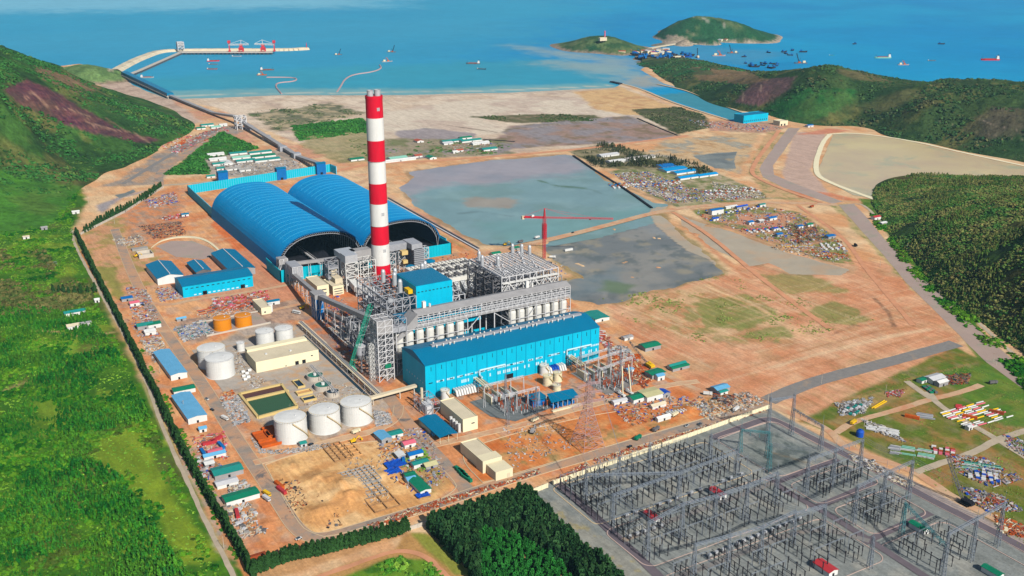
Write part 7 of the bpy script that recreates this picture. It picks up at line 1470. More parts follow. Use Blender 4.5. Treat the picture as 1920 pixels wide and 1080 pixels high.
for kind,px,py,s_,rz,m_,lb in SHP:
    x,y = P(px,py,-.8); s_ *= 1.25
    if (kind,m_) not in su: t = ship(kind,m_); su[(kind,m_)] = t; t.location = (x,y,-.8); t.rotation_euler = (0,0,R(rz)-RB); t.scale = (s_,s_,s_); t['label'] = lb
    else: dup(su[(kind,m_)],x,y,-.8,R(rz)-RB,s_,label=lb)
fb = T('fishing_boat','small dark fishing boat anchored off the eastern ridge','fishing boat',0,0,group='fishing boats off the eastern ridge'); a = MB(); a.add([(-6,-2,0),(3,-2,0),(7.5,0,0),(3,2,0),(-6,2,0),(-6.4,-2.4,2.2),(3,-2.4,2.2),(9,0,3.4),(3,2.4,2.2),(-6.4,2.4,2.2)],[(4,3,2,1,0),(5,6,7,8,9),(0,1,6,5),(1,2,7,6),(2,3,8,7),(3,4,9,8),(4,0,5,9)]); part(fb,'hull',a,'post_dark',local=True); a = MB(); a.box(-5,-1,-1.6,1.6,2.2,5); part(fb,'wheelhouse',a,'mid_blue',local=True)
rr = random.Random(4); FB = [(1470,98),(1473,101),(1482,104),(1486,95),(1505,98),(1441,99),(1395,107),(1398,119),(1407,125),(1411,123),(1430,123),(1432,120),(1443,128),(1447,120),(1450,128),(1455,121),(1454,124),(1415,126),(1602,83),(1764,83)]
for i,(px,py) in enumerate(FB):
    x,y = P(px,py,-.8)
    if i == 0: fb.location = (x,y,-.8); fb.scale = (1.6,)*3
    else: dup(fb,x,y,-.8,rr.uniform(0,6),1.2+rr.random()*.7)
for i in range(46):
    px,py = rr.uniform(1192,1298), rr.uniform(103,110); px += (py-106)*2
    if rr.random() < .5: px, py = rr.uniform(1195,1260), rr.uniform(105,113)
    x,y = P(px,py,-.8); dup(fb,x,y,rr.choice((-.8,2.5)),rr.uniform(0,6),1.4+rr.random(),label='blue fishing boat packed into the harbour between the islands',group='boats packed in the fishing harbour',mats={'hull':'tarp_blue'} if i == 0 else None)
vh = shed(1172,101,14,10,5,'red_roof','small house of the fishing village between the islands',name='village_house',cat='house',group='houses of the fishing village',wm='cream')
for i in range(46):
    px,py = rr.choice([(rr.uniform(1160,1250),rr.uniform(94,103)),(rr.uniform(1330,1410),rr.uniform(76,79)),(rr.uniform(1205,1262),rr.uniform(96,102)),(rr.uniform(1270,1330),rr.uniform(98,110))])
    if px > 1262 and px < 1330: continue
    x,y = P(px,py,2); dup(vh,x,y,2,rr.uniform(0,3),1.1+rr.random()*.7,label='small house of the fishing village between the islands',mats={'roof':rr.choice(('red_roof','steel_light','mid_blue','brick_red'))})
# ================================================================ vegetation, debris, stored materials
NR = np.random.RandomState(7)
def tmpl(kind, nq, seed):
    r = np.random.RandomState(seed); V, S = [], []
    for i in range(nq):
        if kind == 'bush':
            th, ph = r.uniform(0, 6.283), math.asin(r.uniform(-.05, 1)); n = V3(math.cos(th)*math.cos(ph), math.sin(th)*math.cos(ph), math.sin(ph)); c = n*V3(1,1,.85)*r.uniform(.62,1.02); s = r.uniform(.3,.55)
        elif kind == 'tree':
            h = r.uniform(.1, 1)**.8; rad = .30*(1.05-h)**.8*(.55+.45*r.rand()); th = r.uniform(0,6.283); n = V3(math.cos(th), math.sin(th), .55); c = V3(math.cos(th)*rad, math.sin(th)*rad, h); s = r.uniform(.09,.17)
        n = n + r.normal(0,.45,3); n /= np.linalg.norm(n); a = np.cross(n, V3(.3,.5,.8)); a /= np.linalg.norm(a); b = np.cross(n, a)
        t = r.uniform(0,6.283); a, b = a*math.cos(t)+b*math.sin(t), b*math.cos(t)-a*math.sin(t)
        V += [c+(a+b*.2)*s, c+(b-a*.2)*s, c-(a+b*.3)*s, c-(b-a*.1)*s]; S += [r.uniform(.8,1.2)]
    return np.array(V), np.repeat(np.array(S), 4)
def scatter(name, X, Y, Z, sc_, cols, tm, label, zsc=1.0, cat=None):
    n = len(X)
    if n == 0: return
    V, S = tm; m_ = len(V); rot = NR.uniform(0, 6.283, n); c, s = np.cos(rot), np.sin(rot); sc_ = np.asarray(sc_)
    x = (V[None,:,0]*c[:,None] - V[None,:,1]*s[:,None])*sc_[:,None] + X[:,None]; y = (V[None,:,0]*s[:,None] + V[None,:,1]*c[:,None])*sc_[:,None] + Y[:,None]
    z = V[None,:,2]*(sc_*zsc)[:,None] + Z[:,None]; col = (cols[:,None,:]*S[None,:,None]).reshape(-1,3)
    q = np.arange(n*m_).reshape(-1,4); o = grid_obj(name, x.ravel(), y.ravel(), z.ravel(), q, col, 'foliage', smooth=False); return tag(o, label, cat, kind='stuff')
def npal(X, Y, cs, seed, k, sc_=34):
    a = np.array([C(*c, k) for c in cs]); r = np.random.RandomState(seed); f = np.clip((fbm(X, Y, sc_, seed+11)-.5)*2.2+.5 + r.normal(0,.16,len(X)), 0, .999)*(len(a)-1); i = f.astype(int); t = (f-i)[:,None]
    return (a[i]*(1-t)+a[np.minimum(i+1,len(a)-1)]*t)*r.uniform(.84,1.16,(len(X),1))
def pts_in(poly, n, seed, local=False, far=True):
    p = np.array(poly if local else PP(poly)); r = np.random.RandomState(seed); out = []
    x0, y0 = p.min(0); x1, y1 = p.max(0); got = 0; X = np.empty(0); Y = np.empty(0)
    for _ in range(40):
        x, y = r.uniform(x0,x1,n*2), r.uniform(y0,y1,n*2); k = sdist([tuple(q) for q in p], x, y) < 0; X = np.r_[X, x[k]]; Y = np.r_[Y, y[k]]
        if len(X) >= n: break
    return X[:n], Y[:n]
def palette(n, cs, seed, k=.78):
    r = np.random.RandomState(seed); a = np.array([C(*c, k) for c in cs]); i = r.randint(0, len(a), n); return a[i]*r.uniform(.75, 1.3, (n,1))
BUSH = tmpl('bush', 24, 1); BUSHF = tmpl('bush', 12, 2); TREE = tmpl('tree', 70, 3); TREEF = tmpl('tree', 26, 4)
GRN = [(24,84,22),(44,106,24),(62,120,26),(84,134,28),(98,142,34),(66,118,30),(74,96,34)]
def field(name, poly, n, s0, s1, cs, seed, label, tm=None, thr=.48, nz=38, hf=None, zsc=.8, keep=None, vis=True, ex=()):
    X, Y = pts_in(poly, n, seed)
    f = fbm(X, Y, nz, seed+1); k = f > thr
    if hf: k &= HF[hf](X, Y) > .5
    if vis:
        px, py = project(X, Y, (HF[hf](X, Y) if hf else 0)); k &= (px > -120) & (px < 2040) & (py < 1180)
    if ex:
        px, py = project(X, Y, (HF[hf](X, Y) if hf else 0)); ax, ay = P(px, np.maximum(py, -120.)); ns_ = (fbm(X, Y, 40, 9)-.5)*60
        for pg in ex: k &= (sdist(PP(pg), ax, ay) + ns_) > 0
    X, Y, f = X[k], Y[k], f[k]
    Z = (HF[hf](X, Y) if hf else np.zeros(len(X))) - .3
    r = np.random.RandomState(seed+2); S = (s0 + (s1-s0)*r.rand(len(X))**1.6)*np.clip(.6+(f-thr)*4, .6, 1.25)
    return scatter(name, X, Y, Z, S, npal(X, Y, cs, seed+3, .66 if cs is GRN else (.95 if hf == 'near_eastern_hill' else .78)), tm or BUSH, label, zsc)
TUFT = tmpl('tree', 18, 9)
CLR = ([(162,832),(268,785),(292,800),(312,870),(350,940),(405,1040),(345,1065),(300,985),(255,930),(225,885),(190,860)],[(0,716),(24,716),(40,760),(0,770)],[(60,755),(105,745),(110,775),(60,782)])
WF = [(-150,330),(0,330),(145,352),(135,440),(150,500),(176,560),(220,640),(258,730),(292,810),(330,890),(375,990),(412,1075),(430,1200),(-400,1200)]
field('meadow_bushes', WF, 34000, 1.0, 2.8, GRN, 200, 'dense green bushes over the low fields west of the hedge', thr=.44, nz=30, ex=CLR)
field('meadow_thicket', [(-60,560),(160,590),(215,650),(285,790),(150,820),(230,900),(300,1000),(370,1100),(420,1200),(-300,1200)], 21000, 2.0, 4.4, [(20,84,26),(36,100,26),(54,116,28),(30,92,34),(72,126,30),(60,108,30)], 203, 'thick stand of young upright trees in the near western fields', tm=TUFT, thr=.36, nz=44, zsc=1.0, ex=CLR)
field('meadow_grass', WF, 16000, .7, 1.6, [(96,140,42),(120,158,50),(84,128,38)], 205, 'tall grass tufts in the western fields', thr=.3, nz=20, zsc=.7, tm=BUSHF)
field('dark_scrub', [(0,470),(90,470),(110,520),(180,540),(175,565),(90,590),(0,590)], 2600, 1.6, 3.6, [(96,92,52),(60,82,36),(110,104,60),(48,74,30)], 210, 'brownish scrub wood in the middle of the western fields', thr=.4)
field('western_hill_scrub', [(-350,110),(0,150),(120,190),(370,236),(330,270),(240,320),(180,350),(-350,480),(-800,400)], 34000, 2.2, 5.0, [(44,96,40),(60,110,48),(34,78,36),(84,110,50)], 215, 'dense scrub over the western hillside', tm=BUSHF, thr=.42, nz=60, hf='western_hill', ex=([(5,168),(50,150),(90,163),(150,198),(220,240),(300,263),(270,270),(180,252),(100,226),(30,192)],))
field('eastern_ridge_scrub', [(1225,150),(1290,80),(1450,60),(1900,60),(2000,60),(2000,330),(1700,290),(1500,255),(1350,200)], 46000, 2.4, 5.2, [(48,84,44),(70,96,52),(34,66,38),(92,92,58)], 220, 'scrub and young trees over the far eastern ridge', tm=BUSHF, thr=.46, nz=70, hf='eastern_ridge', ex=([(1375,192),(1415,150),(1495,143),(1475,172),(1430,200)],[(1285,126),(1400,135),(1440,150),(1400,158),(1310,150)],[(1800,245),(1860,205),(1930,210),(1930,250),(1850,260)]))
field('eastern_hill_woods', [(1600,370),(1700,330),(1900,280),(2100,280),(2100,900),(1900,700),(1700,520)], 30000, 2.6, 5, [(64,104,42),(92,120,50),(112,110,60),(50,86,36),(124,124,70)], 225, 'thin upright trees covering the near eastern hillside', tm=TREEF, thr=.5, nz=50, hf='near_eastern_hill', zsc=1.0)
field('eastern_hill_scrub', [(1600,370),(1700,330),(1900,280),(2100,280),(2100,900),(1900,700),(1700,520)], 46000, 1.2, 3.0, [(50,88,36),(70,104,42),(96,104,52),(112,106,60),(60,98,40)], 228, 'brown and green scrub between the trees of the near eastern hillside', tm=BUSHF, thr=.34, nz=40, hf='near_eastern_hill')
field('canal_side_bushes', [(1625,385),(1660,420),(1740,510),(1860,620),(1950,700),(1950,760),(1850,650),(1720,530),(1640,420)], 1500, 1.5, 3.5, GRN, 230, 'bright green bushes along the canal bank road', thr=.42)
field('valley_trees', [(305,328),(360,290),(415,246),(485,278),(385,300),(395,326)], 1800, 2.2, 4.6, [(40,96,36),(60,116,44),(34,80,34)], 235, 'green trees on the triangle beside the valley highway', thr=.3, tm=BUSHF)
field('dune_scrub', [(548,236),(680,222),(700,248),(560,264)], 1400, 2.2, 4.4, [(40,96,36),(60,116,44)], 240, 'green dune trees on the flats behind the coal store', thr=.34, tm=BUSHF)
field('flats_scrub', [(460,210),(620,193),(680,215),(560,240),(520,246)], 900, 2.4, 4.4, [(84,100,66),(110,114,80),(60,80,50)], 245, 'grey green scrub on the sandy flats', thr=.5, tm=BUSHF)
field('coast_scrub', [(885,219),(980,214),(1110,215),(1150,226),(960,231)], 700, 2.0, 3.6, [(84,96,56),(60,80,44)], 246, 'low dark scrub on the sand bar', thr=.46, tm=BUSHF)
field('marsh_scrub', [(1185,206),(1270,200),(1320,215),(1330,240),(1270,252)], 1200, 2.0, 3.8, [(84,90,60),(60,76,44),(100,100,70)], 247, 'dark scrub on the dyke corner below the channel', thr=.36, tm=BUSHF)
field('camp_trees', [(1085,290),(1130,270),(1200,284),(1290,302),(1345,325),(1330,332),(1270,318),(1180,312),(1120,318)], 1500, 3.5, 7, [(56,66,44),(74,80,50),(44,54,38)], 250, 'dark casuarina trees round the blue roofed camp', thr=.46, nz=26, tm=TREEF, zsc=1)
field('yard_scrub', [(1500,785),(1680,700),(1850,680),(1940,740),(1950,1060),(1800,940),(1700,880),(1560,812)], 5200, .5, 1.1, [(110,140,56),(130,130,60),(84,120,44)], 255, 'short rough grass tufts in the storage yard', thr=.5, nz=24, tm=BUSHF)
field('site_scrub', [(735,850),(790,838),(845,905),(800,930)], 260, .8, 2, [(110,150,50),(70,116,40)], 260, 'green weeds among the huts of the site camp', thr=.5, nz=10)
field('strip_scrub', [(240,640),(262,640),(330,780),(420,960),(455,1040),(440,1050),(330,830)], 900, .8, 2, GRN, 262, 'weeds between the hedge and the site huts', thr=.5, nz=14)
field('marsh_edge_scrub', [(1120,560),(1240,540),(1360,512),(1500,560),(1640,600),(1480,640),(1300,640),(1180,600)], 2600, .8, 2.0, [(130,140,74),(110,130,60),(150,150,84)], 264, 'patchy yellow green scrub on the cleared eastern ground', thr=.56, nz=30, tm=BUSHF)
field('settlement_trees', [(640,262),(950,262),(960,288),(700,300)], 420, 2, 4.5, [(60,96,44),(84,116,60)], 266, 'scattered trees between the huts on the flats', thr=.5, nz=24, tm=BUSHF)
field('bottom_meadow', [(650,1085),(745,1045),(800,1050),(850,1085),(840,1150),(650,1150)], 700, .8, 2.6, [(90,150,40),(60,116,34),(130,170,60)], 268, 'bushes in the meadow at the bottom edge', thr=.5, nz=12)
field('village_trees', [(1195,120),(1330,126),(1400,150),(1240,150)], 900, 3.5, 6.5, [(40,88,48),(56,100,56)], 269, 'dark trees on the low spit below the fishing harbour', thr=.44, tm=BUSHF, hf='eastern_ridge')
# the dark plantation
X, Y = pts_in([(800,990),(985,930),(1030,975),(1100,1040),(1160,1090),(1200,1200),(960,1200),(880,1080)], 2300, 300); r_ = np.random.RandomState(3)
px, py = project(X, Y, 0); inner = ((px > 900) & (px < 1085) & (py > 1005) & (px < 960 + (py-1005)*1.6)).astype(float)
S = 9 + 4*r_.rand(len(X)) - inner*4.0; cc = palette(len(X), [(34,66,34),(24,52,28),(44,74,40)], 5)*(1-inner[:,None]) + palette(len(X), [(30,90,34),(38,100,38)], 6)*inner[:,None]
scatter('plantation', X, Y, np.full(len(X), -.3), S, cc, TREE, 'dark plantation of close set casuarina trees beside the switchyard', 1.0)
def casuarina(s): 
    t = T('casuarina_tree','x','tree',0,0); a = MB(); a.tube((0,0,0),(0,0,7),.28,.08,5); part(t,'trunk',a,'wood',local=True); V,S_ = tmpl('tree',110,s)
    V = V*V3(11,11,10.5); V[:,0] *= .85; V[:,1] *= .85; k = np.array(C(40,72,34,.7)); o = grid_obj('crown', V[:,0], V[:,1], V[:,2], np.arange(len(V)).reshape(-1,4), k[None,:]*S_[:,None], 'foliage', smooth=False); o.parent = t; return t
prs = [casuarina(s) for s in (11,12,13)]
def treeline(pts, step, label, group, s0=.8, s1=1.15, jit=.8, dbl=0):
    L = densify(PP(pts), step, closed=False); r = random.Random(len(L)); got = 0
    for i,(x,y) in enumerate(L):
        for row in range(1+dbl):
            p = prs[r.randrange(3)]; s_ = r.uniform(s0,s1); o = dup(p, x+r.uniform(-jit,jit)+row*2.6, y+r.uniform(-jit,jit)+row*.8, -.2, r.uniform(0,6), s_, label=label, group=group); got += 1
    return got
treeline([(143,440),(172,500),(200,555),(233,620),(262,680),(290,735),(318,795),(345,850),(375,905),(405,955),(430,1000),(455,1045),(478,1080)], 4.5, 'dark casuarina tree in the long hedge along the western dirt track','trees of the western hedge',jit=.9)
treeline([(160,436),(200,412),(240,392),(275,372),(302,352)], 6.5, 'dark casuarina tree in the row along the northern wall of the site','trees of the northern row')
treeline([(490,1072),(540,1052),(600,1040),(660,1025),(720,1010),(758,1000)], 3.4, 'dark casuarina tree in the dense row along the bottom edge','trees of the bottom row',dbl=1)
for p in prs: p.location = (*P(468+prs.index(p)*9,1074),-.2); p['label'] = 'dark casuarina tree in the dense row along the bottom edge'; p['group'] = 'trees of the bottom row'
treeline([(100,548),(140,552),(178,548)], 7, 'tall dark tree in the short row crossing the fields to the dirt track','trees of the field row')

# ---- debris and stores
PAL = {'mix':['steel_grey','clad_grey','rust','tarp_blue','concrete','steel_dark','wood','brick_red','steel_light','grey_block','lattice_pink'],'rust':['rust','brick_red','rust','rust_orange','wood','cream','steel_dark'],'grey':['steel_light','concrete','grey_block','steel_grey','silver','steel_dark'],
       'red':['brick_red','pink','steel_dark','steel_light','rust'],'pale':['cream_roof','steel_light','grey_block','concrete','wood','steel_dark'],'dark':['post_dark','steel_dark','wood','rust'],'blue':['tarp_blue','mid_blue','steel_light','steel_grey','teal_roof'],'orange':['rust_orange','brick_red','rust_orange','sand_pit']}
def debris(poly, n, s0, s1, pal, label, seed, lay=.5):
    n = int(n*1.35); s1 *= .8; s0 *= .85; X, Y = pts_in(poly, n, seed); r = random.Random(seed); a = MB()
    for x, y in zip(X, Y):
        a.use(r.choice(PAL[pal])); s = r.uniform(s0, s1); t = r.random()
        if t < lay: an = r.choice((.03,1.55,.8))+r.uniform(-.3,.3); l = s*r.uniform(1.5,3); a.beam((x-math.cos(an)*l/2,y-math.sin(an)*l/2,.3+r.random()*.6),(x+math.cos(an)*l/2,y+math.sin(an)*l/2,.3+r.random()*.6),s*.22,s*.16)
        else: a.cbox(x,y,s*.2,s*r.uniform(.5,1.3),s*r.uniform(.5,1.1),s*.4+.1,r.uniform(0,3))
    return solo('construction_debris', a, None, label, kind='stuff')
DB = [
 ([(690,985),(770,955),(870,925),(960,900),(1010,880),(1012,888),(900,925),(800,958),(700,992)],520,.8,2.6,'rust','rust red scrap strewn along the wall beside the bottom road'),
 ([(1040,900),(1100,868),(1105,876),(1060,902)],220,.8,2.6,'rust','rusty steel strips beside the wall gap'),([(1110,862),(1240,825),(1400,775),(1440,762),(1436,770),(1240,836),(1115,868)],420,.8,2.4,'rust','rusty scrap along the outside of the switchyard wall'),
 ([(1110,862),(1400,775),(1400,782),(1115,872)],160,.8,2,'grey','grey rubble along the outside of the switchyard wall'),
 ([(235,540),(275,540),(300,600),(285,610),(250,600)],300,1,3.6,'mix','mixed scrap round the huts at the top of the west strip'),([(240,600),(290,600),(300,640),(270,650)],160,1,3,'mix','loose scrap above the green huts'),([(262,640),(300,632),(318,665),(290,680)],260,1,3,'pale','pale timber heap below the green huts'),
 ([(290,540),(340,540),(345,560),(300,566)],260,1,3.2,'mix','mixed scrap beside the long blue workshop'),([(400,560),(500,545),(505,575),(390,585)],260,1.5,4.5,'red','dark red pipe spools laid out behind the orange tanks'),([(370,590),(480,572),(490,578),(380,598)],120,1,2.6,'pale','pale rubble edge of the pipe yard'),
 ([(325,615),(385,600),(400,625),(345,642)],420,1,3.2,'grey','grey scrap field left of the orange tanks'),([(325,618),(385,604),(398,622),(345,638)],120,1,3,'blue','blue and white scrap left of the orange tanks'),
 ([(410,745),(445,740),(470,790),(440,800)],420,1,2.6,'grey','silver grey cut steel heap beside the basins'),([(415,738),(435,732),(445,745),(425,752)],60,1,3,'orange','yellow orange frames at the corner of the basins'),
 ([(470,820),(500,845),(560,840),(620,830),(620,840),(540,852),(485,850)],300,.8,2,'grey','small blocks edging the tank yard'),([(700,770),(730,775),(735,795),(705,800)],300,.8,2.4,'grey','grey steel heap right of the rightmost big tank'),
 ([(270,375),(330,360),(335,380),(280,392)],220,1.5,4,'mix','coloured sheets and steel in the far corner of the site'),([(260,425),(340,415),(350,440),(290,450)],500,1,3,'dark','dark timber scattered north of the round pond'),([(300,408),(345,400),(350,408),(310,414)],100,1,3.5,'red','red and blue steel near the small domed hut'),
 ([(210,450),(260,440),(280,458),(230,462)],240,1,3,'pale','pale rubble left of the round pond'),([(365,875),(410,868),(425,890),(385,900)],120,1,3,'mix','scrap among the site sheds by the hedge'),([(360,820),(420,810),(430,860),(375,870)],160,1,3,'red','scrap in the container court by the hedge'),
 ([(420,945),(470,945),(500,1000),(450,1010)],160,1,4,'pale','white steel profiles at the lower end of the west strip'),([(425,905),(460,900),(475,925),(430,930)],160,1,3,'pale','white sheets between the two large teal sheds'),
 ([(700,812),(800,800),(840,900),(790,930),(735,900)],420,.8,3,'mix','litter and stacked goods between the huts of the site camp'),([(640,860),(720,850),(730,940),(650,960)],140,.8,2.4,'pale','scattered boards in the sand pit'),([(520,900),(560,900),(580,960),(540,960)],90,.8,2.2,'dark','dark bits in the sand pit'),
 ([(590,910),(615,905),(640,985),(615,990)],60,1,2.5,'dark','dark formwork line in the sand pit'),([(940,800),(1060,790),(1080,835),(960,880)],170,.8,2,'grey','stones scattered on the orange earth'),([(1120,740),(1320,745),(1330,765),(1180,800)],420,.8,2.8,'mix','litter round the huts on the south road'),
 ([(1130,640),(1230,700),(1210,730),(1150,690)],420,1,3.2,'rust','reddish steel stacks east of the turbine hall'),([(1180,665),(1215,690),(1200,705),(1170,690)],160,1.5,3.5,'orange','bright orange formwork panels near the east road'),([(1100,595),(1150,640),(1140,655),(1075,605)],260,1,3.4,'red','red and dark steel right of the turbine hall'),
 ([(1130,650),(1175,650),(1200,680),(1150,670)],160,1.5,3.6,'grey','pale steel sections right of the turbine hall'),([(1290,760),(1400,735),(1440,755),(1330,790)],420,.8,2.8,'pale','loose pale material at the end of the bottom road'),([(1340,735),(1380,745),(1370,765),(1335,750)],200,1,3,'dark','dark stacks beside the sky blue shed'),
 ([(780,740),(850,760),(830,790),(770,770)],90,.8,2.2,'red','red pipe fittings beside the cream block'),([(560,540),(620,530),(690,620),(720,720),(650,690),(600,600)],520,.8,2.8,'mix','scrap and pipes in the yard left of the boilers'),([(790,560),(900,530),(905,560),(800,590)],200,1,3,'dark','dark steel behind the boiler house'),
 ([(900,500),(1000,470),(1060,500),(1065,560),(1050,600)],200,1,3,'mix','stored material round the bare boiler frame'),([(740,500),(900,470),(905,500),(760,540)],200,.8,3,'red','material round the precipitator'),([(540,760),(640,720),(690,735),(640,770),(560,790)],260,.8,2.2,'pale','pipework and fittings round the clarifiers'),([(440,650),(470,700),(500,715),(480,730),(440,700)],260,.8,2.2,'pale','pale pipework beside the treatment building'),
 ([(1145,325),(1215,322),(1290,352),(1430,372),(1260,382),(1180,345)],1100,1.2,4,'mix','mixed goods spread over the storage ground by the ponds'),([(1160,335),(1240,360),(1300,372),(1280,378),(1190,352)],400,1.2,4,'pale','pale goods rows over the storage ground by the ponds'),([(1330,340),(1420,355),(1440,372),(1350,372)],500,1.2,3.6,'pale','pale stacked goods at the right side of the storage ground'),
 ([(1300,395),(1420,385),(1500,400),(1580,455),(1595,490),(1540,486),(1330,415)],620,1.2,4,'mix','mixed goods in the eastern storage yard'),([(1470,420),(1530,425),(1540,450),(1490,458)],380,1.2,3.4,'dark','dark scrap heap in the eastern storage yard'),([(1440,465),(1500,450),(1590,485),(1560,492)],160,1.2,3.6,'pale','pale sheets near the tip of the eastern storage yard'),
 ([(1520,470),(1590,478),(1592,486),(1530,482)],120,1,3,'orange','yellow orange goods near the tip of the eastern storage yard'),([(1565,755),(1640,745),(1620,775),(1575,780)],320,.8,2.8,'grey','silver grey scrap heap in the far yard'),([(1660,735),(1700,730),(1690,745),(1665,745)],90,.8,2.8,'pink' if False else 'red','reddish scrap heap in the far yard'),
 ([(1760,705),(1820,700),(1815,720),(1775,722)],360,.8,2.4,'dark','dark tyre coloured heap beside the grey roofed store'),([(1610,785),(1660,800),(1700,830),(1640,810)],120,1,3,'grey','white and grey sections in the grass yard'),([(1770,850),(1850,860),(1920,900),(1860,915),(1800,890)],300,1,3.2,'mix','mixed stores in the lower storage yard'),
 ([(1790,910),(1880,930),(1920,960),(1850,960)],260,1,3.2,'mix','mixed stores round the black crane'),([(1590,850),(1640,870),(1720,910),(1700,915),(1600,865)],240,1,3,'pale','pale sections laid beside the diagonal track'),([(1860,965),(1930,990),(1930,1010),(1880,1000)],200,1,3.4,'rust','rust red frames at the right edge below the crane'),
 ([(1880,815),(1930,830),(1930,860),(1890,840)],120,1,3,'mix','stores at the right edge of the picture'),([(400,305),(560,300),(575,320),(420,330)],360,1.4,4,'grey','pale rubble and goods between the camp blocks'),([(290,270),(420,238),(430,246),(330,290)],300,1.4,4.5,'red','reddish goods along the valley highway'),([(330,268),(345,262),(352,268),(338,272)],40,2,5,'orange','orange sheets beside the valley highway'),
 ([(1290,225),(1400,232),(1470,240),(1440,248),(1320,240)],300,1.4,4,'mix','building rubble in front of the pump station'),([(840,262),(920,262),(925,285),(850,285)],160,1.2,3.4,'mix','goods round the school blocks on the flats'),
]
for i,(pg,n,s0,s1,pal,lb) in enumerate(DB): debris(pg,n,s0,s1,pal,lb,400+i)
# laid out pipes, crates and girders, each a thing of its own
def stores(kind, px, py, nx, ny, dx, dy, L, rz, mats_, label, group, seed):
    x0, y0 = P(px, py); r = random.Random(seed); c, s = math.cos(R(rz)), math.sin(R(rz)); k = 0
    for i in range(nx):
        for j in range(ny):
            if r.random() < .12: continue
            key = kind+mats_[k % len(mats_)]; k += 1; m_ = key[len(kind):]
            if key not in SP:
                a = MB()
                if kind == 'steel_pipe': a.tube((-L/2,0,.6),(L/2,0,.6),.6,n=8)
                elif kind == 'crate': a.box(-1.6,1.6,-1.1,1.1,0,1.7); a.box(-1.7,1.7,-1.2,-1.1,.6,.9); a.box(-1.7,1.7,1.1,1.2,.6,.9)
                else: a.box(-L/2,L/2,-.5,.5,0,.15); a.box(-L/2,L/2,-.12,.12,.15,.85); a.box(-L/2,L/2,-.5,.5,.85,1)
                SP[key] = (bpy.data.meshes.new(kind), L); SP[key] = (a.mesh(kind, m_), L)
            o = bpy.data.objects.new(kind, SP[key][0]); COL.objects.link(o); u, v = (i-nx/2)*dx + r.uniform(-.3,.3)*dx*.4, (j-ny/2)*dy + r.uniform(-.3,.3)*dy*.3
            o.location = (x0+u*c-v*s, y0+u*s+v*c, .05); o.rotation_euler = (0,0,R(rz)+r.uniform(-.06,.06)); o.scale = (L/SP[key][1]*r.uniform(.8,1.1),1,1)
            tag(o, label, kind.replace('_',' '), group)
SP = {}
stores('steel_pipe',1835,775,5,13,11,2.6,10,-4,['white_paint','pink','steel_light','white_paint','yellow'],'white or pinkish pipe in the large stack of the far right yard','pipes of the far right yard',1)
stores('steel_pipe',1665,808,3,5,9,2.2,8,-58,['steel_light','white_paint'],'white pipe in the slanting row in the middle of the grass yard','pipes in the middle of the grass yard',2)
stores('girder',1735,850,2,6,13,2.6,12,-52,['pale_green','steel_light','pale_green'],'pale green girder in the slanting row of the grass yard','pale green girders of the grass yard',3)
stores('girder',1857,878,2,5,14,2.6,14,-50,['pale_green','teal_roof','steel_light'],'pale green girder in the lower storage yard','green girders of the lower storage yard',4)
stores('girder',1748,782,1,5,10,2.0,13,-50,['steel_grey','steel_light'],'grey girder lying near the top of the grass yard','grey girders of the grass yard',5)
stores('steel_pipe',1805,766-2,1,5,6,2,6,-50,['red_roof'],'bright red pipe beside the diagonal track','red pipes beside the diagonal track',6)
stores('crate',1850,893,5,4,4.6,3.4,3,-50,['white_paint','steel_light','tarp_blue'],'white or blue crate in the lower storage yard','crates of the lower storage yard',7)
stores('crate',1775,846,4,4,4.6,3.4,3,-50,['white_paint','pink','rust'],'pale crate in the cluster of the grass yard','crates of the grass yard',8)
stores('girder',1690,845,1,7,10,2.2,9,-50,['steel_grey','steel_light'],'pale steel section laid in the grass yard','steel sections of the grass yard',9)
stores('crate',1745,730,2,5,4,3.2,3,-20,['green_roof','steel_dark'],'dark green crate near the track crossing of the far yard','dark crates of the far yard',10)
stores('steel_pipe',1650,757,1,2,6,2,22,12,['yellow'],'long yellow pipe lying beside the upper track','yellow pipes beside the upper track',11)
stores('crate',1600,778-12,6,4,4.4,3,3,20,['steel_light','teal_roof','steel_dark'],'grey crate in the scrap area near the yard entrance','crates near the yard entrance',12)
stores('steel_pipe',1120,625,3,8,9,2.0,9,-40,['brick_red','rust','steel_light'],'reddish pipe laid right of the turbine hall','reddish pipes right of the hall',13)
stores('girder',1182,668,4,5,7,2.6,6,-30,['rust_orange'],'orange girder in the field east of the hall','orange girders east of the hall',14)
stores('steel_pipe',445,572,9,5,9,3.2,8,4,['brick_red','rust','steel_dark'],'dark red pipe spool in the pipe yard behind the orange tanks','dark red spools of the pipe yard',15)
stores('girder',1500,462,6,2,7,3,6,-30,['yellow','steel_light'],'yellow beam in the eastern storage yard','yellow beams of the eastern storage yard',16)
stores('crate',1400,392,9,2,9,5,3,0,['white_paint','tarp_blue','steel_light'],'white or blue crate at the top of the eastern storage yard','crates at the top of the eastern storage yard',17)
stores('crate',1440,430,7,4,9,5,3,-15,['white_paint','steel_light','mid_blue','pink'],'pale crate in the middle of the eastern storage yard','crates in the middle of the eastern storage yard',18)
stores('crate',1565,462,4,6,8,5,3,-30,['white_paint','steel_light'],'white crate in the roadside rows of the eastern storage yard','white crates in the roadside rows',19)
stores('crate',1215,345,14,5,9,7,3,-18,['white_paint','steel_light','rust','mid_blue','wood'],'crate in the rows of the storage ground by the ponds','crates of the storage ground by the ponds',20)
stores('crate',1370,358,12,5,8,6,3,-14,['white_paint','steel_light','rust','steel_dark'],'crate at the right side of the storage ground by the ponds','crates right of the storage ground',21)
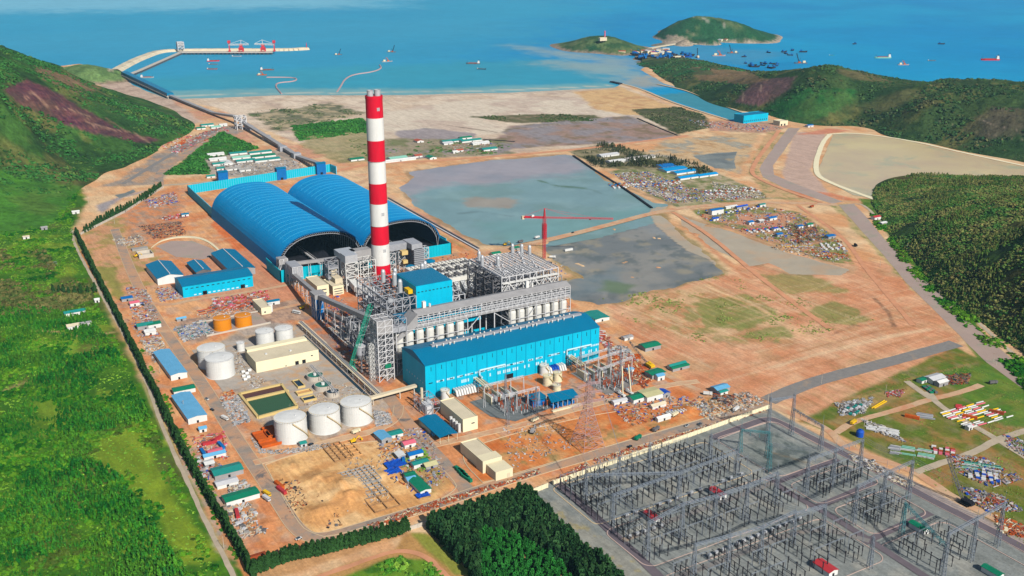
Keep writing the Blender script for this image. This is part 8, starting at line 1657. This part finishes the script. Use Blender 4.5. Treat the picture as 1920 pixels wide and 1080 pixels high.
x, y = P(1612,818); t = T('blue_water_tank','round blue water tank alone in the grass yard behind the switchyard','water tank',x,y); a = MB(); a.lathe(x,y,[(3.2,0),(3.2,4.5),(2,6)],16); part(t,'shell',a,'tarp_blue'); a = MB(); a.lathe(x,y,[(.6,6),(.6,6.8)],8); part(t,'cap',a,'tarp_blue')
# dykes between the ponds
for pts, w_, lb, m_ in (([(1075,292),(1110,316),(1145,338),(1180,360),(1222,390)],4,'black edged dyke between the teal pond and the storage ground','black_coal'),([(906,262),(940,264),(965,266)],3,'short dark dyke on the flats','post_dark'),([(1195,222),(1230,238),(1270,254)],3,'dark edged dyke below the scrub corner','black_coal')):
    q = smoothline(PP(pts),1); a = MB()
    for p_, r_ in zip(q[:-1], q[1:]): a.beam((*p_,.5),(*r_,.5),w_,1.2)
    solo('dyke', a, m_, lb, 'dyke')
# utility poles and lamps
up = T('utility_pole','x','utility pole',0,0); a = MB(); a.tube((0,0,0),(0,0,10),.2,.12,6); part(up,'pole',a,'concrete',local=True); a = MB(); a.beam((-1.2,0,9.2),(1.2,0,9.2),.18); part(up,'cross_arm',a,'wood',local=True)
UP = [(420,1030),(345,770),(300,700),(1862,680),(1868,684),(1580,380),(1612,384),(1700,470),(1760,560),(1650,500),(540,190),(250,320),(215,340),(430,330),(60,370),(166,380),(215,420),(318,320),(1180,640),(1440,755),(1540,720),(1660,740),(1620,800)]
for i,(px,py) in enumerate(UP):
    x,y = P(px,py)
    if i == 0: up.location = (x,y,0); up['label'] = 'pale utility pole standing alone beside a track'; up['group'] = 'utility poles beside the tracks'
    else: dup(up,x,y,0,i*.7,label='pale utility pole standing alone beside a track')
# ---- haze
hz = MB(); hz.box(-9000, 9000, -1500, 9000, -8, 460)
m = bpy.data.materials.new('haze_air'); m.use_nodes = True; N = m.node_tree.nodes; N.remove(N['Principled BSDF']); pv = N.new('ShaderNodeVolumePrincipled')
pv.inputs['Color'].default_value = (.4,.74,1,1); pv.inputs['Density'].default_value = .000022; pv.inputs['Anisotropy'].default_value = .1
m.node_tree.links.new(pv.outputs[0], N['Material Output'].inputs['Volume']); MATS['haze_air'] = m
solo('haze', hz, 'haze_air', kind='stuff')
